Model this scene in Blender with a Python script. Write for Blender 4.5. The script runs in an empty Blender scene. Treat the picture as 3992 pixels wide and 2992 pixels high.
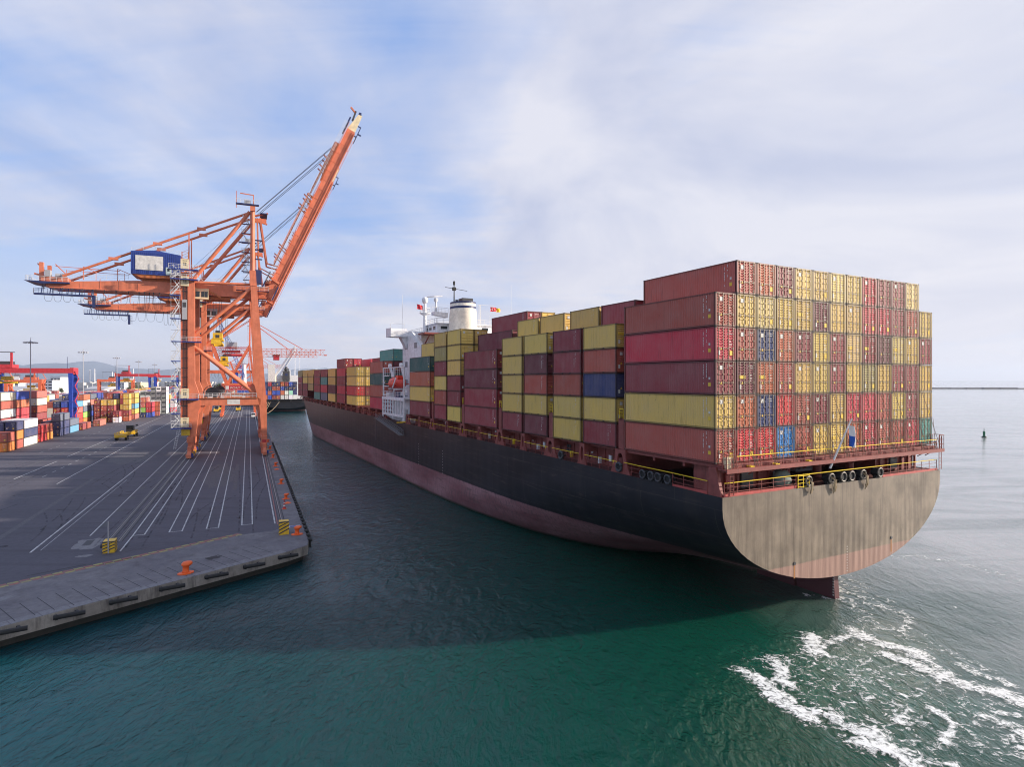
import bpy, math, random
import numpy as np
from mathutils import Vector, Matrix
random.seed(7); DEBUG = False
R = math.radians
scene = bpy.context.scene
COL = scene.collection
F, CX, HY, CAMZ = 2311.0, 1996.0, 1483.0, 21.3      # pinhole calibration read off the photograph
QZ = 1.85                                           # quay level above the water

# ------------------------------------------------------------------ mesh building
class MB:
    def __init__(s): s.v = []; s.f = []; s.m = []
    def add(s, vs, fs, mi=0):
        o = len(s.v); s.v += [tuple(v) for v in vs]
        for f in fs: s.f.append(tuple(o + i for i in f)); s.m.append(mi)
        return s
    def box(s, x0, x1, y0, y1, z0, z1, mi=0):
        vs = [(x0,y0,z0),(x1,y0,z0),(x1,y1,z0),(x0,y1,z0),(x0,y0,z1),(x1,y0,z1),(x1,y1,z1),(x0,y1,z1)]
        return s.add(vs, [(3,2,1,0),(4,5,6,7),(0,1,5,4),(1,2,6,5),(2,3,7,6),(3,0,4,7)], mi)
    def beam(s, a, b, w, h, mi=0, up=(0,0,1)):
        a = Vector(a); b = Vector(b); d = (b-a).normalized(); u = Vector(up)
        if abs(d.dot(u)) > 0.98: u = Vector((0,1,0))
        r = d.cross(u).normalized(); u = r.cross(d).normalized()
        vs = []
        for p in (a, b):
            for sx, sy in ((-1,-1),(1,-1),(1,1),(-1,1)): vs.append(p + r*(w/2*sx) + u*(h/2*sy))
        return s.add(vs, [(3,2,1,0),(4,5,6,7),(0,1,5,4),(1,2,6,5),(2,3,7,6),(3,0,4,7)], mi)
    def tube(s, pts, r, n=8, mi=0, cap=True):
        pts = [Vector(p) for p in pts]; o = len(s.v); k = len(pts)
        rs = r if isinstance(r, (list, tuple)) else [r]*k
        for i, p in enumerate(pts):
            d = (pts[min(i+1,k-1)] - pts[max(i-1,0)]).normalized()
            u = Vector((0,0,1)) if abs(d.z) < .9 else Vector((0,1,0))
            a = d.cross(u).normalized(); c = a.cross(d)
            for j in range(n):
                t = 2*math.pi*j/n; s.v.append(tuple(p + a*math.cos(t)*rs[i] + c*math.sin(t)*rs[i]))
        for i in range(k-1):
            for j in range(n):
                q = (j+1) % n; s.f.append((o+i*n+j, o+i*n+q, o+(i+1)*n+q, o+(i+1)*n+j)); s.m.append(mi)
        if cap:
            s.f.append(tuple(o+j for j in range(n))[::-1]); s.m.append(mi)
            s.f.append(tuple(o+(k-1)*n+j for j in range(n))); s.m.append(mi)
        return s
    def lathe(s, prof, n=16, cx=0, cy=0, mi=0, sx=1, sy=1):
        o = len(s.v)
        for r, z in prof:
            for j in range(n):
                t = 2*math.pi*j/n; s.v.append((cx+r*sx*math.cos(t), cy+r*sy*math.sin(t), z))
        for i in range(len(prof)-1):
            for j in range(n):
                q = (j+1) % n; s.f.append((o+i*n+j, o+i*n+q, o+(i+1)*n+q, o+(i+1)*n+j)); s.m.append(mi)
        s.f.append(tuple(o+j for j in range(n))[::-1]); s.m.append(mi)
        s.f.append(tuple(o+(len(prof)-1)*n+j for j in range(n))); s.m.append(mi)
        return s
    def prism(s, poly, h0, h1, axis='z', mi=0):
        """poly of (a,b) extruded along axis; axis 'y': (x,z) poly, 'x': (y,z) poly"""
        def P(a, b, h): return {'z': (a,b,h), 'y': (a,h,b), 'x': (h,a,b)}[axis]
        n = len(poly); vs = [P(a,b,h0) for a,b in poly] + [P(a,b,h1) for a,b in poly]
        fs = [tuple(range(n))[::-1], tuple(range(n, 2*n))] + [(i,(i+1)%n,n+(i+1)%n,n+i) for i in range(n)]
        return s.add(vs, fs, mi)
    def ring(s, outer, inner, h0, h1, axis='x', mi=0):
        """plate with a hole: outer and inner outlines of equal length"""
        def P(a, b, h): return {'z': (a,b,h), 'y': (a,h,b), 'x': (h,a,b)}[axis]
        n = len(outer)
        vs = [P(a,b,h0) for a,b in outer]+[P(a,b,h0) for a,b in inner]+[P(a,b,h1) for a,b in outer]+[P(a,b,h1) for a,b in inner]
        fs = []
        for i in range(n):
            j = (i+1) % n
            fs += [(i,j,n+j,n+i), (2*n+i,3*n+i,3*n+j,2*n+j), (i,2*n+i,2*n+j,j), (n+i,n+j,3*n+j,3*n+i)]
        return s.add(vs, fs, mi)
    def rail(s, pts, h=1.1, step=1.8, r=.03, mi=0, top=None, mids=2):
        """hand rail along a polyline: posts, top rail (material top), mid rails"""
        top = mi if top is None else top
        for a, b in zip(pts, pts[1:]):
            a = Vector(a); b = Vector(b); L = (b-a).length; n = max(1, round(L/step))
            for i in range(n+1):
                p = a.lerp(b, i/n); s.beam(p, p+Vector((0,0,h)), r*1.6, r*1.6, mi)
            u = Vector((0,0,1))
            s.beam(a+u*h, b+u*h, r*2, r*2, top)
            for k in range(mids): s.beam(a+u*h*(k+1)/(mids+1), b+u*h*(k+1)/(mids+1), r*1.2, r*1.2, mi)
        return s
    def build(s, name, mats, parent=None, smooth=False, loc=None, rz=None):
        me = bpy.data.meshes.new(name); me.from_pydata(s.v, [], s.f)
        for m in (mats if isinstance(mats, (list, tuple)) else [mats]): me.materials.append(m)
        if any(s.m): me.polygons.foreach_set('material_index', s.m)
        if smooth: me.polygons.foreach_set('use_smooth', [True]*len(me.polygons))
        me.update()
        o = bpy.data.objects.new(name, me); COL.objects.link(o)
        if parent: o.parent = parent
        if loc: o.location = loc
        if rz is not None: o.rotation_euler.z = rz
        return o
def tag(o, label=None, cat=None, group=None, kind=None):
    if label: o['label'] = label
    if cat: o['category'] = cat
    if group: o['group'] = group
    if kind: o['kind'] = kind
    return o
def empty(name, loc=(0,0,0), rz=0):
    o = bpy.data.objects.new(name, None); COL.objects.link(o)
    o.location = loc; o.rotation_euler.z = rz; o.empty_display_size = .5
    return o
def copy_tree(o, parent=None, color=None):
    c = o.copy(); COL.objects.link(c); c.parent = parent
    if color is not None: c.color = color
    for ch in o.children: copy_tree(ch, c, color)
    return c
def rng(a, b): return random.uniform(a, b)

# ------------------------------------------------------------------ frames
PQ = Vector((.9137,.4064,0)); QQ = Vector((-.4064,.9137,0)); Q0 = Vector((-24.9,72.1,0)); QA = math.atan2(.4064,.9137)
def LT(L, t, z=QZ):                    # quay frame: L towards the water, t along the quay
    p = Q0 + PQ*L + QQ*t; return Vector((p.x, p.y, z))
SA = R(27.85); S0 = Vector((17.09,50.0,0))
SV = Vector((math.cos(SA), math.sin(SA), 0)); SU = Vector((-math.sin(SA), math.cos(SA), 0))
def SH(x, s, z=0):                     # ship frame: x to starboard from the port side, s forward
    p = S0 + SV*x + SU*s; return Vector((p.x, p.y, z))
def ground(px, py, z=0.0):
    Y = (CAMZ-z)*F/(py-HY); return ((px-CX)/F*Y, Y)

# ------------------------------------------------------------------ materials
def new_mat(name):
    m = bpy.data.materials.new(name); m.use_nodes = True
    nt = m.node_tree; b = nt.nodes['Principled BSDF']
    return m, nt, b
def N(nt, t, **kw):
    n = nt.nodes.new(t)
    for k, v in kw.items():
        if k in n.inputs: n.inputs[k].default_value = v
        else: setattr(n, k, v)
    return n
def ramp(nt, src, stops):
    r = nt.nodes.new('ShaderNodeValToRGB'); e = r.color_ramp.elements
    while len(e) < len(stops): e.new(.5)
    for i, (p, c) in enumerate(stops):
        e[i].position = p; e[i].color = (c, c, c, 1) if isinstance(c, (int, float)) else (*c, 1)
    nt.links.new(src, r.inputs[0]); return r.outputs[0]
def mixc(nt, fac, a, b, mode='MIX'):
    n = nt.nodes.new('ShaderNodeMix'); n.data_type = 'RGBA'; n.blend_type = mode
    for sock, v in ((n.inputs[0], fac), (n.inputs[6], a), (n.inputs[7], b)):
        if hasattr(v, 'is_linked'): nt.links.new(v, sock)
        elif isinstance(v, (int, float)): sock.default_value = v
        else: sock.default_value = (*v, 1)
    return n.outputs[2]
def coord(nt, scale=(1,1,1), kind='Object', rot=(0,0,0)):
    tc = nt.nodes.new('ShaderNodeTexCoord'); mp = nt.nodes.new('ShaderNodeMapping')
    mp.inputs['Scale'].default_value = scale; mp.inputs['Rotation'].default_value = rot
    nt.links.new(tc.outputs[kind], mp.inputs[0]); return mp.outputs[0]
def noise(nt, vec, scale, detail=4, rough=.55, dist=0.0):
    n = nt.nodes.new('ShaderNodeTexNoise'); n.inputs['Scale'].default_value = scale
    n.inputs['Detail'].default_value = detail; n.inputs['Roughness'].default_value = rough
    n.inputs['Distortion'].default_value = dist
    nt.links.new(vec, n.inputs['Vector']); return n.outputs['Fac']
def bump(nt, b, h, strength=.3, dist=.05, prev=None):
    n = nt.nodes.new('ShaderNodeBump'); n.inputs['Strength'].default_value = strength; n.inputs['Distance'].default_value = dist
    nt.links.new(h, n.inputs['Height'])
    if prev: nt.links.new(prev, n.inputs['Normal'])
    if b: nt.links.new(n.outputs[0], b.inputs['Normal'])
    return n.outputs[0]
def paint(name, rgb, rough=.5, dirt=.35, dcol=(.05,.035,.03), metal=0.0, scale=1.0, streak=True):
    """weathered paint: patches of fade plus streaky grime that belong to the surface"""
    m, nt, b = new_mat(name)
    v = coord(nt, (scale, scale, scale)); n1 = noise(nt, v, 1.3, 5, .6)
    v2 = coord(nt, (3*scale, 3*scale, .25*scale)) if streak else v
    n2 = noise(nt, v2, 1.6, 5, .65)
    hi = tuple(min(1, c*1.18+.01) for c in rgb); lo = tuple(c*.82 for c in rgb)
    c = mixc(nt, ramp(nt, n1, [(.3,0),(.7,1)]), lo, hi)
    c = mixc(nt, ramp(nt, n2, [(.52,0),(.75,dirt)]), c, dcol)
    nt.links.new(c, b.inputs['Base Color']); b.inputs['Roughness'].default_value = rough; b.inputs['Metallic'].default_value = metal
    return m
def plain(name, rgb, rough=.5, metal=0.0):
    m, nt, b = new_mat(name); v = coord(nt); n1 = noise(nt, v, 4, 3)
    c = mixc(nt, n1, tuple(x*.85 for x in rgb), tuple(min(1,x*1.15) for x in rgb))
    nt.links.new(c, b.inputs['Base Color']); b.inputs['Roughness'].default_value = rough; b.inputs['Metallic'].default_value = metal
    return m
def container_mat(name, attr=None, dirt=.5, mul=1.0):
    m, nt, b = new_mat(name)
    if attr:
        a = nt.nodes.new('ShaderNodeAttribute'); a.attribute_name = attr; base = a.outputs['Color']; rnd = None
    else:
        oi = nt.nodes.new('ShaderNodeObjectInfo'); base = oi.outputs['Color']; rnd = oi.outputs['Random']
    tc = nt.nodes.new('ShaderNodeTexCoord'); vec = tc.outputs['Object']
    if rnd:
        ad = nt.nodes.new('ShaderNodeVectorMath'); ad.operation = 'MULTIPLY_ADD'
        cb = nt.nodes.new('ShaderNodeCombineXYZ')
        for i in range(3): nt.links.new(rnd, cb.inputs[i])
        nt.links.new(cb.outputs[0], ad.inputs[0]); ad.inputs[1].default_value = (97,61,43); nt.links.new(vec, ad.inputs[2]); vec = ad.outputs[0]
    mp = nt.nodes.new('ShaderNodeMapping'); mp.inputs['Scale'].default_value = (2.2,2.2,.22); nt.links.new(vec, mp.inputs[0])
    st = noise(nt, mp.outputs[0], 1.5, 6, .7); fd = noise(nt, vec, .45, 4, .6); sp = noise(nt, vec, 3.0, 5, .7)
    f = ramp(nt, fd, [(.3,0),(.75,1)])
    faded = mixc(nt, .22, base, (.42,.33,.30))
    c = mixc(nt, f, base, faded)
    if mul != 1.0: c = mixc(nt, 1.0, c, (mul,mul,mul), 'MULTIPLY')
    c = mixc(nt, ramp(nt, st, [(.55,0),(.8,dirt)]), c, (.035,.025,.018))
    c = mixc(nt, ramp(nt, sp, [(.66,0),(.74,.8)]), c, (.09,.035,.015))
    nt.links.new(c, b.inputs['Base Color']); b.inputs['Roughness'].default_value = .5
    return m
M = {}
M['cont'] = container_mat('container_paint'); M['cont_dark'] = container_mat('container_frame', mul=.38, dirt=.8)  # frame darkened: shadow gaps between stacked tiers painted in, plus grime
M['cont_attr'] = container_mat('container_far', attr='tint')
M['casting'] = plain('corner_casting', (.05,.035,.028), .7)
M['rod'] = plain('galvanised_rod', (.22,.18,.14), .45, .4)
M['decal'] = plain('white_lettering', (.62,.60,.56), .6)
M['decal_y'] = plain('yellow_sticker', (.75,.5,.05), .6)
M['decal_k'] = plain('black_lettering', (.06,.055,.045), .6)
M['orange'] = paint('crane_orange', (.62,.175,.085), .42, .3, (.16,.05,.03), scale=.35)
M['orange_dk'] = paint('crane_orange_grimy', (.46,.13,.035), .6, .5, (.05,.03,.02))
M['redorange'] = paint('far_crane_red', (.62,.13,.055), .5, .25)
M['blue'] = paint('crane_blue', (.02,.05,.26), .45, .2)
M['navy'] = plain('navy_steel', (.018,.03,.11), .5)
M['white'] = paint('white_paint', (.74,.74,.75), .4, .22, (.25,.16,.10))
M['rail_w'] = plain('white_rail', (.62,.62,.62), .5)
M['cream'] = paint('cream_paint', (.72,.60,.38), .45, .25, (.25,.13,.06))
M['grey'] = plain('grey_steel', (.36,.36,.38), .5)
M['dgrey'] = plain('dark_steel', (.05,.05,.055), .5)
M['black'] = plain('black_rubber', (.018,.018,.018), .75)
M['yellow'] = paint('machine_yellow', (.72,.45,.02), .45, .35)
M['yrail'] = plain('yellow_rail', (.85,.60,.02), .5)
M['rtg_red'] = paint('gantry_red', (.50,.03,.04), .45, .2)
M['rtg_blue'] = paint('gantry_blue', (.012,.05,.36), .45, .2)
M['boll'] = plain('bollard_orange', (.85,.13,.02), .5)
M['deckred'] = paint('deck_red', (.24,.055,.045), .55, .4, (.05,.02,.02))
M['deckred_dk'] = paint('deck_red_grimy', (.10,.028,.025), .65, .5, (.02,.012,.01))
M['deckred_br'] = paint('deck_red_bright', (.42,.07,.06), .5, .2)
M['glass'] = plain('dark_glass', (.02,.025,.03), .08)
M['boatred'] = paint('lifeboat_orange', (.72,.05,.025), .35, .15)
M['concrete_lt'] = paint('light_building', (.62,.60,.56), .7, .2)
M['rope'] = plain('mooring_rope', (.38,.29,.18), .9)
M['lime'] = plain('crane_wire', (.10,.10,.12), .4, .6)

def mat_hull(name, dark, zred=4.6):
    m, nt, b = new_mat(name)
    tc = nt.nodes.new('ShaderNodeTexCoord'); sep = nt.nodes.new('ShaderNodeSeparateXYZ'); nt.links.new(tc.outputs['Object'], sep.inputs[0])
    st = noise(nt, coord(nt, (1,.35,.05)), 1.4, 6, .7); pt = noise(nt, coord(nt, (.2,.05,.2)), 1.5, 5, .6); fine = noise(nt, coord(nt, (1,1,.3)), 2.5, 6, .7)
    d = mixc(nt, ramp(nt, pt, [(.3,0),(.75,1)]), dark, tuple(c*1.9+.006 for c in dark))
    d = mixc(nt, ramp(nt, st, [(.54,0),(.8,.22)]), d, (.12,.085,.06))
    r = mixc(nt, ramp(nt, pt, [(.35,0),(.65,1)]), (.19,.065,.075), (.36,.19,.20))
    r = mixc(nt, ramp(nt, fine, [(.48,0),(.66,.75)]), r, (.12,.085,.085))
    z2 = nt.nodes.new('ShaderNodeMath'); z2.operation = 'MULTIPLY_ADD'; nt.links.new(fine, z2.inputs[0]); z2.inputs[1].default_value = .25; nt.links.new(sep.outputs[2], z2.inputs[2])
    mr = nt.nodes.new('ShaderNodeMapRange'); mr.inputs['From Min'].default_value = zred+.08; mr.inputs['From Max'].default_value = zred+.2; nt.links.new(z2.outputs[0], mr.inputs[0])
    c = mixc(nt, mr.outputs[0], r, d)
    sc_ = noise(nt, coord(nt, (.5,.06,.9)), 2.2, 7, .75, .4); c = mixc(nt, ramp(nt, sc_, [(.56,0),(.66,.75)]), c, (.075,.062,.055))
    bs = nt.nodes.new('ShaderNodeTexBrick'); bs.inputs['Scale'].default_value = 1; bs.inputs['Brick Width'].default_value = 9.5; bs.inputs['Row Height'].default_value = 2.6; bs.inputs['Mortar Size'].default_value = .035; bs.inputs['Color1'].default_value = bs.inputs['Color2'].default_value = (0,0,0,1); bs.inputs['Mortar'].default_value = (.32,.32,.32,1)
    nt.links.new(coord(nt, (1,1,1), rot=(0,R(90),R(90))), bs.inputs[0]); c = mixc(nt, bs.outputs[0], c, (.08,.068,.058))
    ms = nt.nodes.new('ShaderNodeMapRange'); ms.inputs['From Min'].default_value = .25; ms.inputs['From Max'].default_value = .7; nt.links.new(z2.outputs[0], ms.inputs[0])
    c = mixc(nt, ms.outputs[0], (.035,.045,.03), c)
    nt.links.new(c, b.inputs['Base Color']); b.inputs['Roughness'].default_value = .42; b.inputs['Specular IOR Level'].default_value = .28
    # shell plates: shallow dishing between frames
    w = nt.nodes.new('ShaderNodeTexWave'); w.bands_direction = 'Y'; w.inputs['Scale'].default_value = .12; w.inputs['Distortion'].default_value = .6; nt.links.new(tc.outputs['Object'], w.inputs[0])
    br = nt.nodes.new('ShaderNodeTexBrick'); br.inputs['Scale'].default_value = 1; br.inputs['Brick Width'].default_value = 9.5; br.inputs['Row Height'].default_value = 2.6; br.inputs['Mortar Size'].default_value = .012
    br.inputs['Color1'].default_value = br.inputs['Color2'].default_value = (1,1,1,1); br.inputs['Mortar'].default_value = (0,0,0,1)
    nt.links.new(coord(nt, (1,1,1), rot=(0,R(90),R(90))), br.inputs[0])
    p = bump(nt, None, w.outputs['Fac'], .25, .04); bump(nt, b, br.outputs[0], .4, .02, p)
    return m
M['hull'] = mat_hull('hull_paint', (.012,.0125,.016))
M['hull2'] = mat_hull('far_hull_paint', (.018,.02,.026), 1.2)
def mat_transom():
    m, nt, b = new_mat('weathered_transom')
    tc = nt.nodes.new('ShaderNodeTexCoord'); sep = nt.nodes.new('ShaderNodeSeparateXYZ'); nt.links.new(tc.outputs['Object'], sep.inputs[0])
    st = noise(nt, coord(nt, (1,1,.06)), 1.7, 7, .72); pt = noise(nt, coord(nt), .35, 5, .6); fn = noise(nt, coord(nt), 3.5, 6, .7)
    d = mixc(nt, ramp(nt, pt, [(.3,0),(.7,1)]), (.115,.088,.064), (.255,.205,.152))
    d = mixc(nt, ramp(nt, st, [(.48,0),(.72,.75)]), d, (.06,.045,.035))
    r = mixc(nt, ramp(nt, st, [(.4,0),(.6,1)]), (.36,.22,.175), (.25,.15,.12))
    z2 = nt.nodes.new('ShaderNodeMath'); z2.operation = 'MULTIPLY_ADD'; nt.links.new(fn, z2.inputs[0]); z2.inputs[1].default_value = .3; nt.links.new(sep.outputs[2], z2.inputs[2])
    mr = nt.nodes.new('ShaderNodeMapRange'); mr.inputs['From Min'].default_value = 4.72; mr.inputs['From Max'].default_value = 4.85; nt.links.new(z2.outputs[0], mr.inputs[0])
    c = mixc(nt, mr.outputs[0], r, d)
    c = mixc(nt, ramp(nt, fn, [(.6,0),(.72,.35)]), c, (.12,.07,.045))
    nt.links.new(c, b.inputs['Base Color']); b.inputs['Roughness'].default_value = .5
    w = nt.nodes.new('ShaderNodeTexWave'); w.bands_direction = 'X'; w.inputs['Scale'].default_value = .36; w.inputs['Distortion'].default_value = 2.5; w.inputs['Detail Scale'].default_value = .4; nt.links.new(tc.outputs['Object'], w.inputs[0])
    rm_ = nt.nodes.new('ShaderNodeMath'); rm_.operation = 'MULTIPLY'; nt.links.new(w.outputs['Fac'], rm_.inputs[0])
    mz = nt.nodes.new('ShaderNodeMapRange'); mz.inputs['From Min'].default_value = 9.5; mz.inputs['From Max'].default_value = 4.0; mz.inputs['To Min'].default_value = .12; nt.links.new(sep.outputs[2], mz.inputs[0]); nt.links.new(mz.outputs[0], rm_.inputs[1])
    p = bump(nt, None, rm_.outputs[0], .30, .05); bump(nt, b, fn, .10, .03, p)
    return m
M['transom'] = mat_transom()
def mat_ground():
    m, nt, b = new_mat('asphalt'); tc = coord(nt, kind='Object')
    a = noise(nt, tc, .035, 6, .62, .5); f = noise(nt, tc, 1.5, 6, .7); g = noise(nt, coord(nt, (.06,.9,1), rot=(0,0,-QA)), .5, 5, .6)
    c = mixc(nt, ramp(nt, a, [(.3,0),(.7,1)]), (.044,.042,.058), (.082,.077,.098))
    c = mixc(nt, ramp(nt, f, [(.35,0),(.7,.4)]), c, (.12,.11,.13))
    c = mixc(nt, ramp(nt, g, [(.5,0),(.72,.5)]), c, (.03,.028,.036))
    nt.links.new(c, b.inputs['Base Color']); b.inputs['Roughness'].default_value = .8; bump(nt, b, f, .25, .02)
    return m
M['asphalt'] = mat_ground()
def mat_concrete(name, lo, hi, stain=(.05,.04,.035), st=.6, s=1.0):
    m, nt, b = new_mat(name); a = noise(nt, coord(nt), .25*s, 6, .65, .6); f = noise(nt, coord(nt), 2.2*s, 6, .7); g = noise(nt, coord(nt, (1,1,.18)), .8*s, 5, .7)
    c = mixc(nt, ramp(nt, a, [(.3,0),(.7,1)]), lo, hi)
    c = mixc(nt, ramp(nt, f, [(.4,0),(.75,.45)]), c, tuple(x*.6 for x in lo))
    c = mixc(nt, ramp(nt, g, [(.5,0),(.68,st)]), c, stain)
    nt.links.new(c, b.inputs['Base Color']); b.inputs['Roughness'].default_value = .85; bump(nt, b, f, .4, .04)
    return m
M['concrete'] = mat_concrete('apron_concrete', (.115,.108,.125), (.205,.195,.20), st=.35)
M['quaywall'] = mat_concrete('quay_wall_concrete', (.24,.215,.185), (.42,.38,.33), st=.75)
M['wallbase'] = mat_concrete('wet_quay_wall', (.03,.032,.028), (.06,.06,.05))
def mat_marking(name, rgb):
    m, nt, b = new_mat(name); f = noise(nt, coord(nt), 3.5, 6, .75); g = noise(nt, coord(nt), .3, 3)
    c = mixc(nt, ramp(nt, f, [(.42,0),(.62,.75)]), rgb, (.13,.125,.13))
    nt.links.new(c, b.inputs['Base Color']); b.inputs['Roughness'].default_value = .75
    return m
M['mark_w'] = mat_marking('worn_white_line', (.55,.55,.55)); M['mark_y'] = mat_marking('worn_yellow_line', (.36,.31,.09))
M['mark_r'] = mat_marking('worn_red_line', (.32,.10,.08)); M['mark_k'] = plain('dark_groove', (.018,.018,.022), .7); M['mark_pale'] = mat_marking('pale_patch', (.20,.195,.205))
M['mark_pit'] = plain('pit_cover', (.03,.03,.036), .6); M['rail_bed'] = plain('rail_bed', (.12,.115,.125), .85); M['steel_rail'] = plain('crane_rail_steel', (.22,.2,.19), .35, .7); M['patch_dk'] = mat_marking('new_asphalt', (.06,.058,.07))
def mat_tyre():
    m, nt, b = new_mat('tyre_mark'); f = noise(nt, coord(nt, (1,1,1)), .6, 6, .7)
    b.inputs['Base Color'].default_value = (.03,.028,.034,1); b.inputs['Roughness'].default_value = .7; nt.links.new(ramp(nt, f, [(.42,0),(.75,.75)]), b.inputs['Alpha']); return m
M['tyre'] = mat_tyre()
def mat_water():
    m, nt, b = new_mat('harbour_water'); tc = nt.nodes.new('ShaderNodeTexCoord'); o = tc.outputs['Object']
    big = noise(nt, coord(nt, (.02,.02,.02)), 1.0, 3, .5)
    c = mixc(nt, ramp(nt, big, [(.3,0),(.7,1)]), (.0025,.042,.066), (.003,.052,.056))
    # greener, milkier water stirred up by the propeller east of the quay
    sep = nt.nodes.new('ShaderNodeSeparateXYZ'); nt.links.new(o, sep.inputs[0])
    mr = nt.nodes.new('ShaderNodeMapRange'); mr.inputs['From Min'].default_value = -32; mr.inputs['From Max'].default_value = 14; nt.links.new(sep.outputs[0], mr.inputs[0])
    c = mixc(nt, mr.outputs[0], c, (.003,.050,.031))
    vd = nt.nodes.new('ShaderNodeVectorMath'); vd.operation = 'DISTANCE'; vd.inputs[1].default_value = (27,41.5,0); nt.links.new(o, vd.inputs[0])
    pn = noise(nt, coord(nt, (.3,.3,1)), 1.0, 4, .6, 1.5); vr = nt.nodes.new('ShaderNodeMapRange'); vr.inputs['From Min'].default_value = 13; vr.inputs['From Max'].default_value = 3; nt.links.new(vd.outputs['Value'], vr.inputs[0])
    vk = nt.nodes.new('ShaderNodeMath'); vk.operation = 'MULTIPLY'; nt.links.new(vr.outputs[0], vk.inputs[0]); nt.links.new(ramp(nt, pn, [(.35,.15),(.7,.9)]), vk.inputs[1]); c = mixc(nt, vk.outputs[0], c, (.012,.105,.072))
    # silvery sky reflection painted into the base colour east of the ship, streaked
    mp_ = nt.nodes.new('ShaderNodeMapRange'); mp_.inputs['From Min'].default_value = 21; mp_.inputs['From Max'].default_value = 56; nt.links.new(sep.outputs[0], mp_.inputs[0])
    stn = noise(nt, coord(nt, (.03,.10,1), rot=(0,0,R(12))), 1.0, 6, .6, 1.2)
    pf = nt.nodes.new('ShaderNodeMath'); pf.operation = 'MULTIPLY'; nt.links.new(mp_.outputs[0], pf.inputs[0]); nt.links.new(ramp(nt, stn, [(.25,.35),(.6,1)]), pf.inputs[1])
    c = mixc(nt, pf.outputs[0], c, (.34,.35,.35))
    nt.links.new(c, b.inputs['Base Color']); b.inputs['Roughness'].default_value = .06; b.inputs['IOR'].default_value = 1.333
    b.inputs['Subsurface Weight'].default_value = .85; b.inputs['Subsurface Radius'].default_value = (.6,1.0,.9); b.inputs['Subsurface Scale'].default_value = 8
    w1 = noise(nt, coord(nt, (1,.55,1), rot=(0,0,R(-20))), .16, 3, .5, .3)
    w2 = noise(nt, coord(nt, (1,.5,1), rot=(0,0,R(35))), .75, 4, .6, .6)
    w3 = noise(nt, coord(nt, (1,.6,1), rot=(0,0,R(-12))), 2.6, 4, .65, .4)
    gust = noise(nt, coord(nt, (.02,.035,1)), 1.2, 4, .6, 1.0)
    a = bump(nt, None, w1, .35, .8); a2 = bump(nt, None, w2, .42, .38, a)
    gm = nt.nodes.new('ShaderNodeMapRange'); gm.inputs['From Min'].default_value = .35; gm.inputs['From Max'].default_value = .65
    gm.inputs['To Min'].default_value = .35; gm.inputs['To Max'].default_value = 1.0; nt.links.new(gust, gm.inputs[0])
    calm = nt.nodes.new('ShaderNodeMapRange'); calm.inputs['From Min'].default_value = 18; calm.inputs['From Max'].default_value = 60; calm.inputs['To Min'].default_value = 1; calm.inputs['To Max'].default_value = .22; nt.links.new(sep.outputs[0], calm.inputs[0])
    for nd, st_ in ((a.node, .35), (a2.node, .95)):
        k_ = nt.nodes.new('ShaderNodeMath'); k_.operation = 'MULTIPLY'; k_.inputs[1].default_value = st_; nt.links.new(calm.outputs[0], k_.inputs[0]); nt.links.new(k_.outputs[0], nd.inputs['Strength'])
    gk = nt.nodes.new('ShaderNodeMath'); gk.operation = 'MULTIPLY'; nt.links.new(gm.outputs[0], gk.inputs[0]); nt.links.new(calm.outputs[0], gk.inputs[1])
    n3 = nt.nodes.new('ShaderNodeBump'); n3.inputs['Distance'].default_value = .22; nt.links.new(gk.outputs[0], n3.inputs['Strength'])
    nt.links.new(w3, n3.inputs['Height']); nt.links.new(a2, n3.inputs['Normal']); nt.links.new(n3.outputs[0], b.inputs['Normal'])
    return m
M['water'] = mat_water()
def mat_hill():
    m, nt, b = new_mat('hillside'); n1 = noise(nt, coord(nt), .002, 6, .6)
    c = mixc(nt, n1, (.10,.14,.20), (.17,.20,.25)); nt.links.new(c, b.inputs['Base Color']); b.inputs['Roughness'].default_value = .9  # bluish base colour paints in part of the distance haze
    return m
M['hill'] = mat_hill()
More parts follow.
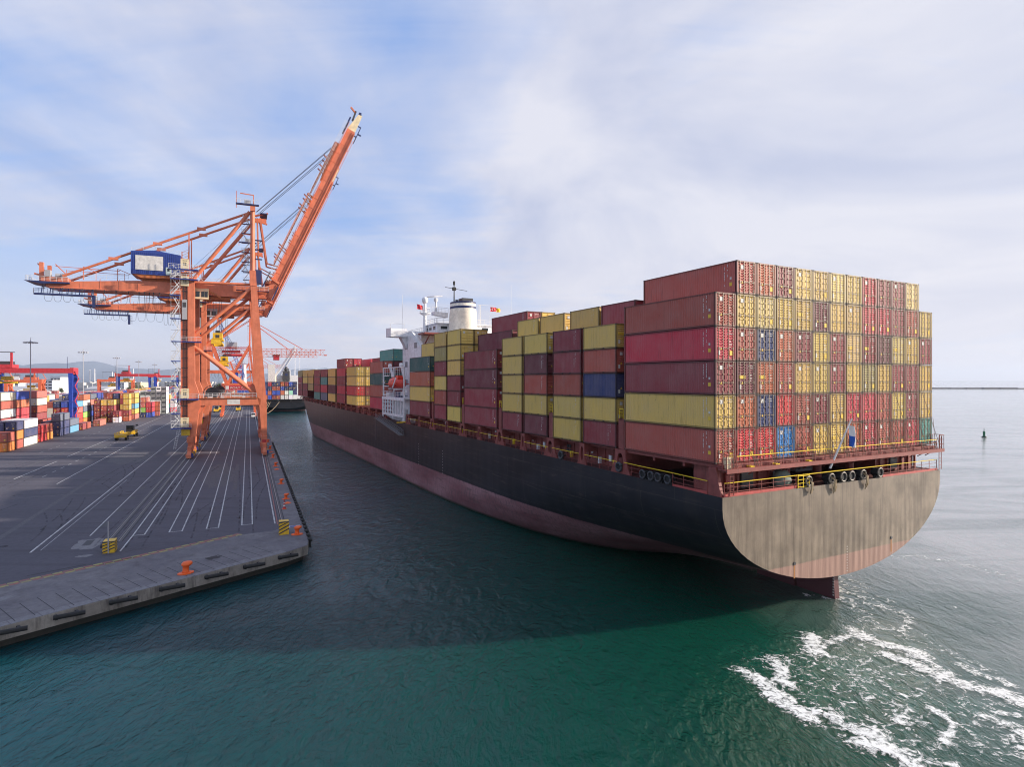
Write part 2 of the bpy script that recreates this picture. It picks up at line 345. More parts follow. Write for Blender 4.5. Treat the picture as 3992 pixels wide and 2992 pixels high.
def mat_foam():
    m, nt, b = new_mat('foam'); at = nt.nodes.new('ShaderNodeAttribute'); at.attribute_name = 'foam'
    v = coord(nt, (1,1,1)); n1 = noise(nt, v, 1.5, 10, .68, 1.6); n2 = noise(nt, coord(nt, (1,1.4,1)), 4.5, 6, .7, .8)
    vo = nt.nodes.new('ShaderNodeTexVoronoi'); vo.feature = 'DISTANCE_TO_EDGE'; vo.inputs['Scale'].default_value = .75
    wv = nt.nodes.new('ShaderNodeTexNoise'); wv.inputs['Scale'].default_value = 1.1; wv.inputs['Detail'].default_value = 4; nt.links.new(v, wv.inputs[0])
    vm = nt.nodes.new('ShaderNodeVectorMath'); vm.operation = 'MULTIPLY_ADD'; nt.links.new(wv.outputs['Color'], vm.inputs[0]); vm.inputs[1].default_value = (1.6,1.6,0); nt.links.new(v, vm.inputs[2]); nt.links.new(vm.outputs[0], vo.inputs['Vector'])
    lace = ramp(nt, vo.outputs['Distance'], [(.0,1),(.13,0)])
    def ma(op, x, y, z=None):
        n = nt.nodes.new('ShaderNodeMath'); n.operation = op
        for i, q in enumerate((x, y, z)):
            if q is None: continue
            if hasattr(q, 'is_linked'): nt.links.new(q, n.inputs[i])
            else: n.inputs[i].default_value = q
        return n.outputs[0]
    s = ma('MULTIPLY_ADD', at.outputs['Fac'], 1.0, ma('MULTIPLY_ADD', n1, 2.0, -1.38))
    s = ma('MULTIPLY_ADD', lace, .24, s); s = ma('MULTIPLY_ADD', n2, .35, s)
    al = ramp(nt, s, [(.26,0),(.66,1)])
    al = ma('MULTIPLY', al, ramp(nt, at.outputs['Fac'], [(.02,0),(.16,1)]))
    b.inputs['Base Color'].default_value = (.80,.82,.80,1); b.inputs['Roughness'].default_value = .7
    nt.links.new(al, b.inputs['Alpha']); bump(nt, b, n2, .7, .12)
    return m
M['foam'] = mat_foam()
def mat_leaf():
    m, nt, b = new_mat('tree_foliage'); n1 = noise(nt, coord(nt), .6, 3)
    c = mixc(nt, n1, (.02,.045,.015), (.07,.11,.035)); nt.links.new(c, b.inputs['Base Color']); b.inputs['Roughness'].default_value = .8
    return m
M['leaf'] = mat_leaf(); M['bark'] = plain('bark', (.12,.09,.06), .9)
M['tan_roof'] = plain('grey_roof', (.42,.42,.44), .6)

# ------------------------------------------------------------------ camera, sun, sky
cam = bpy.data.cameras.new('camera'); cam.lens = 36*F/3992; cam.sensor_width = 36; cam.clip_end = 60000; cam.clip_start = .5
cam.shift_y = -(1496-HY)/3992
co = bpy.data.objects.new('camera', cam); COL.objects.link(co); co.location = (0,0,CAMZ); co.rotation_euler = (R(90),0,0); scene.camera = co
AZ = math.atan2(.985,.08); EL = R(21)
sd = Vector((math.sin(AZ)*math.cos(EL), math.cos(AZ)*math.cos(EL), math.sin(EL)))
sun = bpy.data.lights.new('sun', 'SUN'); sun.energy = 5.0; sun.angle = R(1.2); sun.color = (1,.88,.74)
so = bpy.data.objects.new('sun', sun); COL.objects.link(so); so.rotation_euler = sd.to_track_quat('Z','Y').to_euler(); so.location = (200,0,200)
w = bpy.data.worlds.new('World'); scene.world = w; w.use_nodes = True; nt = w.node_tree
bg = nt.nodes['Background']; bg.inputs[1].default_value = .12
sky = nt.nodes.new('ShaderNodeTexSky'); sky.sky_type = 'NISHITA'; sky.sun_disc = False; sky.sun_elevation = EL; sky.sun_rotation = AZ
sky.air_density = 1.0; sky.dust_density = 1.2; sky.ozone_density = 1.5
tc = nt.nodes.new('ShaderNodeTexCoord'); sp = nt.nodes.new('ShaderNodeSeparateXYZ'); nt.links.new(tc.outputs['Generated'], sp.inputs[0])
def wm(op, x, y, z=None):
    n = nt.nodes.new('ShaderNodeMath'); n.operation = op
    for i, q in enumerate((x, y, z)):
        if q is None: continue
        if hasattr(q, 'is_linked'): nt.links.new(q, n.inputs[i])
        else: n.inputs[i].default_value = q
    return n.outputs[0]
zz = wm('ADD', wm('MAXIMUM', sp.outputs[2], 0.0), .16)
cb = nt.nodes.new('ShaderNodeCombineXYZ'); nt.links.new(wm('DIVIDE', sp.outputs[0], zz), cb.inputs[0]); nt.links.new(wm('DIVIDE', sp.outputs[1], zz), cb.inputs[1]); cb.inputs[2].default_value = 3.7
mp = nt.nodes.new('ShaderNodeMapping'); mp.inputs['Scale'].default_value = (1,.75,1); mp.inputs['Rotation'].default_value = (0,0,R(28)); mp.inputs['Location'].default_value = (1.4,.3,0); nt.links.new(cb.outputs[0], mp.inputs[0])
c1 = noise(nt, mp.outputs[0], .42, 6, .52, .7); c2 = noise(nt, mp.outputs[0], 1.6, 7, .6, 1.0)
mp2 = nt.nodes.new('ShaderNodeMapping'); mp2.inputs['Scale'].default_value = (.45,2.2,1); mp2.inputs['Rotation'].default_value = (0,0,R(-30)); nt.links.new(cb.outputs[0], mp2.inputs[0])
c3 = noise(nt, mp2.outputs[0], 1.3, 8, .62, .5)
s = wm('MULTIPLY_ADD', c2, .26, c1); s = wm('MULTIPLY_ADD', c3, .36, s); s = wm('ADD', s, -.05)
# more open blue towards the west (left), thicker veil to the east
s = wm('MULTIPLY_ADD', sp.outputs[0], .13, s)
cover = ramp(nt, s, [(.54,.10),(.80,.94)])
low = ramp(nt, sp.outputs[2], [(.0,1),(.26,0)])
cover = wm('MAXIMUM', cover, wm('MULTIPLY', low, .95))
c4 = noise(nt, mp.outputs[0], .95, 5, .55, 1.2)
lum = mixc(nt, ramp(nt, c4, [(.36,0),(.62,1)]), (3.0,3.25,4.25), (4.5,4.5,4.95))
# veil brightest near the sun side
east = ramp(nt, sp.outputs[0], [(.0,0),(1.0,1)])
lum = mixc(nt, wm('MULTIPLY', east, .35), lum, (4.9,4.85,5.0))
lum = mixc(nt, wm('MULTIPLY', low, .75), lum, (5.0,4.75,4.9))
blue = mixc(nt, .62, sky.outputs[0], (1.4,2.6,5.6))
colr = mixc(nt, cover, blue, lum)
nt.links.new(colr, bg.inputs[0])
scene.view_settings.view_transform = 'Standard'; scene.view_settings.look = 'None'; scene.view_settings.exposure = .6; scene.view_settings.gamma = 1
scene.cycles.filter_width = 1.05; scene.cycles.max_bounces = 6; scene.cycles.transparent_max_bounces = 8
# ------------------------------------------------------------------ ground, water, hills
def sheet(name, pts, z, mat, kind='structure'):
    mb = MB(); mb.add([(p[0], p[1], z) for p in pts], [tuple(range(len(pts)))]); return tag(mb.build(name, mat), kind=kind)
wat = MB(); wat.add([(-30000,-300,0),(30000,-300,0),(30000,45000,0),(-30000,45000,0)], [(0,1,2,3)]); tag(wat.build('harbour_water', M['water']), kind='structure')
front_n = Vector((22,12.2,0)).normalized()
OUT = [(.15,3000),(.15,0),(-.15,-2.4),(-2.2,-4.2),(-24.4,-17.0),(-60,-37.6),(-60,-300),(-2500,-300),(-6000,3000)]
def ltp(pts, z): 
    return [tuple(LT(a, b, z)) for a, b in pts]
mb = MB(); n = len(OUT)
top = ltp(OUT, QZ); mid = ltp(OUT, .75)
mb.add(top, [tuple(range(n))], 0)
for i in range(n):
    j = (i+1) % n; mb.add([top[i], top[j], mid[j], mid[i]], [(0,1,2,3)], 1)
INS = [(-.5,3000),(-.5,.2),(-.8,-1.9),(-2.5,-3.6),(-24.6,-16.2),(-60,-36.6),(-60,-299),(-2500,-299),(-5990,3000)]
m2 = ltp(INS, .75); bot = ltp(INS, -3)
for i in range(n):
    j = (i+1) % n; mb.add([mid[i], mid[j], m2[j], m2[i]], [(0,1,2,3)], 2); mb.add([m2[i], m2[j], bot[j], bot[i]], [(0,1,2,3)], 2)
tag(mb.build('quay_ground', [M['asphalt'], M['quaywall'], M['wallbase']]), kind='structure')
# concrete apron at the quay head and along the edge
apron = [(.1,.1),(-.2,-2.35),(-2.25,-4.12),(-24.4,-16.92),(-60,-37.5),(-60,-28.0),(-27.8,-5.2),(-16.9,.6),(-7.3,5.9),(-3.4,6.4),(-2.6,8.0),(-2.6,500),(.1,500)]
tag(MB().add(ltp(apron, QZ+.004), [tuple(range(len(apron)))]).build('quay_apron', M['concrete']), kind='structure')
mk = MB(); Z1 = QZ+.010
def line(L0, t0, L1, t1, w, mi=0, z=Z1):
    a = LT(L0,t0,z); b = LT(L1,t1,z); d = (b-a).normalized(); r = Vector((d.y,-d.x,0))*w/2
    mk.add([a-r,a+r,b+r,b-r], [(0,1,2,3)], mi)
for La, Lb, t0 in ((-7.35,-6.05,11.4),(-11.55,-10.15,11.1),(-15.8,-14.35,11.1),(-19.75,-18.5,11.0)):
    line(La, t0, La, 420, .16); line(Lb, t0, Lb, 420, .16); line(La-.08, t0-.08, Lb+.08, t0-.08, .16)
line(-19.85,3.6,-19.75,10.9,.16); line(-3.25,10.4,-3.1,420,.18); line(-2.95,9.8,-2.6,120,.14,2)
line(-29.0,7,-29.0,420,.2); line(-28.2,7.6,-28.2,60,.07); line(-24.6,13,-24.6,160,.16); 
line(-39.3,60,-39.3,420,.2); line(-48.6,70,-48.4,98,.2); line(-48.5,107,-48.2,420,.2)
for k in range(26):
    a = 71+k*6.2; line(-44.3, a, -44.2, a+2.6, .16)
for k in range(40): a = 120+k*7.5; line(-57.5, a, -57.5, a+3.5, .12)
line(-21.0,-1.5,-17.8,.3,.16)
for k in range(34):
    t = 9.3+k*9.8; w_ = .42
    mk.add([LT(-24.0-w_,t-1.3,Z1+.004),LT(-24.0+w_,t-1.3,Z1+.004),LT(-24.0+w_,t+1.3,Z1+.004),LT(-24.0-w_,t+1.3,Z1+.004)], [(0,1,2,3)], 4)
# worn red and yellow chequered band at the head of the quay
def bandpt(u, v):
    a = Vector((-30.5,-6.8)); b = Vector((-7.4,6.4)); d = (b-a); p = a + d*u; nn = Vector((-d.y, d.x)).normalized(); return p + nn*v
nb = 30
for k in range(nb):
    for r_, off in ((0,0),(1,1)):
        u0 = k/nb; u1 = (k+.93)/nb; v0 = -.55+r_*.55; q = [bandpt(u0,v0), bandpt(u1,v0), bandpt(u1,v0+.5), bandpt(u0,v0+.5)]
        mk.add([LT(p.x,p.y,Z1) for p in q], [(0,1,2,3)], 1 if (k+off) % 2 else 2)
# drainage grooves square to the head edge
gd = Vector((.485,-.875)); gl = Vector((-22.2,-12.8)).normalized(); g0 = Vector((-2.4,-4.3))
for k in range(44):
    s_ = 1.4+k*1.35; p = g0+gl*s_ - gd*rng(.5,.9); q_ = p-gd*rng(4.2,5.4)
    a = LT(p.x,p.y,Z1); b = LT(q_.x,q_.y,Z1); d = (b-a).normalized(); r = Vector((d.y,-d.x,0))*.035
    mk.add([a-r,a+r,b+r,b-r], [(0,1,2,3)], 3)
for t in range(8, 300, 7): line(-2.1, t, .1, t, .05, 3)
line(-26.6,-2.7,-22.2,-.7,.22,3); line(-19.3,3.0,-16.9,4.3,.10,3)
def blob(cx_, cy_, rx, ry, mi, z=Z1, rot=0, n=26, j=.22):
    pts = []
    for i in range(n):
        t = 2*math.pi*i/n; r = 1+rng(-j,j); x = math.cos(t)*rx*r; y = math.sin(t)*ry*r
        pts.append(LT(cx_+x*math.cos(rot)-y*math.sin(rot), cy_+x*math.sin(rot)+y*math.cos(rot), z))
    mk.add(pts, [tuple(range(n))], mi)
blob(-24.0,8.6,1.5,2.6,5,Z1-.003); blob(-23.2,3.0,.9,.5,5); blob(-26.9,-9.6,1.3,.6,5,rot=.5); blob(-10.1,-3.5,1.0,.45,3,rot=.5,j=.4); 
blob(-33,100,5,14,6,Z1-.004,.05,30,.1); blob(-12,60,3,16,6,Z1-.004,0,30,.15); blob(-47,130,4,9,6,Z1-.004,.1,30,.12)
for t in (30.5,45.5,52,76,90,118): mk.add([LT(-1.9,t,Z1+.004),LT(-.9,t,Z1+.004),LT(-.9,t+1.2,Z1+.004),LT(-1.9,t+1.2,Z1+.004)], [(0,1,2,3)], 5)
for k in range(26):      # tyre tracks, patched trenches and oil drips
    L = rng(-60,-4); t0 = rng(-2,60); t1 = t0+rng(12,70); b_ = rng(-5,5); pr = None
    for q in range(9):
        u = q/8; Lq = L+b_*u*u; tq = t0+(t1-t0)*u
        if pr and Lq < -3 and (tq > 8 or Lq < -24):
            line(pr[0], pr[1], Lq, tq, .22, 7, Z1-.002+k*.00005); line(pr[0]+1.7, pr[1], Lq+1.7, tq, .22, 7, Z1-.002+k*.00005)
        pr = (Lq, tq)
for k in range(40): blob(rng(-55,-4), rng(9,110), rng(.15,.6), rng(.2,1.0), 7, Z1-.0035+k*.00003, rng(0,3), 14, .3)
for L, t0, t1 in ((-34.5,12,66),(-52,80,140),(-8.8,40,75)): line(L, t0, L, t1, .7, 6, Z1-.0045)
for t, L0, L1 in ((46,-42,-30),(72,-58,-40),(97,-19,-5)): line(L0, t, L1, t+1, .8, 6, Z1-.0048)
for k in range(30):      # paler strip of concrete along the skewed edge
    a = g0+gl*(k*2.05+.2); b_ = g0+gl*(k*2.05+2.15); w0 = rng(.7,1.3); q = [a, b_, b_-gd*rng(.7,1.3), a-gd*w0]
    mk.add([LT(p.x,p.y,Z1-.004) for p in q], [(0,1,2,3)], 5)
tag(mk.build('quay_markings', [M['mark_w'],M['mark_y'],M['mark_r'],M['mark_k'],M['mark_pit'],M['mark_pale'],M['patch_dk'],M['tyre']]), kind='structure')
rl = MB()
for L, t0 in ((-2.35,7.0),(-22.0,9.5),(-20.8,8.3)):
    a = LT(L,t0,QZ+.012); b = LT(L,600,QZ+.012); r = PQ*.30
    rl.add([a-r,a+r,b+r,b-r], [(0,1,2,3)], 1)
    rl.beam(LT(L,t0,QZ+.03), LT(L,600,QZ+.03), .09, .06, 0)
    rl.beam(LT(L-.10,t0,QZ+.02), LT(L-.10,600,QZ+.02), .10, .03, 2); rl.beam(LT(L+.34,t0,QZ+.02), LT(L+.34,600,QZ+.02), .08, .03, 2)
tag(rl.build('crane_rails', [M['steel_rail'], M['rail_bed'], M['mark_k']]), kind='structure')

def ridge(name, x0, x1, y, hs, depth=2500, seed=1):
    rnd = random.Random(seed); mb = MB(); n = 120; rows = 7; vs = []; ph = [rnd.uniform(0,6.28) for _ in range(6)]
    for j in range(rows):
        f = j/(rows-1); 
        for i in range(n+1):
            u = i/n; x = x0+(x1-x0)*u; k = u*(len(hs)-1); a = int(min(k, len(hs)-2)); b = k-a; b = b*b*(3-2*b); h = hs[a]*(1-b)+hs[a+1]*b
            h *= 1+.09*math.sin(u*37+ph[0]+f*3)+.06*math.sin(u*83+ph[1]+f*5)+.05*math.sin(u*17+ph[2])
            vs.append((x, y+depth*f, max(-1, h*math.sin(f*math.pi*.5)+rnd.uniform(-5,5)*f)))
    for j in range(rows-1):
        for i in range(n): a = j*(n+1)+i; mb.f.append((a,a+1,a+n+2,a+n+1)); mb.m.append(0)
    mb.v = vs; return tag(mb.build(name, M['hill'], smooth=True), kind='structure')
ridge('hills', -14000, -1500, 9500, [520,430,400,340,360,250,190,120,70,30], seed=3)
ridge('hills', -6200, -2700, 11500, [30,110,190,300,250,200,190,60], seed=5)
ridge('hills', -5000, -3200, 10500, [10,60,160,250,150,40,5], seed=9, depth=1200)
ridge('shore', -16000, -2400, 5200, [40,55,48,60,42,40,30,8], seed=11, depth=600)
bw = MB()
for k in range(90):
    x = 640+k*36; y = 1560-k*6.5; h = rng(2.0,3.1)
    bw.add([(x-22,y-10,-1),(x+22,y-10-4,-1),(x+22,y+10-4,-1),(x-22,y+10,-1),(x-20,y-4,h),(x+20,y-8,h*rng(.9,1.05)),(x+20,y,h),(x-20,y+4,h)], [(0,1,5,4),(1,2,6,5),(2,3,7,6),(3,0,4,7),(4,5,6,7)])
tag(bw.build('breakwater', plain('breakwater_rock', (.05,.05,.055), .9)), 'long low dark rock breakwater lying across the sea near the horizon', 'breakwater')

# ------------------------------------------------------------------ foam stirred up at the stern
def foam():
    W = lambda x, y: ground(2600+x/1.283, 1700+y/1.283)
    lines = [ # (points in photo crop, half width m, strength)
     ([(385,1180),(440,1215),(500,1245),(540,1285),(590,1330),(650,1380),(720,1420)],.42,1.0),
     ([(515,1300),(580,1335),(640,1370),(700,1385),(760,1390),(830,1400),(880,1445),(950,1475),(1020,1490),(1060,1510)],.42,1.0),
     ([(540,1125),(570,1170),(580,1230),(610,1255)],.40,.95),([(560,1120),(600,1130),(660,1125),(740,1120)],.3,.62),
     ([(725,1010),(730,1050),(745,1090)],.5,1.05),([(745,1070),(800,1040),(860,1020),(930,1000),(970,985)],.32,.85),
     ([(930,975),(990,1010),(1060,1040),(1140,1060),(1210,1075),(1260,1105)],.45,1.0),
     ([(1120,1110),(1200,1130),(1280,1165),(1360,1200),(1440,1235),(1530,1260),(1620,1280),(1700,1300),(1786,1335)],.5,1.0),
     ([(1250,1075),(1300,1130),(1350,1170),(1400,1195)],.4,.85),
     ([(985,1540),(1060,1560),(1130,1590),(1180,1610),(1230,1660)],.5,1.0),
     ([(1200,1580),(1260,1610),(1330,1630),(1420,1650)],.3,.8),
     ([(1160,1350),(1200,1370),(1180,1400),(1150,1430)],.3,.8),([(1160,1410),(1230,1405),(1300,1415)],.2,.6),
     ([(1320,1370),(1380,1400),(1440,1450),(1410,1490),(1380,1530),(1440,1560)],.25,.85),
     ([(1470,1150),(1540,1190),(1610,1215),(1680,1230),(1720,1250)],.3,.8),
     ([(1430,1090),(1490,1130),(1560,1150),(1620,1180)],.25,.6),
     ([(1570,1400),(1640,1425),(1710,1450),(1786,1500)],.4,.85),([(1660,1385),(1720,1400),(1786,1410)],.3,.8),([(1770,1480),(1780,1540),(1786,1600)],.4,.8),
     ([(1130,960),(1160,975),(1210,950),(1220,910),(1180,890)],.3,.75),([(1000,840),(1050,855),(1080,860)],.3,.8),
     ([(860,775),(920,790),(960,800)],.3,.7),([(700,795),(760,805),(810,820)],.25,.75),([(920,820),(950,835)],.25,.6),
     ([(1080,600),(1160,610),(1260,600),(1350,620),(1430,625),(1500,650)],.5,.50),([(1500,650),(1600,680),(1700,705),(1786,725)],.45,.46),
     ([(900,700),(960,740),(1040,790),(1110,830)],.4,.45),([(870,1190),(930,1200)],.15,.6),([(910,1210),(925,1290)],.12,.5),([(1110,1265),(1160,1290),(1240,1330)],.18,.6),
     ([(860,1350),(940,1330),(1040,1310)],.18,.65),([(620,1180),(700,1200),(830,1165),(850,1220),(820,1290)],.14,.55),
     ([(640,1290),(720,1300),(780,1340),(860,1370),(960,1440),(1080,1480),(1170,1530)],.7,.42),([(430,1130),(500,1110),(600,1110)],.35,.5),
     ([(950,1050),(1000,1050),(950,1090)],.2,.6),([(1240,1310),(1290,1290)],.15,.5),([(1600,1290),(1680,1360)],.5,.4),([(1430,860),(1480,865)],.2,.6),
     ([(870,740),(930,770),(990,810),(1060,850),(1130,880)],.7,.55),([(840,800),(900,830),(960,870),(1040,930),(1100,980)],.5,.5),([(980,930),(1080,970),(1200,1010),(1300,1060)],.6,.42),([(860,710),(880,760),(860,790)],.35,.6),
     ([(1300,1000),(1340,1040),(1400,1080)],.3,.45),([(1080,1520),(1140,1500),(1210,1460)],.2,.55),
    ]
    h = .11
    xs = np.arange(13, 58, h); ys = np.arange(29.5, 84, h); GX, GY = np.meshgrid(xs, ys)
    wgt = np.zeros_like(GX)
    for pts, hw, st in lines:
        P = [W(*p) for p in pts]
        for (x0,y0),(x1,y1) in zip(P, P[1:]):
            dx, dy = x1-x0, y1-y0; l2 = dx*dx+dy*dy+1e-9
            t = np.clip(((GX-x0)*dx+(GY-y0)*dy)/l2, 0, 1); d = np.hypot(GX-x0-t*dx, GY-y0-t*dy)
            wgt = np.maximum(wgt, .75*st*np.exp(-(d/(hw*2.2))**2))
    # thin lacy film inside the churned patch
    poly = [W(*p) for p in [(400,1190),(740,1040),(950,1000),(1300,1180),(1786,1340),(1786,1650),(1100,1650),(800,1440)]]
    ins = np.zeros_like(GX, bool); j = len(poly)-1
    for i in range(len(poly)):
        xi, yi = poly[i]; xj, yj = poly[j]
        ins ^= ((yi > GY) != (yj > GY)) & (GX < (xj-xi)*(GY-yi)/(yj-yi+1e-12)+xi); j = i
    wgt = np.where(ins, np.maximum(wgt, .31), wgt)
    keep = wgt > .025; ny, nx = GX.shape
    q = keep[:-1,:-1] | keep[1:,:-1] | keep[:-1,1:] | keep[1:,1:]
    used = np.zeros_like(keep); 
    for a, b in ((slice(0,-1),slice(0,-1)),(slice(1,None),slice(0,-1)),(slice(0,-1),slice(1,None)),(slice(1,None),slice(1,None))): used[a,b] |= q
    idx = -np.ones(GX.shape, int); idx[used] = np.arange(used.sum())
    jj, ii = np.nonzero(q); faces = np.stack([idx[jj,ii], idx[jj,ii+1], idx[jj+1,ii+1], idx[jj+1,ii]], 1)
    wv = wgt[used]; verts = np.stack([GX[used], GY[used], .02+.05*np.clip(wv,0,1)], 1)
    me = bpy.data.meshes.new('foam'); me.from_pydata(verts.tolist(), [], faces.tolist())
    at = me.attributes.new('foam', 'FLOAT', 'POINT'); at.data.foreach_set('value', wv.astype(np.float32)); me.materials.append(M['foam'])
    me.polygons.foreach_set('use_smooth', [True]*len(me.polygons))
    o = bpy.data.objects.new('foam', me); COL.objects.link(o); tag(o, 'white foam churned up behind the stern of the ship', 'foam', kind='stuff')
foam()

# ------------------------------------------------------------------ containers
CC = {'maroon':(.24,.030,.038), 'brown':(.36,.072,.046), 'rust':(.46,.12,.055), 'crimson':(.46,.028,.05), 'red':(.56,.035,.04), 'darkm':(.13,.018,.028),
      'yellow':(.60,.41,.10), 'pale':(.62,.46,.17), 'olive':(.33,.26,.09), 'navy':(.018,.035,.12), 'blue':(.015,.18,.48), 'teal':(.07,.27,.23), 'green':(.02,.085,.075),
      'coral':(.50,.14,.11), 'orange':(.62,.20,.03), 'white':(.66,.66,.64), 'cream':(.62,.58,.48), 'slate':(.10,.13,.19), 'sky':(.10,.30,.50), 'lime':(.25,.50,.10), 'mint':(.30,.62,.45),'cobalt':(.02,.07,.40)}
CN = {'maroon':'maroon', 'brown':'brownish red', 'rust':'rusty orange brown', 'crimson':'crimson', 'red':'bright red', 'darkm':'dark maroon', 'yellow':'dull yellow', 'pale':'pale yellow', 'olive':'olive yellow',
      'navy':'navy blue', 'blue':'bright blue', 'teal':'teal green', 'green':'dark green', 'coral':'coral red', 'orange':'orange', 'white':'white', 'cream':'cream', 'slate':'slate grey', 'sky':'light blue', 'lime':'lime green', 'mint':'mint green','cobalt':'cobalt blue'}
CW = 2.438
def cont_body(L, H, var):
    mb = MB(); X = CW/2; p = .055
    # corrugated long sides
    n = int((L-.34)/.279); y0 = (L-n*.279)/2; d = .055
    for sx in (-1, 1):
        pts = []
        for i in range(n):
            a = y0+i*.279; pts += [(X-.02-0, a),(X-.02, a+.075),(X-.02-d, a+.14),(X-.02-d, a+.215)]
        pts.append((X-.02, y0+n*.279)); k = len(pts); z0, z1 = .16, H-.10; vs = [(sx*a,b,z0) for a,b in pts]+[(sx*a,b,z1) for a,b in pts]
        mb.add(vs, [(i,i+1,k+i+1,k+i) for i in range(k-1)], 0)
        mb.box(min(sx*X,sx*(X-.08)), max(sx*X,sx*(X-.08)), 0.12, L-.12, 0.02, .17, 1); mb.box(min(sx*X,sx*(X-.06)), max(sx*X,sx*(X-.06)), .12, L-.12, H-.11, H-.01, 1)
        for y in (0, L-.15): mb.box(min(sx*X,sx*(X-.16)), max(sx*X,sx*(X-.16)), y, y+.15, .1, H-.1, 1)
        for y in (0,L-.18):
            for z in (0,H-.12): mb.box(min(sx*(X+.004),sx*(X-.17)), max(sx*(X+.004),sx*(X-.17)), y-.004 if y==0 else y, y+.18+(0 if y==0 else .004), z, z+.12, 2)
        if L < 7:   # fork pockets of the short boxes
            for y in (L/2-1.0, L/2+.68): mb.box(min(sx*(X+.003),sx*(X-.05)), max(sx*(X+.003),sx*(X-.05)), y, y+.34, .035, .14, 2)
    # roof, floor, front wall (ribbed) and door sill/header
    n = int(CW/.35); vs = []
    mb.box(-X+.05, X-.05, .1, L-.1, H-.07, H-.02, 0); mb.box(-X+.05, X-.05, .1, L-.1, .05, .12, 1)
    m_ = 9
    for i in range(m_):
        a = -X+.16+i*(CW-.32)/m_; w_ = (CW-.32)/m_
        mb.add([(a,L-.03,.15),(a+w_*.5,L-.03,.15),(a+w_*.5,L-.03,H-.1),(a,L-.03,H-.1)], [(0,1,2,3)], 0)
        mb.add([(a+w_*.5,L-.03,.15),(a+w_*.65,L-.07,.15),(a+w_*.65,L-.07,H-.1),(a+w_*.5,L-.03,H-.1)], [(0,1,2,3)], 0)
        mb.add([(a+w_*.65,L-.07,.15),(a+w_*.9,L-.07,.15),(a+w_*.9,L-.07,H-.1),(a+w_*.65,L-.07,H-.1)], [(0,1,2,3)], 0)
        mb.add([(a+w_*.9,L-.07,.15),(a+w_,L-.03,.15),(a+w_,L-.03,H-.1),(a+w_*.9,L-.07,H-.1)], [(0,1,2,3)], 0)
    mb.box(-X+.12, X-.12, L-.14, L, H-.1, H-.01, 1); mb.box(-X+.12, X-.12, L-.14, L, .02, .15, 1)
    mb.box(-X+.12, X-.12, 0, .12, H-.14, H-.01, 1); mb.box(-X+.12, X-.12, 0, .12, .02, .16, 1); mb.box(-X+.12, X-.12, .10, .14, .14, H-.12, 1)
    # stencilled codes: short strokes in columns near the rear end of the side
    rnd = random.Random(var*13+int(L)); dm = {0:3,1:5,2:3,3:3}[var % 4]
    if L > 7 or var % 2 == 0:
        xx = -X-.003+.0
        for c_, (ya, za, zb) in enumerate(((1.0,H*.55,H*.92),(1.35,H*.3,H*.9)) if dm == 3 else ((.9,H*.25,H*.88),(4.9,H*.35,H*.8))):
            z = zb
            while z > za:
                hh = rnd.uniform(.06,.12); ww = rnd.uniform(.05,.09) if dm == 3 else .08
                if rnd.random() < .78: mb.add([(-X+.008,ya,z-hh),(-X+.008,ya+ww,z-hh),(-X+.008,ya+ww,z),(-X+.008,ya,z)], [(0,1,2,3)], dm)
                z -= hh+.05
        if dm == 3 and L > 7:
            mb.add([(-X+.008,.55,H*.25),(-X+.008,.85,H*.25),(-X+.008,.85,H*.36),(-X+.008,.55,H*.36)], [(0,1,2,3)], 4)
            mb.add([(-X+.008,.6,H*.45),(-X+.008,.8,H*.45),(-X+.008,.8,H*.52),(-X+.008,.6,H*.52)], [(0,1,2,3)], 3)
    return mb
CMATS = [M['cont'], M['cont_dark'], M['casting'], M['decal'], M['decal_y'], M['decal_k']]
def cont_door(H, side, var):
    """one door leaf with pressed panels; origin at container origin"""
    mb = MB(); X = CW/2; x0, x1 = (-X+.15, -.01) if side < 0 else (.01, X-.15); z0, z1 = .17, H-.15
    mb.box(x0, x0+.07, .02, .07, z0, z1, 0); mb.box(x1-.07, x1, .02, .07, z0, z1, 0)
    zs = np.linspace(z0, z1, 6 if var % 2 == 0 else 12); a, b = x0+.07, x1-.07
    prof = []
    for i in range(len(zs)-1):
        h = zs[i+1]-zs[i]
        if var % 2 == 0: prof += [(.025,zs[i]),(.025,zs[i]+.06),(.075,zs[i]+.10),(.075,zs[i+1]-.06),(.03,zs[i+1]-.02)]
        else: prof += [(.03,zs[i]),(.03,zs[i]+h*.3),(.08,zs[i]+h*.55),(.08,zs[i]+h*.75)]
    prof.append((.025,z1)); k = len(prof)
    mb.add([(a,y,z) for y,z in prof]+[(b,y,z) for y,z in prof], [(i,i+1,k+i+1,k+i) for i in range(k-1)], 0)
    rnd = random.Random(var*7+(side > 0)*3)
    def dec(x, z, w_, h_, mi): mb.add([(x,.012,z),(x+w_,.012,z),(x+w_,.012,z+h_),(x,.012,z+h_)], [(0,1,2,3)], mi)
    if side > 0:
        for r_ in range(2):
            x = x0+.12
            while x < x1-.12:
                if rnd.random() < .7: dec(x, z1-.30-r_*.2, .04, .09, 1)
                x += .085
        for r_ in range(5 if var % 2 else 0): dec(x0+.2+rnd.uniform(0,.1), z0+1.0+r_*.13, rnd.uniform(.2,.45), .035, 1)
        if var % 3 == 1: dec(x0+.45, z0+.28, .34, .40, 2)
    else:
        dec(x0+.15, z0+.30, .24, .40, 1) if var % 2 else None
        mb.add([(x0+.4,.012,z0+.75),(x0+.66,.012,z0+.75),(x0+.53,.012,z0+.98)], [(0,1,2)], 2)
        if var % 3 == 0: dec(x0+.35, z1-.6, .35, .35, 1)
        if var == 5: dec(x0+.1, z0+1.2, .8, .3, 2)
    return mb
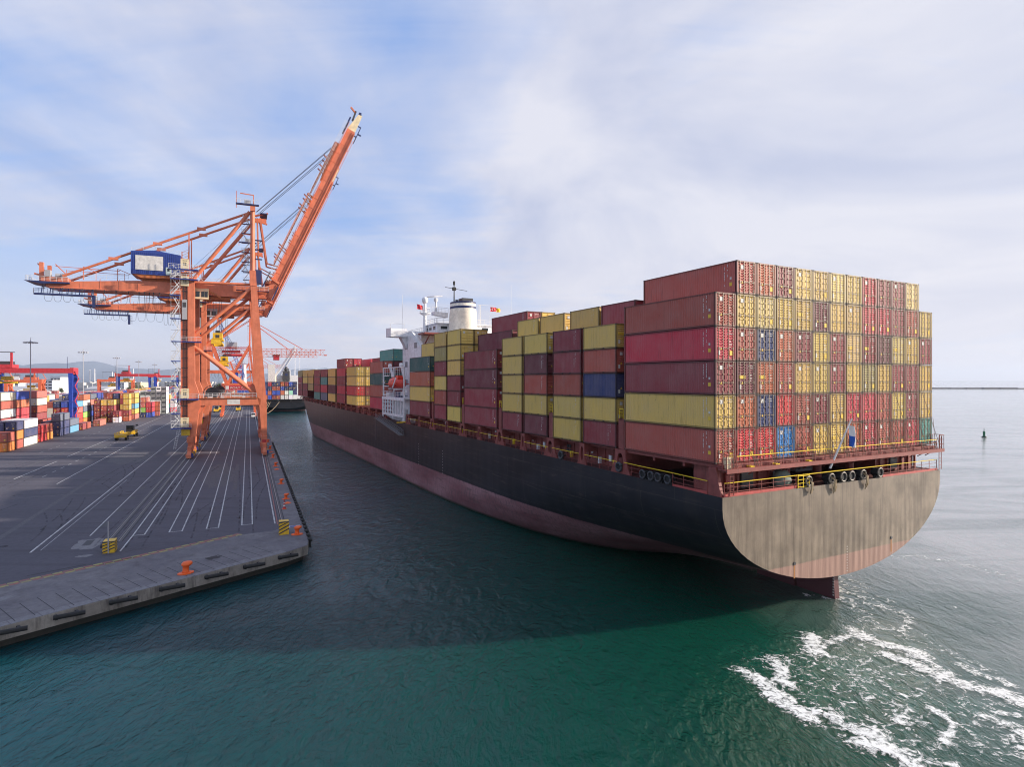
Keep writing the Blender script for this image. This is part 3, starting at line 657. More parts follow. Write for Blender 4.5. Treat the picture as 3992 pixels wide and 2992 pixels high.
def cont_bar(H, x):
    mb = MB(); mb.beam((x,-.005,.08), (x,-.005,H-.06), .045, .045, 0)
    for z in (.30, H*.35, H*.62, H-.3): mb.box(x-.07, x+.07, -.02, .03, z-.04, z+.04, 0)
    for z in (.1, H-.12): mb.box(x-.06, x+.06, -.035, .02, z-.05, z+.05, 0)
    s = 1 if x < 0 else -1
    mb.box(min(x,x+.34*s), max(x,x+.34*s), -.035, -.01, 1.02, 1.07, 0); mb.box(x-.05, x+.05, -.04, 0, .95, 1.14, 0)
    return mb
BODY = {}; DOOR = {}; BAR = {}
def mesh_of(cache, key, fn, mats, name):
    if key not in cache:
        mb = fn(); me = bpy.data.meshes.new(name); me.from_pydata(mb.v, [], mb.f)
        for m in mats: me.materials.append(m)
        me.polygons.foreach_set('material_index', mb.m); me.update(); cache[key] = me
    return cache[key]
NCONT = [0]; KEEP = {i for a_, b_ in [(1,82),(88,93),(99,104),(110,115),(121,125),(130,130),(136,136),(138,145),(165,170),(177,181),(186,191),(203,210),(215,215),(230,235),(244,247),(252,255),(260,263),(268,270),(277,280),(288,291),(297,303),(305,311),(313,314),(317,317),(321,325),(328,329),(332,335),(338,341),(344,351),(353,361),(364,367),(370,374),(417,419),(421,422),(425,426),(429,433),(439,439),(444,448),(454,460),(462,473),(475,475),(478,480),(483,483),(488,503),(508,508),(513,515),(520,521),(525,530),(535,536)] for i in range(a_, b_+1)}; REST = []
def container(pos, rz, L, H, col, label, group, doors=2, var=None):
    """doors: 0 body only, 1 door leaves, 2 leaves with locking bars"""
    var = random.randrange(8) if var is None else var
    me = mesh_of(BODY, (L,H,var%4), lambda: cont_body(L, H, var%4), CMATS, 'container_shell')
    j = rng(.86,1.14); c = [min(.8, q*1.22) for q in CC[col]]; c = (c[0]*j, c[1]*j*rng(.94,1.06), c[2]*j*rng(.94,1.06), 1)
    NCONT[0] += 1
    if KEEP is not None and NCONT[0] not in KEEP:
        REST.append((tuple(pos), rz, L, H, c)); return None
    if doors == 0:
        o = bpy.data.objects.new('shipping_container', me); COL.objects.link(o); o.color = c; o.location = pos; o.rotation_euler.z = rz
        tag(o, label, 'shipping container', group); DEBUG and o.__setitem__('idx', NCONT[0]); return o
    root = empty('shipping_container', pos, rz); tag(root, label, 'shipping container', group); DEBUG and root.__setitem__('idx', NCONT[0])
    o = bpy.data.objects.new('body', me); COL.objects.link(o); o.parent = root; o.color = c
    for s_ in (-1, 1):
        d = bpy.data.objects.new('door', mesh_of(DOOR, (H,s_,var), lambda: cont_door(H, s_, var), [M['cont'], M['decal'], M['decal_y']], 'door_leaf')); COL.objects.link(d); d.parent = root; d.color = c
        if doors == 2:
            for x in ((-.86,-.32) if s_ < 0 else (.32,.86)):
                r = bpy.data.objects.new('locking_bar', mesh_of(BAR, (H,x), lambda: cont_bar(H, x), [M['rod']], 'locking_bar_mesh')); COL.objects.link(r); r.parent = d; r.color = c
    return root
ORD = ['lowest tier','second tier','third tier','fourth tier','fifth tier','sixth tier','seventh tier']
NTH = ['first','second','third','fourth','fifth','sixth','seventh','eighth','ninth','tenth','eleventh','twelfth','thirteenth','fourteenth','fifteenth','sixteenth','seventeenth','eighteenth','nineteenth','twentieth']
CB = 14.2; PITCH = 2.55
# stern wall, top tier first; 13 columns from port to starboard
WALL = ['- brown rust maroon yellow yellow pale yellow crimson maroon maroon pale -',
        'brown yellow pale yellow yellow darkm yellow yellow crimson crimson maroon brown yellow',
        'crimson brown navy rust maroon yellow maroon pale maroon darkm pale yellow maroon',
        'maroon darkm rust brown yellow yellow maroon yellow olive yellow maroon maroon yellow',
        'yellow rust navy red brown maroon yellow crimson crimson brown yellow maroon yellow',
        'brown red red blue brown yellow yellow rust crimson brown brown crimson teal']

for ti, row in enumerate(WALL):
    tier = 5-ti
    for c_, nm in enumerate(row.split()):
        if nm == '-': continue
        pos = SH(.12+CW/2+c_*PITCH, 0, CB+tier*2.925)
        where = 'topmost' if (tier == 5 or (c_ in (0,12) and tier == 4)) else ORD[tier]
        # colours seen on the long side of the outer stack
        container(pos, SA, 12.19, 2.896, nm, f'{CN[nm]} container in the stern wall, {NTH[c_]} stack from the left, {where}', 'containers stacked on the stern', 2)
def stack(s, L, H, cols, x0=0, bay='', zb=CB, doors=1, grp='containers stacked along the ship', kind=None):
    """cols: list of strings (top to bottom) per lateral column starting at the port side"""
    for k, st in enumerate(cols):
        names = st.split()
        for i, nm in enumerate(names):
            tier = len(names)-1-i
            if nm == '-': continue
            wh = 'topmost' if i == 0 else ORD[tier]
            row = f'{NTH[k+x0]} row in' if k+x0 else 'outer row'
            container(SH(.12+CW/2+(k+x0)*PITCH, s, zb+tier*(H+.03)), SA, L, H, nm, f'{CN[nm]} container, {wh}, {row}, {bay}', grp, doors)
H1, H2 = 2.896, 2.591
def inner(s, L, H, tiers, x0, x1=12, zb=CB):
    for k in range(x0, x1+1):
        for t in range(tiers-(random.random() < .3)): REST.append((tuple(SH(.12+CW/2+k*PITCH, s, zb+t*(H+.03))), SA, L, H, (*(q*rng(.85,1.15) for q in CC[random.choice(['maroon','maroon','brown','yellow','crimson','darkm','yellow','rust'])]), 1)))
for a in ((13.5,6.06,2.591,6,2),(20.0,6.06,2.591,6,2),(27.4,6.06,2.591,6,2),(33.9,6.06,2.591,6,2),(41.6,12.19,2.896,5,4),(55.2,6.06,2.591,5,2),(61.7,6.06,2.591,6,2),(102.3,12.19,2.896,4,4),(129.2,12.19,2.7,5,6),(143.3,12.19,2.7,5,3),(157.7,12.19,2.7,4,2,11),(171.5,12.19,2.7,4,2,11),(185.2,12.19,2.7,4,2,11),(199,12.19,2.7,3,3,10),(212.6,12.19,2.7,3,3,9),(226,12.19,2.7,3,2,9)): inner(*a)
stack(13.5, 6.06, H2, ['yellow brown navy yellow maroon','maroon maroon yellow brown maroon maroon'], bay='stack just ahead of the stern block')
stack(20.0, 6.06, H2, ['maroon maroon brown yellow yellow','yellow maroon brown yellow yellow maroon'], bay='second stack ahead of the stern block')
stack(27.4, 6.06, H2, ['yellow darkm brown yellow darkm','yellow yellow brown yellow maroon maroon'], bay='third stack ahead of the stern block')
stack(33.9, 6.06, H2, ['yellow yellow yellow yellow maroon','yellow yellow brown yellow maroon maroon'], bay='fourth stack ahead of the stern block')
stack(41.6, 12.19, H1, ['maroon darkm maroon maroon','darkm maroon maroon maroon maroon','maroon yellow maroon brown maroon maroon','yellow crimson - - - -'], bay='all maroon stack amidships')
stack(55.2, 6.06, H2, ['yellow yellow yellow maroon maroon yellow','yellow yellow maroon maroon brown yellow','maroon maroon brown','maroon crimson','crimson maroon','maroon maroon','red maroon','crimson maroon','maroon crimson'], bay='tall yellow topped stack amidships')
stack(61.7, 6.06, H2, ['yellow olive maroon yellow brown maroon','yellow yellow maroon brown maroon maroon'], bay='tall stack beside the green container')
stack(70.0, 12.19, H1, ['green rust yellow maroon','yellow yellow maroon brown maroon'], bay='stack just behind the lifeboat')
stack(102.3, 12.19, H1, ['brown green brown crimson','teal darkm green maroon maroon','- darkm maroon brown maroon','maroon darkm brown maroon'], bay='stack just ahead of the lifeboat')
stack(129.2, 12.19, H1-.2, ['yellow yellow red yellow','yellow yellow maroon olive','maroon brown maroon brown','maroon red brown crimson maroon','rust rust crimson brown maroon','rust brown maroon brown maroon'], bay='yellow ended stack forward', doors=2)
stack(143.3, 12.19, H1-.2, ['maroon crimson maroon crimson maroon','crimson maroon brown maroon maroon','maroon maroon brown maroon'], bay='stack with five maroon sides forward')
stack(157.7, 12.19, H1-.2, ['yellow yellow darkm yellow','maroon yellow darkm yellow'], bay='yellow and maroon stack forward', doors=0)
stack(171.5, 12.19, H1-.2, ['maroon teal crimson slate','maroon maroon crimson slate'], bay='stack with the small teal container forward', doors=0)
stack(185.2, 12.19, H1-.2, ['maroon maroon maroon teal','crimson maroon maroon teal'], bay='maroon stack over a teal container', doors=0)
stack(199.0, 12.19, H1-.2, ['yellow yellow olive','yellow yellow olive','yellow pale olive'], bay='low yellow stack near the bow', zb=CB+.3+2.7, doors=0)
stack(212.6, 12.19, H1-.2, ['yellow yellow maroon maroon','pale maroon maroon maroon','yellow maroon maroon'], bay='second stack from the bow', zb=CB+.3, doors=0)
stack(226.0, 12.19, H1-.2, ['olive maroon maroon maroon','maroon maroon maroon maroon'], bay='foremost stack near the bow', zb=CB+.3, doors=0)
# ------------------------------------------------------------------ the container ship (local frame: x to starboard, y forward)
ship = empty('container_ship', (S0.x, S0.y, 0), SA)
tag(ship, 'huge dark hulled container ship with red waterline seen from its pale stern', 'container ship')
HB = 16.5
def lerp_tab(tab, s):
    if s <= tab[0][0]: return tab[0][1]
    for (a, va), (b, vb) in zip(tab, tab[1:]):
        if s <= b: return va+(vb-va)*(s-a)/(b-a)
    return tab[-1][1]
ZD = [(-.83,11.5),(20,11.75),(45,12.0),(120,12.3),(195,12.8),(230,13.0),(236,16.5),(300,17.4)]
ZT = [(-.83,10.5),(10,10),(18,9.2),(26.6,8.5),(36,6.5),(50,4),(70,1),(300,1)]; ZB = [(-.83,2.65),(10,1.6),(18,.2),(26.6,-2.2),(36,-4.5),(50,-7),(70,-10),(300,-10)]
def hull_point(s, k, K):
    zt, zb, zd = lerp_tab(ZT, s), lerp_tab(ZB, s), lerp_tab(ZD, s)
    kh = int(K*.6)
    if k <= kh:
        a = math.pi/2*k/kh; z = zt-(zt-zb)*math.cos(a); b = HB*math.sin(a)
    else:
        z = zt+(zd-zt)*(k-kh)/(K-kh); b = HB
    y = s
    if s > 190:
        f = (s-190)/(290-190); h = min(max(z/13.0, 0), 1.35)
        stem = 268+(max(z,0)/13.0)*14
        if z < 0: stem = 268
        y = 190+(stem-190)*f; e = 1.7+1.3*min(h,1)
        b *= max(0, 1-f**e)
    return b, y, z
def build_hull():
    K = 30; st = [-.83,1,3,5,8,12,16,20,25,30,36,43,50,60,70,85,100,130,160,190]+[190+100*(i/26) for i in range(1,27)]
    vs = []; fs = []; n = K+1
    for s in st:
        for side in (-1, 1):
            for k in range(n):
                b, y, z = hull_point(s, k, K); vs.append((HB+side*b, y, z))
    for i in range(len(st)-1):
        for side in (0,1):
            for k in range(K):
                a = i*2*n+side*n+k; c = a+2*n; fs.append((a,a+1,c+1,c) if side else (c,c+1,a+1,a))
    mb = MB(); mb.add(vs, fs); o = mb.build('hull', M['hull'], ship, smooth=True)
    # transom plate
    tb = MB(); out = [(HB-hull_point(-.83,k,K)[0], hull_point(-.83,k,K)[2]) for k in range(K,-1,-1)] + [(HB+hull_point(-.83,k,K)[0], hull_point(-.83,k,K)[2]) for k in range(1,K+1)]
    tb.prism(out, -.86, -.80, 'y'); t = tb.build('transom', M['transom'], o); tag(t, 'pale weathered transom with faded red lower edge')
    sc = MB()
    for x, z in ((9.0,4.75),(23.9,5.25)): sc.lathe([(.16,0),(.16,.05)], 12); sc.v[-24:] = [(x+a, -.87-c, z+b) for a,b,c in sc.v[-24:]]
    for k in range(10): sc.box(16.62, 16.72, -.875, -.86, 2.9+k*.26, 2.98+k*.26, 1)
    sc.build('scupper_holes', [M['dgrey'], M['decal']], o)
    rs = MB()
    for x, z, h in ((9.0,4.6,1.2),(23.9,5.1,1.3)): rs.add([(x-.08,-.868,z),(x+.08,-.868,z),(x+.11,-.868,z-h),(x-.1,-.868,z-h)], [(0,1,2,3)])
    rs.build('rust_streaks', plain('rust', (.34,.15,.05), .8), o)
    dm = MB()
    for s in (63, 76):
        d1 = MB()
        for k in range(9): d1.box(-.012, .0, s, s+.16, 4.6+k*.5, 4.72+k*.5)
        tag(d1.build('draught_marks', M['decal'], o), kind='stuff')
    dm.box(-.03,0,107.6,108.6,6.5,12,1); dm.build('fender_scar', [M['decal'], M['dgrey']], o)
    # rubbing deck edge strip
    return o
hull = build_hull()
dk = MB(); st = [-.8,1,12.6,20,45,80,120,160,195,230]+[232,236,240,246,252,258,264,270,276]
def deckb(s):
    if s < 190: return HB
    z = lerp_tab(ZD, s); stem = 268+z/13*14; f = (s-190)/(stem-190); return max(.3, HB*(1-min(1,f)**3))
rows = [(s, deckb(s)-.12, min(lerp_tab(ZD, s), 13.0 if s > 200 else 99)-.06) for s in st]
vs = []; 
for s, b, z in rows: vs += [(HB-b, s, z), (HB+b, s, z)]
dk.add(vs, [(2*i,2*i+1,2*i+3,2*i+2) for i in range(len(rows)-1)]); dk.build('weather_deck', M['deckred_dk'], ship)
# hatch coaming block under the stacks
cg = MB(); cg.box(2.0, 31.0, 13.1, 84, 11.7, 14.05); cg.box(2.0, 31.0, 101, 225, 12.0, 14.1); cg.box(5, 28, 225, 240, 12.4, 14.4)
for s in [13.1+i*1.55 for i in range(46)] + [101+i*1.6 for i in range(78)]: cg.box(1.86, 2.0, s, s+.12, 12.0, 14.0)
cg.box(.9, 2.05, 13.1, 84, 13.85, 14.02); cg.box(.9, 2.05, 101, 225, 13.9, 14.08)
cg.build('hatch_coaming', M['deckred'], ship)
# side supports with oval openings at the ends of every bay
def web(s, w, zt=14.12, flare=.75):
    zd = lerp_tab(ZD, s)-.05; H = zt-zd; N_ = 16
    def outer(t):
        c, s_ = math.cos(t), math.sin(t); k = 1/max(abs(c), abs(s_)); u, v_ = c*k, s_*k
        half = w/2 + (flare*max(0, (1-v_)/2)**2.4); return (s+u*half, zd+H/2+v_*H/2)
    out = [outer(2*math.pi*i/N_+.001) for i in range(N_)]
    inn = [(s+.26*w*math.cos(2*math.pi*i/N_+.001)*1.0, zd+H*.52+.33*H*math.copysign(abs(math.sin(2*math.pi*i/N_+.001))**.6, math.sin(2*math.pi*i/N_+.001))) for i in range(N_)]
    mb = MB(); mb.ring(out, inn, .12, .30, 'x'); mb.box(.12, 2.0, s-w/2, s-w/2+.08, zd+.6*H, zt); mb.box(.12, 2.0, s+w/2-.08, s+w/2, zd+.6*H, zt)
    mb.build('side_support', M['deckred'], ship)
webs = [12.85, 26.7, 40.75, 54.5, 68.9, 83.6, 101.0, 115.3, 122, 128.2, 142.4, 156.6, 170.7, 184.4, 198.3]
small = [19.8, 33.7, 47.8, 61.5, 76.2, 108.5, 135.5, 150, 164, 178, 191.5, 205.5]
for s in webs: web(s, 1.75)
for s in small: web(s, .95, flare=.45)
for s in (211.6, 218, 225, 231): web(s, 1.0)
# lashing bridge pillars standing in the gaps between bays
for s in (12.85, 26.7, 40.75, 54.5, 68.9):
    mb = MB(); mb.box(.25, 1.15, s-.42, s+.42, 14.15, 17.3, 0); mb.box(.25, 30, s-.30, s+.30, 17.1, 17.3, 0); mb.rail([(.3,s-.3,17.3),(.3,s+.3,17.3)], 1.0, .6, .03, 1)
    mb.box(.3,.9,s-.45,s-.40,17.3,17.42,1); mb.build('lashing_bridge', [M['deckred'], M['yrail']], ship)
# deck edge handrail
hrs = [MB(), MB()]; edges = sorted(webs+small+[211.6,218,225,231])
for a, b in zip(edges, edges[1:]):
    if 84 < (a+b)/2 < 101: continue
    za, zb_ = lerp_tab(ZD,a)-.02, lerp_tab(ZD,b)-.02
    hrs[0 if a < 84 else 1].rail([(.10,a+.5,za),(.10,b-.5,zb_)], 1.15, 1.5, .028, 0, 1 if a < 84 else 2)
hr = hrs[0]; hr.rail([(.10,.9,11.5),(.10,5.1,11.6)], 1.15, 1.5, .028, 0, 1); hr.rail([(.10,9.8,11.65),(.10,12.2,11.7)], 1.15, 1.2, .028, 0, 1); hr.beam((.10,5.1,12.75),(.10,9.8,12.8),.06,.06,1)
hr.box(.06,.16,.9,5.1,11.45,11.75,3)
for h_ in hrs: h_.build('deck_handrail', [M['deckred'], M['yrail'], M['orange_dk'], M['deckred_br']], ship)
# small equipment along the side passage
eq = MB()
for k, s in enumerate([15.2,17.9,23.6,29.4,31.6,38.4,43.7,46.5,50.3,57.2,64.0,72.1,79.4]):
    z = lerp_tab(ZD, s)-.05; eq.box(1.2,1.5,s,s+.28,z+.3,z+1.0, 1 if k % 2 else 0)
    if k % 3 == 0: eq.box(1.7,1.86,s+1.2,s+1.65,z+.7,z+1.35, 2)
    if k % 3 == 1: eq.lathe([(.02,0),(.22,.02),(.22,.08)], 10); eq.v[-30:] = [(1.82-c, s+2.2+a, z+1.4+b) for a,b,c in eq.v[-30:]]; eq.m[-32:] = [3]*32
    if k % 4 == 2:
        for q in range(4): eq.box(1.8,1.86,s+1.0+q%2*.5,s+1.4+q%2*.5,z+.7+q//2*.55,z+1.1+q//2*.55,4)
eq.build('deck_equipment', [M['yellow'], M['yrail'], M['red' if 'red' in M else 'deckred_br'], M['white'], M['dgrey']], ship)
# ---- stern: supports, mooring deck, catwalk
sp_ = MB(); sp_.box(.35, 32.6, -.55, 12.7, 13.86, 14.14, 0)
for y in (-.5, 4, 8, 12.3): sp_.box(.5, 32.5, y, y+.25, 13.5, 13.86, 0)
sp_.build('container_platform', M['deckred'], ship)
bk = MB(); bk.box(.6, 32.4, 12.7, 12.9, 11.5, 13.9, 0)
bk.box(1.0,8.8,1.4,1.6,11.5,13.86,0); bk.box(25.2,32.0,1.4,1.6,11.5,13.86,0)
for x in [1.4+i*1.35 for i in range(6)]+[25.6+i*1.3 for i in range(6)]: bk.box(x, x+.14, 1.2, 1.4, 11.5, 13.86, 0)
bk.box(2.6,3.1,1.15,1.32,12.1,13.3,1); bk.box(4.6,6.1,1.18,1.42,11.6,13.2,2); bk.box(27.4,28.6,1.18,1.42,11.7,13.2,2)
bk.box(8.8,9.0,1.4,8,11.5,13.86,0); bk.box(25.0,25.2,1.4,8,11.5,13.86,0); bk.box(1.0,1.2,1.6,3.4,11.5,13.86,0)
bk.build('stern_bulkhead', [M['deckred'], M['deckred_br'], M['dgrey']], ship)
for x in (12.2, 17.0, 22.3):
    MB().lathe([(.42,11.45),(.42,13.7)], 14, x, 2.5).build('deck_pillar', M['deckred'], ship)
cp = MB(); cp.add([(.12,-.6,11.45),(.12,1.5,11.45),(.12,.75,13.9),(.12,.0,13.9),(.45,-.6,11.45),(.45,1.5,11.45),(.45,.75,13.9),(.45,.0,13.9)], [(0,1,2,3),(7,6,5,4),(0,4,5,1),(1,5,6,2),(2,6,7,3),(3,7,4,0)])
cp.build('corner_pillar', M['deckred'], ship)
cw = MB(); cw.box(.2, 33.3, -1.15, -.15, 13.72, 13.84, 0); cw.box(.2, 33.3, -1.17, -1.1, 13.5, 13.86, 0)
for x in [1+i*1.45 for i in range(22)]: cw.beam((x,-.15,13.1),(x,-1.05,13.7),.06,.08,0)
cw.rail([(1.4,-1.1,13.84),(31.9,-1.1,13.84)], 1.05, 1.45, .028, 0, 1); cw.rail([(.2,-1.1,13.84),(1.3,-1.1,13.84)], 1.25, .55, .025, 0); cw.rail([(.2,-1.1,13.84),(.2,-.2,13.84)], 1.25, .5, .025, 0)
cw.rail([(32.5,-1.1,13.84),(33.3,-1.1,13.84),(33.3,-.2,13.84),(32.5,-.2,13.84)], 1.5, .45, .025, 0)
cw.box(.55,1.15,-.85,-.45,13.86,14.8,2)
for x in (3.2,6.4,10.9): cw.box(x,x+.5,-1.0,-.5,13.86,13.95,1)
cw.build('stern_catwalk', [M['deckred'], M['yrail'], M['cream']], ship)
sr = MB(); sr.rail([(.35,-.72,11.5),(9.4,-.72,11.5)], 1.15, 1.45, .028, 0, 1); sr.beam((9.4,-.72,12.65),(22.6,-.72,12.65),.06,.06,1); sr.rail([(22.6,-.72,11.5),(32.6,-.72,11.5)], 1.15, 1.45, .028, 0, 1)
sr.box(.3, 9.4, -.78, -.68, 11.48, 11.75, 2); sr.box(22.6, 32.7, -.78, -.68, 11.48, 11.72, 2)
for k in range(4): sr.beam((9.45,-.9,11.6+k*.33),(11.0,-.9,11.6+k*.33),.045,.045,1)
for x in (9.45,10.2,11.0): sr.beam((x,-.9,11.5),(x,-.9,12.75),.05,.05,1)
# ladders at both corners
for x in (.75, 33.1):
    for q in (0,.45): sr.beam((x+q*(1 if x < 5 else -1),-.95,11.6),(x+q*(1 if x < 5 else -1),-.95,15.2 if x > 5 else 13.8),.05,.05,0)
    for k in range(9 if x > 5 else 6): sr.beam((x,-.95,11.7+k*.38),(x+(.45 if x < 5 else -.45),-.95,11.7+k*.38),.035,.035,0)
sr.build('stern_handrail', [M['deckred'], M['yrail'], M['deckred_br']], ship)
for x in [10.9, 14.2, 16.0, 17.3, 19.1, 21.9]:
    f = MB(); pr = []
    for i in range(25):
        a = 2*math.pi*i/24; pr.append((x+.42*math.cos(a), -.95, 12.05+.42*math.sin(a)))
    f.tube(pr, .075, 8, 0, cap=False); f.box(x-.5,x+.5,-.85,-.5,11.45,11.75,1); f.tube([(x,-.9,12.05),(x,-.2,12.05)], .40, 14, 1); f.build('fairlead', [plain('worn_steel', (.17,.15,.13), .5, .3), M['black']], ship)
for y in (5.6, 6.9, 7.9, 9.1):
    f = MB(); pr = [(-.10, y+.38*math.cos(2*math.pi*i/24), 12.1+.38*math.sin(2*math.pi*i/24)) for i in range(25)]
    f.tube(pr, .09, 8, 0, cap=False); f.tube([(-.05,y,12.1),(.6,y,12.1)], .36, 14, 1); f.box(.0,.4,y-.45,y+.45,11.6,11.85,1); f.build('fairlead', [M['dgrey'], M['black']], ship)
for y in (12.9,24.0):
    f = MB(); pr = [(-.02, y+.42*math.cos(2*math.pi*i/24), 12.3+.42*math.sin(2*math.pi*i/24)) for i in range(25)]
    f.tube(pr, .13, 8, 0, cap=False); f.tube([(.02,y,12.3),(.5,y,12.3)], .36, 14, 1); f.build('fairlead', [M['dgrey'], M['black']], ship)
for x in (14.3, 19.3, 11.0):
    rp = MB()
    for q in range(4):
        a = rng(-.15,.15); rp.tube([(x+a,-.8,12.1+rng(0,.35)),(x+a+.1,-1.2,11.9),(x+a+rng(-.1,.25),-1.12,11.2+rng(-.3,.3)),(x+a+.15,-1.0,10.7+rng(-.1,.5)),(x+a+.3,-1.1,11.3)], .05, 6)
    rp.build('hanging_rope', M['rope'], ship)
wn = MB()
for x, y in ((13.5,6),(19.5,6),(7,5)):
    wn.tube([(x-1.2,y,12.3),(x+1.2,y,12.3)], .55, 14, 0); wn.tube([(x-1.3,y,12.3),(x-1.15,y,12.3)], .85, 14, 0); wn.tube([(x+1.15,y,12.3),(x+1.3,y,12.3)], .85, 14, 0); wn.box(x-1.6,x+1.6,y-.5,y+.5,11.45,11.8,0)
wn.build('mooring_winch', M['grey'], ship)
cv = MB(); cv.lathe([(.9,11.45),(1.0,12.0),(.85,12.6),(.5,12.95),(.1,13.05)], 12, 9.2, .6, 0, 1.1, .7); cv.build('covered_reel', plain('tarpaulin', (.20,.24,.20), .8), ship, smooth=True)
rd = MB(); rd.prism([(-.2,-3),(4.2,-3),(4.2,2.6),(.2,2.6)], 16.15, 16.85, 'x'); rd.prism([(4.35,-3),(8.2,-3),(9.5,2.2),(4.35,2.2)], 16.0, 17.0, 'x')
for k in range(8): rd.box(16.13, 16.16, .1, .25, .3+k*.26, .42+k*.26, 1)
sk = MB(); sk.add([(15.9,9.7,-3),(17.1,9.7,-3),(17.1,9.7,1.9),(15.9,9.7,1.9),(13.5,30,-3),(19.5,30,-3),(19.5,30,.5),(13.5,30,.5)], [(0,1,2,3),(7,6,5,4),(0,4,5,1),(1,5,6,2),(2,6,7,3),(3,7,4,0)]); sk.build('skeg', M['hull'], ship)
rd.build('rudder', [plain('rudder_red', (.10,.03,.035), .5), M['decal']], ship)
fs_ = MB(); fs_.tube([(14.0,-.9,13.0),(15.6,-2.0,17.7)], [.11,.06], 8); fs_.build('ensign_staff', M['white'], ship)
# ---- accommodation block
dh = MB(); dh.box(4.0, 29.0, 86, 99.3, 12, 31.2)
house = dh.build('deckhouse', M['white'], ship)
win = []
for z in (28.4, 24.3, 20.2, 16.6):
    for y in (96.9, 90.4):
        mb = MB()
        for q in range(3): mb.box(3.95, 4.0, y-q*.62, y-q*.62+.22, z, z+1.25)
        mb.build('window', M['glass'], house)
for z in (28.4, 25.2, 22):
    for x in (7, 11, 15, 19, 23, 26): MB().box(x, x+.7, 85.95, 86, z, z+.9).build('window', M['glass'], house)
bd = MB(); bd.box(0, 33, 95.4, 99.3, 31.2, 32.6, 0); bd.box(4, 29, 86, 95.4, 31.2, 31.5, 0); bd.box(.0,.15,95.4,99.3,32.6,33.2,0); bd.box(0,5,99.15,99.3,32.6,33.4,0)
bd.add([(2.6,96,31.2),(4,96,31.2),(4,96,28.6),(2.6,98,31.2),(4,98,31.2),(4,98,28.6)], [(0,1,2),(5,4,3),(0,2,5,3)], 0)
for q in (.3,3.5): bd.tube([(q,96.5,32.6),(q,96.5,34.3)], .05, 6)
bd.tube([(.3,96.5,34.3),(3.5,96.5,34.3)], .05, 6)
bd.rail([(4.2,86.1,31.5),(28.8,86.1,31.5)], 1.1, 1.5, .03, 1); bd.rail([(4.1,86.1,31.5),(4.1,95.2,31.5)], 1.1, 1.5, .03, 1)
bd.build('bridge_wing', [M['white'], M['rail_w']], ship)
rdk = MB(); rdk.box(3.2, 29.5, 81.6, 86, 31.0, 31.35, 0)
for x in (4.5,10,16,22,28): rdk.beam((x,82,31.0),(x,86,28.6),.18,.25,0)
rdk.tube([(7.5,82.6,30.1),(12,82.6,30.1)], .7, 12, 1); rdk.build('aft_awning_deck', [M['deckred'], M['boatred']], ship)
sty = MB(); sty.beam((1.9,86.5,31.6),(4.4,79.4,25.2),.5,.7); sty.beam((2.9,85.9,31.3),(4.4,82,26.0),.25,.4); sty.build('crane_jib', M['white'], ship)
wh = MB(); wh.box(8.5, 24.5, 88.5, 96.5, 31.5, 33.9, 0); wh.box(8.1, 24.9, 88.1, 96.9, 33.9, 34.1, 0)
wh.rail([(8.5,88.4,34.1),(24.5,88.4,34.1)], 1.1, 1.4, .04, 1); wh.rail([(8.4,88.4,34.1),(8.4,96.4,34.1)], 1.1, 1.4, .04, 1); wh.rail([(8.5,96.5,34.1),(24.5,96.5,34.1)], 1.1, 1.4, .04, 1)
whl = wh.build('wheelhouse', [M['white'], M['rail_w']], ship)
for x in (9.4,12.6,19.6): MB().box(x, x+1.5, 88.44, 88.5, 32.7, 33.4).build('window', M['glass'], whl)
for y in (89.5,92,94.3): MB().box(8.44, 8.5, y, y+1.4, 32.7, 33.4).build('window', M['glass'], whl)
MB().tube([(16.4,88.40,33.0),(16.4,88.5,33.0)], .4, 14).build('lifebuoy', M['boatred'], whl)
rm = MB(); rm.tube([(8.0,95,32.0),(8.0,95,39.3)], [.55,.28], 12, 0)
rm.lathe([(.4,36.3),(1.3,36.8),(1.3,36.9)], 14, 8, 95); rm.rail([(8+1.2*math.cos(a),95+1.2*math.sin(a),36.9) for a in [i*math.pi/4 for i in range(9)]], 1.1, 1.3, .03, 1)
mast = rm.build('signal_mast', [M['white'], M['rail_w']], ship)
ra = MB(); ra.lathe([(.35,0),(.6,.25),(.74,.7),(.68,1.1),(.42,1.45),(.06,1.56)], 18, 8, 95); ra.v = [(x,y,z+39.1) for x,y,z in ra.v]; ra.build('radome', M['white'], mast, smooth=True)
fn = MB(); FX, FY = 13.2, 84.8
fn.lathe([(3.35,30.5),(3.2,33),(3.0,36),(2.85,38.3),(2.7,38.35),(2.7,38.1)], 32, FX, FY, 0, .96, 1.15)
fun = fn.build('funnel', paint('funnel_ivory', (.78,.71,.58), .45, .15, (.35,.25,.15)), ship, smooth=True)
MB().lathe([(2.93,36.95),(2.90,37.45)], 32, FX, FY, 0, .965, 1.155).build('funnel_band', M['navy'], fun); MB().lathe([(2.885,38.1),(2.87,38.42)], 32, FX, FY, 0, .965, 1.155).build('funnel_band', M['navy'], fun)
ex = MB(); ex.box(FX-.6, FX+1.9, FY-1.2, FY+1.2, 38.3, 39.35); ex.tube([(FX-1.5,FY,38.2),(FX-1.5,FY,39.0)], .3, 10); ex.build('exhaust_box', M['dgrey'], fun)
mm = MB(); mm.tube([(FX-2.1,FY,38.2),(FX-2.1,FY,43.2)], [.16,.08], 8); mm.beam((FX-4.2,FY,41.6),(FX+1.0,FY,41.1),.09,.09); mm.box(FX-2.45,FX-1.75,FY-.3,FY+.3,41.0,41.7); mm.tube([(FX-2.1,FY,42.2),(FX-2.1,FY,43.0)], .25, 8)
mm.build('navigation_mast', M['black'], ship)
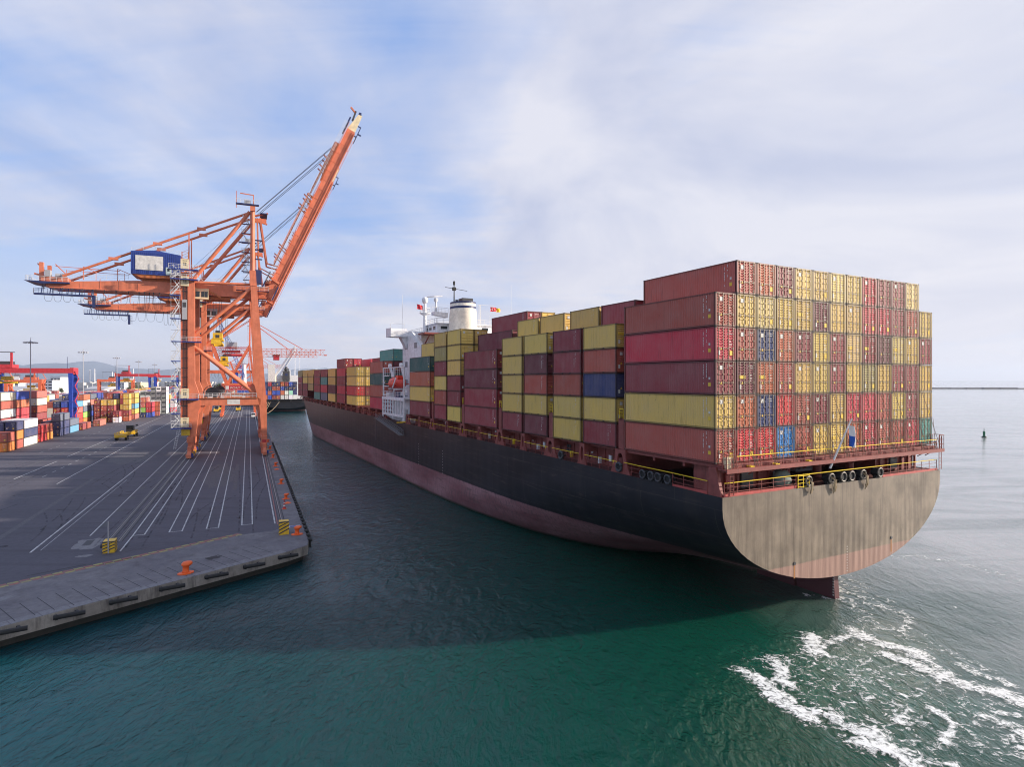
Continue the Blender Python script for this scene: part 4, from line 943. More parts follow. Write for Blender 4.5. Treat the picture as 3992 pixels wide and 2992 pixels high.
rp = MB(); rp.add([(FX-6.2,86,35.6),(FX-3,86,35.2),(FX-3,86,36.2),(FX-6.2,86,36.3),(FX-6.2,88,35.6),(FX-3,88,35.2),(FX-3,88,36.2),(FX-6.2,88,36.3)], [(0,1,2,3),(7,6,5,4),(3,2,6,7),(0,4,5,1),(0,3,7,4)])
rp.rail([(FX-6.8,86,36.3),(FX-3,86,36.2)], 1.0, .8, .03, 1); rp.tube([(FX-5.5,87,36.3),(FX-5.5,87,38.8)], [.35,.2], 8); rp.lathe([(.45,38.6),(.5,39.2),(.2,39.5)], 10, FX-5.5, 87); rp.beam((FX-7.6,87,39.5),(FX-4.0,87,39.9),.18,.22)
rp.build('radar_platform', [M['white'], M['rail_w']], ship)
fp = MB(); fp.tube([(FX+3.9,FY,31),(FX+3.9,FY,38.3)], .06, 6); fp.tube([(FX+4.25,FY,31),(FX+4.25,FY,38.3)], .06, 6); fp.beam((FX+3.0,FY,38.2),(FX+7.6,FY,38.2),.07,.07)
for k in range(14): fp.beam((FX+3.9,FY,31.4+k*.5),(FX+4.25,FY,31.4+k*.5),.04,.04)
fp.tube([(FX+6.6,FY,32),(FX+6.6,FY,36)], .03, 5); fp.tube([(FX+11,FY-2,29.8),(FX+11,FY-2,43)], .03, 5); fp.tube([(3.2,97,32.5),(3.2,97,41)], .035, 5); fp.build('antenna_mast', M['rail_w'], ship)
ca = MB(); ca.box(8, 25, 79.5, 86, 12, 31.5); ca.build('engine_casing', M['white'], ship)
# lifeboat frame and gallery
df = MB()
for y in (85.2, 101.0): df.beam((-.1,y,17.6),(-.1,y,24.2),.28,.28); df.beam((2.4,y,17.6),(2.4,y,24.2),.22,.22)
for z in (24.1, 22.3, 19.9, 17.9): df.beam((-.1,85.2 if z > 23 else 96.5,z),(-.1,101,z),.2,.2)
df.rail([(-.1,85.2,22.4),(-.1,101,22.4)], 1.7, 1.6, .03); df.rail([(-.1,85.2,17.7),(-.1,101,17.7)], 1.1, 1.2, .03)
df.box(-.25, 4, 84.6, 101.6, 17.2, 17.5)
for k in range(2): y = 88+k*8.4; df.beam((.2,y,24.3),(.2,y-2.0,21.9),.4,.5); df.tube([(-.2,y,24.5),(.4,y,24.5)], .5, 12)
dav = df.build('lifeboat_davit', M['white'], ship)
lw = MB()
for i in range(9): y = 84.8+i*2.03; lw.beam((-.2,y,17.3),(-.2,y,13.3 if i % 4 else 12.8),.3,.34)
lw.beam((-.2,84.6,17.1),(-.2,101.4,17.1),.34,.5); lw.beam((-.2,84.6,13.6),(-.2,101.4,13.6),.3,.5)
for z in (14.5,15.4,16.3): lw.beam((-.2,93,z),(-.2,101.4,z),.12,.16)
lw.box(1.6, 4, 86, 99, 12, 17.2); lw.tube([(1.0,88.5,12.2),(1.0,88.5,15)], .55, 12); lw.box(.2,1.2,97,100,17.5,18.5)
for y in (86,89,92,95,98): lw.beam((-.2,y,13.4),(1.6,y,12.2),.3,.4)
lw.build('lifeboat_gallery', M['white'], ship)
dm = MB(); dm.box(.5,1.8,91,93.5,17.5,18.8,0); dm.tube([(1,88,19),(1,90.2,18.2)], .4, 10, 1); dm.build('davit_winch', [M['navy'], M['white']], ship)
gw = MB(); A_, B_ = Vector((-.9,103.6,12.2)), Vector((-.9,84.6,9.7))
gw.beam(A_, B_, .95, .14); 
for x in (-1.35,-.45): gw.rail([A_+Vector((x+.9,0,.08)), B_+Vector((x+.9,0,.08))], 1.0, 1.3, .035)
gw.box(-1.4,-.3,103,105,12.1,12.2); gw.beam((-.1,86.2,12.3),(-1.4,86.2,12.3),.2,.25,1); gw.beam((-.1,87.5,12.3),(-.1,84.5,12.5),.2,.25,1)
gw.build('gangway', [plain('gangway_grey', (.16,.165,.17), .6), M['yellow']], ship)
fc = MB(); fc.tube([(16.5,262,13),(16.5,262,22)], .25, 8); fc.box(12,21,240,246,13,15); fc.build('foremast', M['deckred'], ship)

# lifeboat: enclosed boat, own thing
lb = empty('lifeboat', SH(.55, 92.3, 19.4), SA); tag(lb, 'orange red enclosed lifeboat hanging in a white davit frame on the ship side', 'lifeboat')
def boat():
    mb = MB(); n = 20; rows = []
    for i in range(15):
        y = -4.3+8.6*i/14; f = abs(y)/4.3; w_ = 1.45*(1-f**3.2)+.12; zb = -.05+.75*f**3; zt = 2.55-.85*f**2.2
        rows.append([(w_*math.copysign(abs(math.cos(2*math.pi*j/n))**.75, math.cos(2*math.pi*j/n)), y, (zb+zt)/2+(zt-zb)/2*math.copysign(abs(math.sin(2*math.pi*j/n))**.85, math.sin(2*math.pi*j/n))) for j in range(n)])
    vs = [p for r_ in rows for p in r_]; fs = [(i*n+j, i*n+(j+1)%n, (i+1)*n+(j+1)%n, (i+1)*n+j) for i in range(14) for j in range(n)]
    fs += [tuple(range(n))[::-1], tuple(14*n+j for j in range(n))]; return mb.add(vs, fs)
boat().build('boat_hull', M['boatred'], lb, smooth=True)
MB().box(-.75,.75,-3.0,-1.2,2.2,2.95).build('steering_cab', M['boatred'], lb)
k_ = MB(); k_.box(-1.55,-1.40,-3.8,3.8,1.0,1.16); k_.box(1.40,1.55,-3.8,3.8,1.0,1.16); k_.build('rubbing_strake', M['boatred'], lb)
gr = MB(); gr.beam((-1.5,-3.9,2.3),(-1.6,-1.8,.2),.16,.3,0); gr.box(-1.5,1.5,-2.4,-2.1,-.25,.1,0); gr.box(-1.3,1.3,2.0,2.3,-.25,.1,0); gr.build('cradle', M['white'], lb)
q = MB(); [q.box(-1.52,-1.44,-1+i*1.2,-.5+i*1.2,1.5,1.8) for i in range(3)]; q.build('porthole', M['glass'], lb)

# flags
def flag(pos, rz, w_, h, parts, label, tilt=0, wave=.12):
    root = empty('flag', pos, rz); tag(root, label, 'flag')
    for nm, mat_, u0, u1, v0, v1 in parts:
        mb = MB(); nu, nv = 10, 6
        for j in range(nv+1):
            for i in range(nu+1):
                u = u0+(u1-u0)*i/nu; v_ = v0+(v1-v0)*j/nv
                mb.v.append((u*w_*math.cos(tilt)+ .15*math.sin(v_*3), wave*math.sin(u*7+v_*2), v_*h-u*w_*math.sin(tilt)))
        for j in range(nv):
            for i in range(nu): a = j*(nu+1)+i; mb.f.append((a,a+1,a+nu+2,a+nu+1)); mb.m.append(0)
        mb.build(nm, mat_, root, smooth=True)
    return root
FR, FW, FY_, FB = plain('flag_red', (.65,.02,.03), .7), plain('flag_white', (.8,.8,.8), .7), plain('flag_yellow', (.8,.5,.02), .7), plain('flag_blue', (.02,.10,.45), .7)
fl = flag(SH(FX+6.7, FY, 36.9), SA, 1.5, .96, [('cloth', FR, 0, 1, 0, 1)], 'red flag with white crescent and star flying right of the funnel')
cr = MB(); nseg = 18; o_ = [(.95+.42*math.cos(.55+i*(2*math.pi-1.1)/nseg), .8+.42*math.sin(.55+i*(2*math.pi-1.1)/nseg)) for i in range(nseg+1)]
i_ = [(1.06+.34*math.cos(.62+i*(2*math.pi-1.24)/nseg), .8+.34*math.sin(.62+i*(2*math.pi-1.24)/nseg)) for i in range(nseg+1)]
cr.add([(a,-.16,b) for a,b in o_]+[(a,-.16,b) for a,b in i_], [(i,i+1,nseg+2+i,nseg+1+i) for i in range(nseg)])
sv = [(1.62+(.2 if i%2==0 else .08)*math.cos(math.pi+i*math.pi/5), -.16, .8+(.2 if i%2==0 else .08)*math.sin(math.pi+i*math.pi/5)) for i in range(10)]; cr.add(sv, [tuple(range(10))]); cr.v = [(a*.6, b*.9, c*.6) for a, b, c in cr.v]; cr.build('crescent', FW, fl)
flag(SH(FX+8.2, FY, 36.8), SA, 1.0, .9, [('cloth', FY_, 0, 1, 0, 1)], 'small yellow flag streaming beside the crescent flag near the funnel', .0)
flag(SH(6.0, 95, 37.8), SA, 1.4, 1.1, [('cloth', FR, 0, 1, 0, 1)], 'red flag flying beside the white radome mast of the ship', .2)
flag(SH(15.2, -2.15, 15.2), SA+.15, .75, 1.9, [('white_quarter', FW, 0,.5,.5,1),('red_quarter', FR,.5,1,.5,1),('blue_quarter', FB,0,.5,0,.5),('white_quarter', FW,.5,1,0,.5)], 'drooping blue white and red quartered ensign on the stern staff', .45, .22)
# lashing rods crossed over the lowest stern tier
lr = MB()
for c_ in range(13):
    x = .12+c_*PITCH
    lr.beam((x+.12,-.16,CB+2.85),(x+1.25,-1.0,CB-.2),.035,.035); lr.beam((x+CW-.12,-.16,CB+2.85),(x+1.15,-1.0,CB-.2),.035,.035)
    for q in (1.0,1.45): lr.beam((x+q,-1.02,CB-.25),(x+q+(.1 if q < 1.2 else -.1),-.9,CB+.5),.07,.07)
    lr.beam((x+.12,-.18,CB+5.8),(x+2.0,-1.05,CB-.2),.03,.03)
tag(lr.build('lashing_rods', plain('rusty_rod', (.30,.20,.14), .6, .3), ship))
# twist lock dark blocks between tiers are inside the containers' castings
# port bow handrail handled above

# ------------------------------------------------------------------ quay furniture
def bollard_proto():
    root = empty('mooring_bollard')
    mb = MB(); mb.lathe([(.62,0),(.62,.10),(.42,.14)], 18, 0, 0, 0, 1.35, 1.0); mb.build('base_plate', M['boll'], root)
    mb = MB(); mb.lathe([(.40,.08),(.33,.25),(.30,.62),(.36,.82),(.52,.92),(.56,1.05),(.46,1.22),(.1,1.28)], 18); mb.v = [(x+(max(0,z-.7)*.35), y, z) for x,y,z in mb.v]
    mb.build('head', M['boll'], root, smooth=True); return root
bp = bollard_proto(); first = True
BOLL = [(-12.3,-8.2,.92),(-.95,3.2,.85),(-.95,27.5,.74),(-.95,43.2,.74),(-.95,67.8,.74),(-.95,84.1,.74),(-.95,104.7,.74),(-.95,124.6,.74),(-.95,165,.74),(-.95,205,.74)]
names_ = ['large orange bollard standing alone on the skewed front edge of the quay','orange bollard at the quay corner beside the yellow striped block','orange bollard nearest behind the traffic cone','orange bollard third from the quay corner','orange bollard fourth from the quay corner','orange bollard fifth from the quay corner','orange bollard just in front of the crane waterside wheels','orange bollard beside the near crane waterside wheels','orange bollard beside the second crane','orange bollard far along the quay past the second crane']
for (L,t,sc_), lab in zip(BOLL, names_):
    b_ = bp if first else copy_tree(bp); first = False
    b_.location = LT(L,t); b_.rotation_euler.z = QA + (0.5 if L < -5 else 0); b_.scale = (sc_,sc_,sc_); tag(b_, lab, 'bollard', 'orange bollards along the quay')
for k, (L,t) in enumerate(((-.9,23.9),(-.9,62.5),(-.9,97))):
    mb = MB(); mb.lathe([(.55,0),(.55,.08),(.25,.12),(.16,.22)], 14); o = mb.build('mooring_ring', M['boll']); o.location = LT(L,t); tag(o, ['flat orange mooring ring beside the traffic cone','flat orange mooring ring further along the quay edge','flat orange mooring ring near the crane wheels'][k], 'mooring ring', 'flat mooring rings')
cone = empty('traffic_cone', LT(-1.6,19.7)); tag(cone, 'red and white traffic cone standing on the quay edge', 'traffic cone')
MB().box(-.3,.3,-.3,.3,0,.06).build('base', M['boll'], cone)
MB().lathe([(.22,.06),(.17,.4)], 14).build('body', M['rtg_red'], cone); MB().lathe([(.17,.4),(.135,.62)], 14).build('band', M['decal'], cone); MB().lathe([(.135,.62),(.10,.85)], 14).build('body', M['rtg_red'], cone); MB().lathe([(.10,.85),(.075,1.0)], 14).build('band', M['decal'], cone); MB().lathe([(.075,1.0),(.035,1.45)], 14).build('tip', M['rtg_red'], cone)
def buffer(L, t, w_, d, h, label, pole):
    root = empty('rail_end_buffer', LT(L,t), QA); tag(root, label, 'rail buffer', 'striped rail end buffers')
    MB().box(-w_/2,w_/2,-d/2,d/2,0,h).build('block', M['yellow'], root)
    st_ = MB(); n = 3
    for k in range(n+1):
        z = h*.05+k*h*.27
        q_ = [(-w_/2,z),(w_/2,z+h*.34),(w_/2,z+h*.44),(-w_/2,z+h*.10)]
        q_ = [(a, min(b,h-.02)) for a,b in q_]
        st_.add([(a,-d/2-.006,b) for a,b in q_], [(0,1,2,3)]); st_.add([(w_/2+.006, a*d/w_, b) for a,b in q_], [(0,1,2,3)]); st_.add([(-w_/2-.006, -a*d/w_, b) for a,b in q_], [(0,1,2,3)])
    st_.box(-w_/2-.01,w_/2+.01,-d/2-.01,-d/2+.05,h-.08,h+.01); st_.build('stripes', M['dgrey'], root)
    if pole: MB().tube([(0,-d/2-.1,0),(0,-d/2-.1,3.6)], .07, 8).build('pole', M['grey'], root); MB().tube([(-w_/2-.3,0,h*.55),(-w_/2,0,h*.55)], .25, 12).build('bumper', M['dgrey'], root)
buffer(-20.9, 4.0, 1.15, 1.5, 1.3, 'yellow and black striped buffer with a pole at the end of the landside rail', True)
buffer(-2.45, 4.3, 1.15, 1.2, 1.65, 'tall yellow and black striped buffer at the quay corner', False)
pn = MB(); pn.box(-.7,.7,-.5,.5,0,.06,0); pn.box(-.55,.2,-.35,.2,.06,.10,1); o = pn.build('cable_pit_lid', [M['grey'], M['sky'] if 'sky' in M else M['blue']]); o.location = LT(-.95,7.6); o.rotation_euler.z = QA; tag(o, 'grey and blue pit lid lying behind the corner bollard', 'pit lid')
# rubber fenders along the edge
fe = MB(); fe.box(-.16,.22,-.42,.42,-1.0,.04,0); fe.tube([(.10,-.34,-.1),(.34,-.34,-.1)], .22, 10, 0); fe.tube([(.10,.34,-.1),(.34,.34,-.1)], .22, 10, 0)
fm = fe.build('quay_fender', M['black']); FN = 58
for k in range(FN):
    o = fm if k == 0 else fm.copy()
    if k: COL.objects.link(o)
    o.location = LT(.22, .3+k*2.15, QZ+.08); o.rotation_euler.z = QA
    tag(o, f'black rubber fender on the quay edge, {"at the corner" if k==0 else "number %d counted from the corner" % (k+1)}', 'fender', 'rubber fenders along the quay edge')
EB = [(-23.8,-17.2),(-20.4,-15.2),(-16.9,-13.1),(-13.3,-11.1),(-9.6,-9.0),(-6.1,-7.0),(-2.6,-4.95)]
ew = ['second from left','third from left','fourth from left','fifth from left','sixth from left','seventh from left','nearest the corner']
fa = math.atan2(gl.y, gl.x)
for k, (L,t) in enumerate(EB):
    mb = MB(); mb.tube([(-1.05,.15,-.28),(1.05,-.40,-.32)], .19, 10); mb.box(-.95,-.75,.0,.3,-.5,-.1,0); mb.box(.5,.7,-.3,.3,-.5,-.15,0)
    o = mb.build('rubbing_beam', M['black']); p = LT(L,t); q_ = Vector((.485,-.875))*.15
    p = LT(L+q_.x,t+q_.y, QZ+.02); o.location = p; o.rotation_euler.z = QA+fa+math.pi; tag(o, f'black rubbing beam bolted to the front quay wall, {ew[k]}', 'rubbing beam', 'black beams on the front quay wall')
# navigation buoy
by = empty('navigation_buoy', (176,221,0)); tag(by, 'green navigation buoy with top light floating on the open water', 'buoy')
MB().lathe([(.75,-.2),(.8,.2),(.6,.4),(.2,.5)], 20).build('float', plain('buoy_dark', (.02,.05,.03), .6), by, smooth=True)
MB().lathe([(.38,.4),(.38,2.1),(.2,2.3)], 14).build('tower', plain('buoy_green', (.01,.13,.06), .5), by); MB().tube([(0,0,2.2),(0,0,2.7)], .05, 8).build('lamp_post', M['white'], by); MB().lathe([(.12,2.7),(.16,2.9),(.12,3.1)], 10).build('lamp', M['dgrey'], by)
# ------------------------------------------------------------------ text
def text_mesh(name, body, size, mat, parent, loc, rot, depth=.01):
    cu = bpy.data.curves.new(name, 'FONT'); cu.body = body; cu.size = size; cu.extrude = depth
    o = bpy.data.objects.new(name, cu); COL.objects.link(o); bpy.context.view_layer.update()
    me = bpy.data.meshes.new_from_object(o.evaluated_get(bpy.context.evaluated_depsgraph_get())); bpy.data.objects.remove(o)
    me.materials.clear(); me.materials.append(mat); t = bpy.data.objects.new(name, me); COL.objects.link(t); t.parent = parent; t.location = loc; t.rotation_euler = rot
    return t
# ------------------------------------------------------------------ ship to shore cranes. local frame: x = L, y = t - centre, z above the water
def sts(tc, label, txt=None, portal_sign=False, far=False, drop=0.0):
    root = empty('quay_crane', LT(-12, tc, QZ), QA); tag(root, label, 'quay crane', 'orange ship to shore cranes')
    O = M['orange']; inv = Matrix.Translation((12,0,-QZ))
    def B(mb, name, mats, parent=None, smooth=False):
        if parent is None or parent == root: mb.v = [(x+12, y, z-QZ) for x,y,z in mb.v]; parent = root
        else: mb.v = [(x+12, y, z-QZ) for x,y,z in mb.v]
        return mb.build(name, mats, parent, smooth)
    ys = (-8, 8)
    for y in ys:
        leg = MB(); leg.prism([(-3.25,3.4),(-2.05,3.4),(-2.1,15),(-2.5,20),(-3.5,33),(-4.6,47.2),(-4.75,50),(-6.35,50),(-5.95,44.5),(-5.3,33),(-4.8,23.5),(-5.2,20.5),(-4.3,16.6),(-3.9,14.6),(-3.3,6.3)], y-.8, y+.8, 'y')
        leg.box(-6.1,-4.7,y-.9,y+.9,46.0,46.3)
        for z in (8.5,24,30,36,41): leg.box(-3.4-(z-8)*.055,-2.5-(z-8)*.055,y-.83,y-.8,z,z+.12)
        B(leg, 'waterside_leg', O)
        leg = MB(); leg.prism([(-20.5,3.6),(-19.3,3.6),(-18.6,7.8),(-18.0,13.5),(-17.6,14.5),(-17.7,17.0),(-18.9,21.0),(-18.95,47),(-20.25,47),(-20.25,9)], y-.9, y+.9, 'y'); B(leg, 'landside_leg', O)
        pb = MB(); pb.box(-20.2,-3.6,y-.8,y+.8,14.8,16.55); pb.prism([(-18.2,14.8),(-16.6,14.8),(-18.2,12.4)], y-.5, y+.5, 'y'); pb.prism([(-4.0,14.8),(-5.4,14.8),(-4.0,12.6)], y-.5, y+.5, 'y')
        if y < 0: pb.box(-11.5,-8.5,y-.83,y-.8,15.0,16.35,1)
        B(pb, 'portal_beam', [O, M['concrete_lt']])
        br = MB(); br.tube([(-19.6,y,30.2),(-4.6,y,17.4)], .46, 14); br.tube([(-19.5,y,32.3),(-5.9,y,45.3)], .46, 14); br.tube([(-19.2,y,46.1),(-5.9,y,46.4)], .36, 12)
        br.prism([(-19.1,28.5),(-17.9,28.5),(-17.9,34),(-19.1,34)], y-.15, y+.15, 'y'); br.prism([(-4.2,16.6),(-6.2,16.6),(-6.0,19.6),(-4.4,20.5)], y-.15, y+.15, 'y')
        B(br, 'diagonal_brace', O, smooth=False)
        tw = MB(); tw.tube([(-5.5,y,49.8),(-5.5,y,66.8)], .55, 14); B(tw, 'tower_pipe', O, smooth=False)
        st_ = MB(); st_.tube([(-6.2,y*.92,65.6),(-19.5,y*.75,47.0)], .48, 12); B(st_, 'tower_strut', O)
    # lift shafts with ladder frames on the landward side of the landside legs
    for y in ys:
        sh = MB(); sh.box(-22.05,-21.85,y-.7,y+.8,9.3,48.5,0); sh.box(-21.85,-20.25,y-.5,y-.35,9.3,48.5,0); sh.box(-20.45,-20.27,y-.95,y-.7,9.3,48.5,0)
        k = 0; z = 10
        while z < 48: sh.beam((-21.85,y-.62,z),(-20.25,y-.62,z),.10,.16,2); z += 2.4
        for x in (-21.4,-20.8): sh.beam((x,y-.6,9.5),(x,y-.6,48),.09,.09,2)
        z = 9.6
        while z < 48: sh.beam((-21.4,y-.6,z),(-20.8,y-.6,z),.05,.05,2); z += .45
        B(sh, 'lift_shaft', [O, M['orange_dk'], M['dgrey']])
    y = -8
    for z in (9.5, 16.75, 44.9, 49.2):
        bd = MB(); bd.box(-22.0,-20.15,y-1.25,y-1.1,z,z+2.45,0); s_ = B(bd, 'number_board', M['cream'])
        tx = MB()
        for q in (0,.42): tx.box(-21.35+q,-21.15+q,y-1.27,y-1.25,z+.75,z+1.55); tx.box(-21.41+q,-21.09+q,y-1.27,y-1.25,z+1.5,z+1.57); tx.box(-21.41+q,-21.09+q,y-1.27,y-1.25,z+.73,z+.80)
        tx.box(-20.5,-20.4,y-1.27,y-1.25,z+.73,z+.83); tx.box(-21.5,-20.6,y-1.27,y-1.25,z+1.95,z+2.1); B(tx, 'board_number', M['dgrey'], s_)
    gc = MB(); gc.box(-21.7,-20.6,y-1.2,y-.7,36.5,41.5,0); gc.box(-21.5,-20.8,y-1.25,y-1.2,39.6,40.8,1); B(gc, 'lift_car', [M['grey'], M['dgrey']])
    # platforms with white railings, stairs between them
    lv = [(9.35,-24.0,-19.6),(13.1,-24,-22),(16.6,-24,-18),(21.3,-24,-22),(26.1,-24,-22),(31.0,-24,-17.4),(36.7,-24.2,-22),(42.5,-24.2,-22),(46.6,-24.2,-18.2),(49.0,-24.6,-18.0)]
    for z, xa, xb in lv:
        pl = MB(); pl.box(xa,xb,-10.2,-9.05,z-.22,z,0); pl.rail([(xa,-9.1,z),(xa,-10.15,z),(xb,-10.15,z)], 1.15, 1.1, .035, 1)
        if xb > -21: pl.box(xb-1.6,xb,-10.2,-8.85,z-.3,z-.02,0)
        B(pl, 'access_platform', [M['navy' if far else 'blue'], M['rail_w']])
    sr = MB()
    for (z0,_,_), (z1,_,_) in zip(lv, lv[1:]):
        zm = (z0+z1)/2
        for (a, b, x0, x1, yy) in ((z0, zm, -23.9, -22.3, -9.9),(zm, z1, -22.3, -23.9, -9.3)):
            for dy in (-.25,.25): sr.beam((x0,yy+dy,a),(x1,yy+dy,b),.05,.16); sr.beam((x0,yy+dy,a+1),(x1,yy+dy,b+1),.07,.07); sr.beam(((x0+x1)/2,yy+dy,(a+b)/2),((x0+x1)/2,yy+dy,(a+b)/2+1),.04,.04)
            n = max(2, int((b-a)/.35))
            for i in range(n): f = (i+.5)/n; sr.box(min(x0,x1)+abs(x1-x0)*((f if x1 > x0 else 1-f))-.12, min(x0,x1)+abs(x1-x0)*((f if x1 > x0 else 1-f))+.12, yy-.25, yy+.25, a+(b-a)*f-.02, a+(b-a)*f+.02)
        sr.box(-24,-22,-10.1,-9.1,zm-.05,zm); sr.beam((-24,-10.1,z0),(-24,-10.1,z1),.05,.05); sr.beam((-22.1,-10.1,z0),(-22.1,-10.1,z1),.05,.05)
    sr.beam((-23.5,-10.0,4.2),(-22.6,-10.0,9.3),.06,.1); sr.beam((-23.0,-10.0,4.2),(-22.1,-10.0,9.3),.06,.1)
    for i in range(11): sr.box(-23.4+i*.08,-22.8+i*.08,-10.2,-9.8,4.4+i*.45,4.44+i*.45)
    sr.box(-23.6,-22.8,-10.2,-9.4,3.0,7.4) if False else None
    B(sr, 'stair_flights', M['rail_w'])
    # portal walkway, cable reel, e-house
    pw = MB(); pw.box(-18,-4,-9.1,-7.2,16.6,16.75,0); pw.rail([(-18,-9.05,16.75),(-4.6,-9.05,16.75)], 1.15, 1.0, .035, 1); pw.rail([(-18,-7.3,16.75),(-4.6,-7.3,16.75)], 1.15, 1.0, .035, 1)
    pw.box(-13.2,-12.2,-8.6,-7.9,16.75,17.2,1); pw.box(-8,-7.2,-8.5,-8,16.75,17.25,1); pw.box(-16,-15,-8.4,-8,16.75,17.1,1)
    B(pw, 'portal_walkway', [M['orange_dk'], M['rail_w']])
    rl = MB(); cx_, cz = -15.2, 17.9
    for yy in (-5.0,-4.2): rl.tube([(cx_+2.0*math.cos(a),yy,cz+2.0*math.sin(a)) for a in [i*math.pi/14 for i in range(29)]], .08, 6, cap=False)
    for i in range(30):
        a = i*math.pi/15; rl.beam((cx_+.4*math.cos(a),-4.9,cz+.4*math.sin(a)),(cx_+2.0*math.cos(a),-5.0,cz+2.0*math.sin(a)),.06,.06)
    rl.tube([(cx_,-4.9,cz),(cx_,-4.3,cz)], 1.55, 28); rl.tube([(cx_,-5.2,cz),(cx_,-4.0,cz)], .38, 14); rl.box(cx_-.3,cx_+.3,-4.2,-3.6,15.5,cz); B(rl, 'cable_reel', M['dgrey'])
    # sill beams and bogies
    for xs, nm in ((-19.9,'landside'),(-2.7,'waterside')):
        sb = MB(); sb.box(xs-.55,xs+.55,-9,9,4.6,6.1); 
        sb.box(xs-.75,xs+.75,-9.4,-6.6,5.6,7.0,1) if nm == 'landside' else sb.box(xs-.7,xs+.7,-9.4,-6.8,4.6,6.6,0)
        if nm == 'landside': sb.box(xs-1.95,xs-.05,-9.3,-7.6,7.4,9.1,2)
        else: sb.box(xs-.5,xs+.5,-9.45,-9.40,5.0,5.7,3)
        B(sb, 'sill_beam', [O, M['orange'], M['yellow'], M['rtg_red']])
        for sgn in (-1, 1):
            bg_ = MB(); y0 = sgn*8
            bg_.box(xs-.45,xs+.45,y0-3.2,y0+3.2,3.6,4.7,0)
            for q in (-1,1):
                yc = y0+q*2.6; bg_.prism([(yc-2.4,2.5),(yc+2.4,2.5),(yc+1.2,3.7),(yc-1.2,3.7)], xs-.4, xs+.4, 'x', 0)
                for w_ in (-1.55,1.55):
                    yw = yc+w_; bg_.prism([(yw-1.1,2.2),(yw+1.1,2.2),(yw+.7,3.05),(yw-.7,3.05)], xs-.5, xs+.5, 'x', 0)
                    bg_.box(xs+.5,xs+.95,yw-.35,yw+.35,2.3,3.2,2 if w_ < 0 else 3); bg_.box(xs-.75,xs-.5,yw-.3,yw+.3,2.4,3.0,0)
            bg_.box(xs-.45,xs+.45,y0-5.7,y0-5.1,2.15,2.9,0)
            b_ = B(bg_, 'bogie', [O, M['dgrey'], M['blue'], M['yellow']])
            for q in (-1,1):
                for w_ in (-2.2,-.9,.9,2.2):
                    yw = y0+q*2.6+w_; wl = MB(); wl.tube([(xs-.12,yw,2.25),(xs+.12,yw,2.25)], .36, 12); B(wl, 'wheel', M['dgrey'], b_)
    # girder
    gd_ = MB(); gd_.prism([(-50.8,43.7),(-32,43.6),(-1.5,43.9),(-1.5,46.7),(-32,46.4),(-50.8,44.9)], -3.2, 3.2, 'y', 0); gd_.box(-50,-2,-3.5,-3.2,43.5,43.75,0); gd_.box(-50,-2,3.2,3.5,43.5,43.75,0)
    for x in range(-48,-3,4): gd_.box(x,x+.12,-3.25,-3.2,43.8,45.0 if x < -40 else 46.3,0)
    gd_.box(-22,-19,-8.9,8.9,46.4,47.2,0); gd_.box(-6.2,-4.6,-8,8,43.9,45.9,0)
    gir = B(gd_, 'girder', O)
    gw_ = MB(); gw_.rail([(-18,-3.3,46.9),(-3,-3.3,46.9)], 1.15, 1.5, .035, 0); gw_.rail([(-50,-3.3,45.3),(-34,-3.3,46.6)], 1.1, 2.2, .03, 0); gw_.box(-9.5,-1.5,-4.6,-3.5,45.2,45.35,1); gw_.rail([(-9.5,-4.6,45.35),(-1.5,-4.6,45.35)], 1.1, 1.2, .035, 0)
    gw_.beam((-20,-4.2,49.5),(-16.8,-4.2,46.8),.5,.12,0)
    B(gw_, 'girder_walkway', [M['rail_w'], M['navy']])
    en = MB(); en.prism([(-54.8,44.9),(-46,44.9),(-46,44.6),(-51.5,44.3)], -4.2, 4.2, 'y', 0); en.rail([(-54.4,-4.1,44.9),(-46.2,-4.1,44.9)], 1.2, 1.1, .035, 1); en.rail([(-54.4,-4.1,44.9),(-54.4,4.1,44.9)], 1.2, 1.3, .035, 1); B(en, 'end_platform', [M['navy'], M['rail_w']])
    ho = MB(); ho.box(-51.8,-46.6,-3,3,44.95,46.2,0); ho.box(-52.4,-51.6,-2,-1.2,45,49.7,0); ho.box(-50.8,-50.1,-2,-1.2,45,49,0); ho.beam((-53.4,-1.6,46.9),(-51.5,-1.6,46.4),.5,.4,0); ho.beam((-52.8,-1.6,49.4),(-50.2,-1.6,46.4),.25,.25,0)
    ho.box(-51,-49.9,-3.4,-2,46.3,47.7,1); ho.tube([(-49,-2.6,46.6),(-48,-2.6,46.6)], .5, 12, 1); ho.box(-47.8,-47,-3,-2,46.2,47.1,1)
    ho.beam((-49.2,-2,49.4),(-46.8,-2,46.8),.2,.2,0); ho.beam((-49.2,-2,48.9),(-36,-2,48.7),.12,.12,0); ho.beam((-47,-2,48.0),(-34,-2,47.9),.10,.10,0)
    for x in (-43.6,-36.5): ho.beam((x,-2,46),(x,-2,49.2),.16,.16,0); ho.beam((x,-2,49.2),(x+2.8,-2,48.0),.14,.14,0)
    for x in (-47,-41,-35): ho.beam((x,-2,46),(x,-2,48.2),.1,.1,0)
    B(ho, 'hoist_gear', [O, M['grey']])
    mh = MB(); mh.prism([(-33.3,47.9),(-22.4,47.9),(-22.4,53.3),(-28.0,54.1),(-33.3,53.6)], -4.6, 4.6, 'y', 0)
    for i in range(26): mh.box(-33.2+i*.42,-33.12+i*.42,-4.66,-4.6,48.2,53.4,0)
    house = B(mh, 'machinery_house', M['blue'])
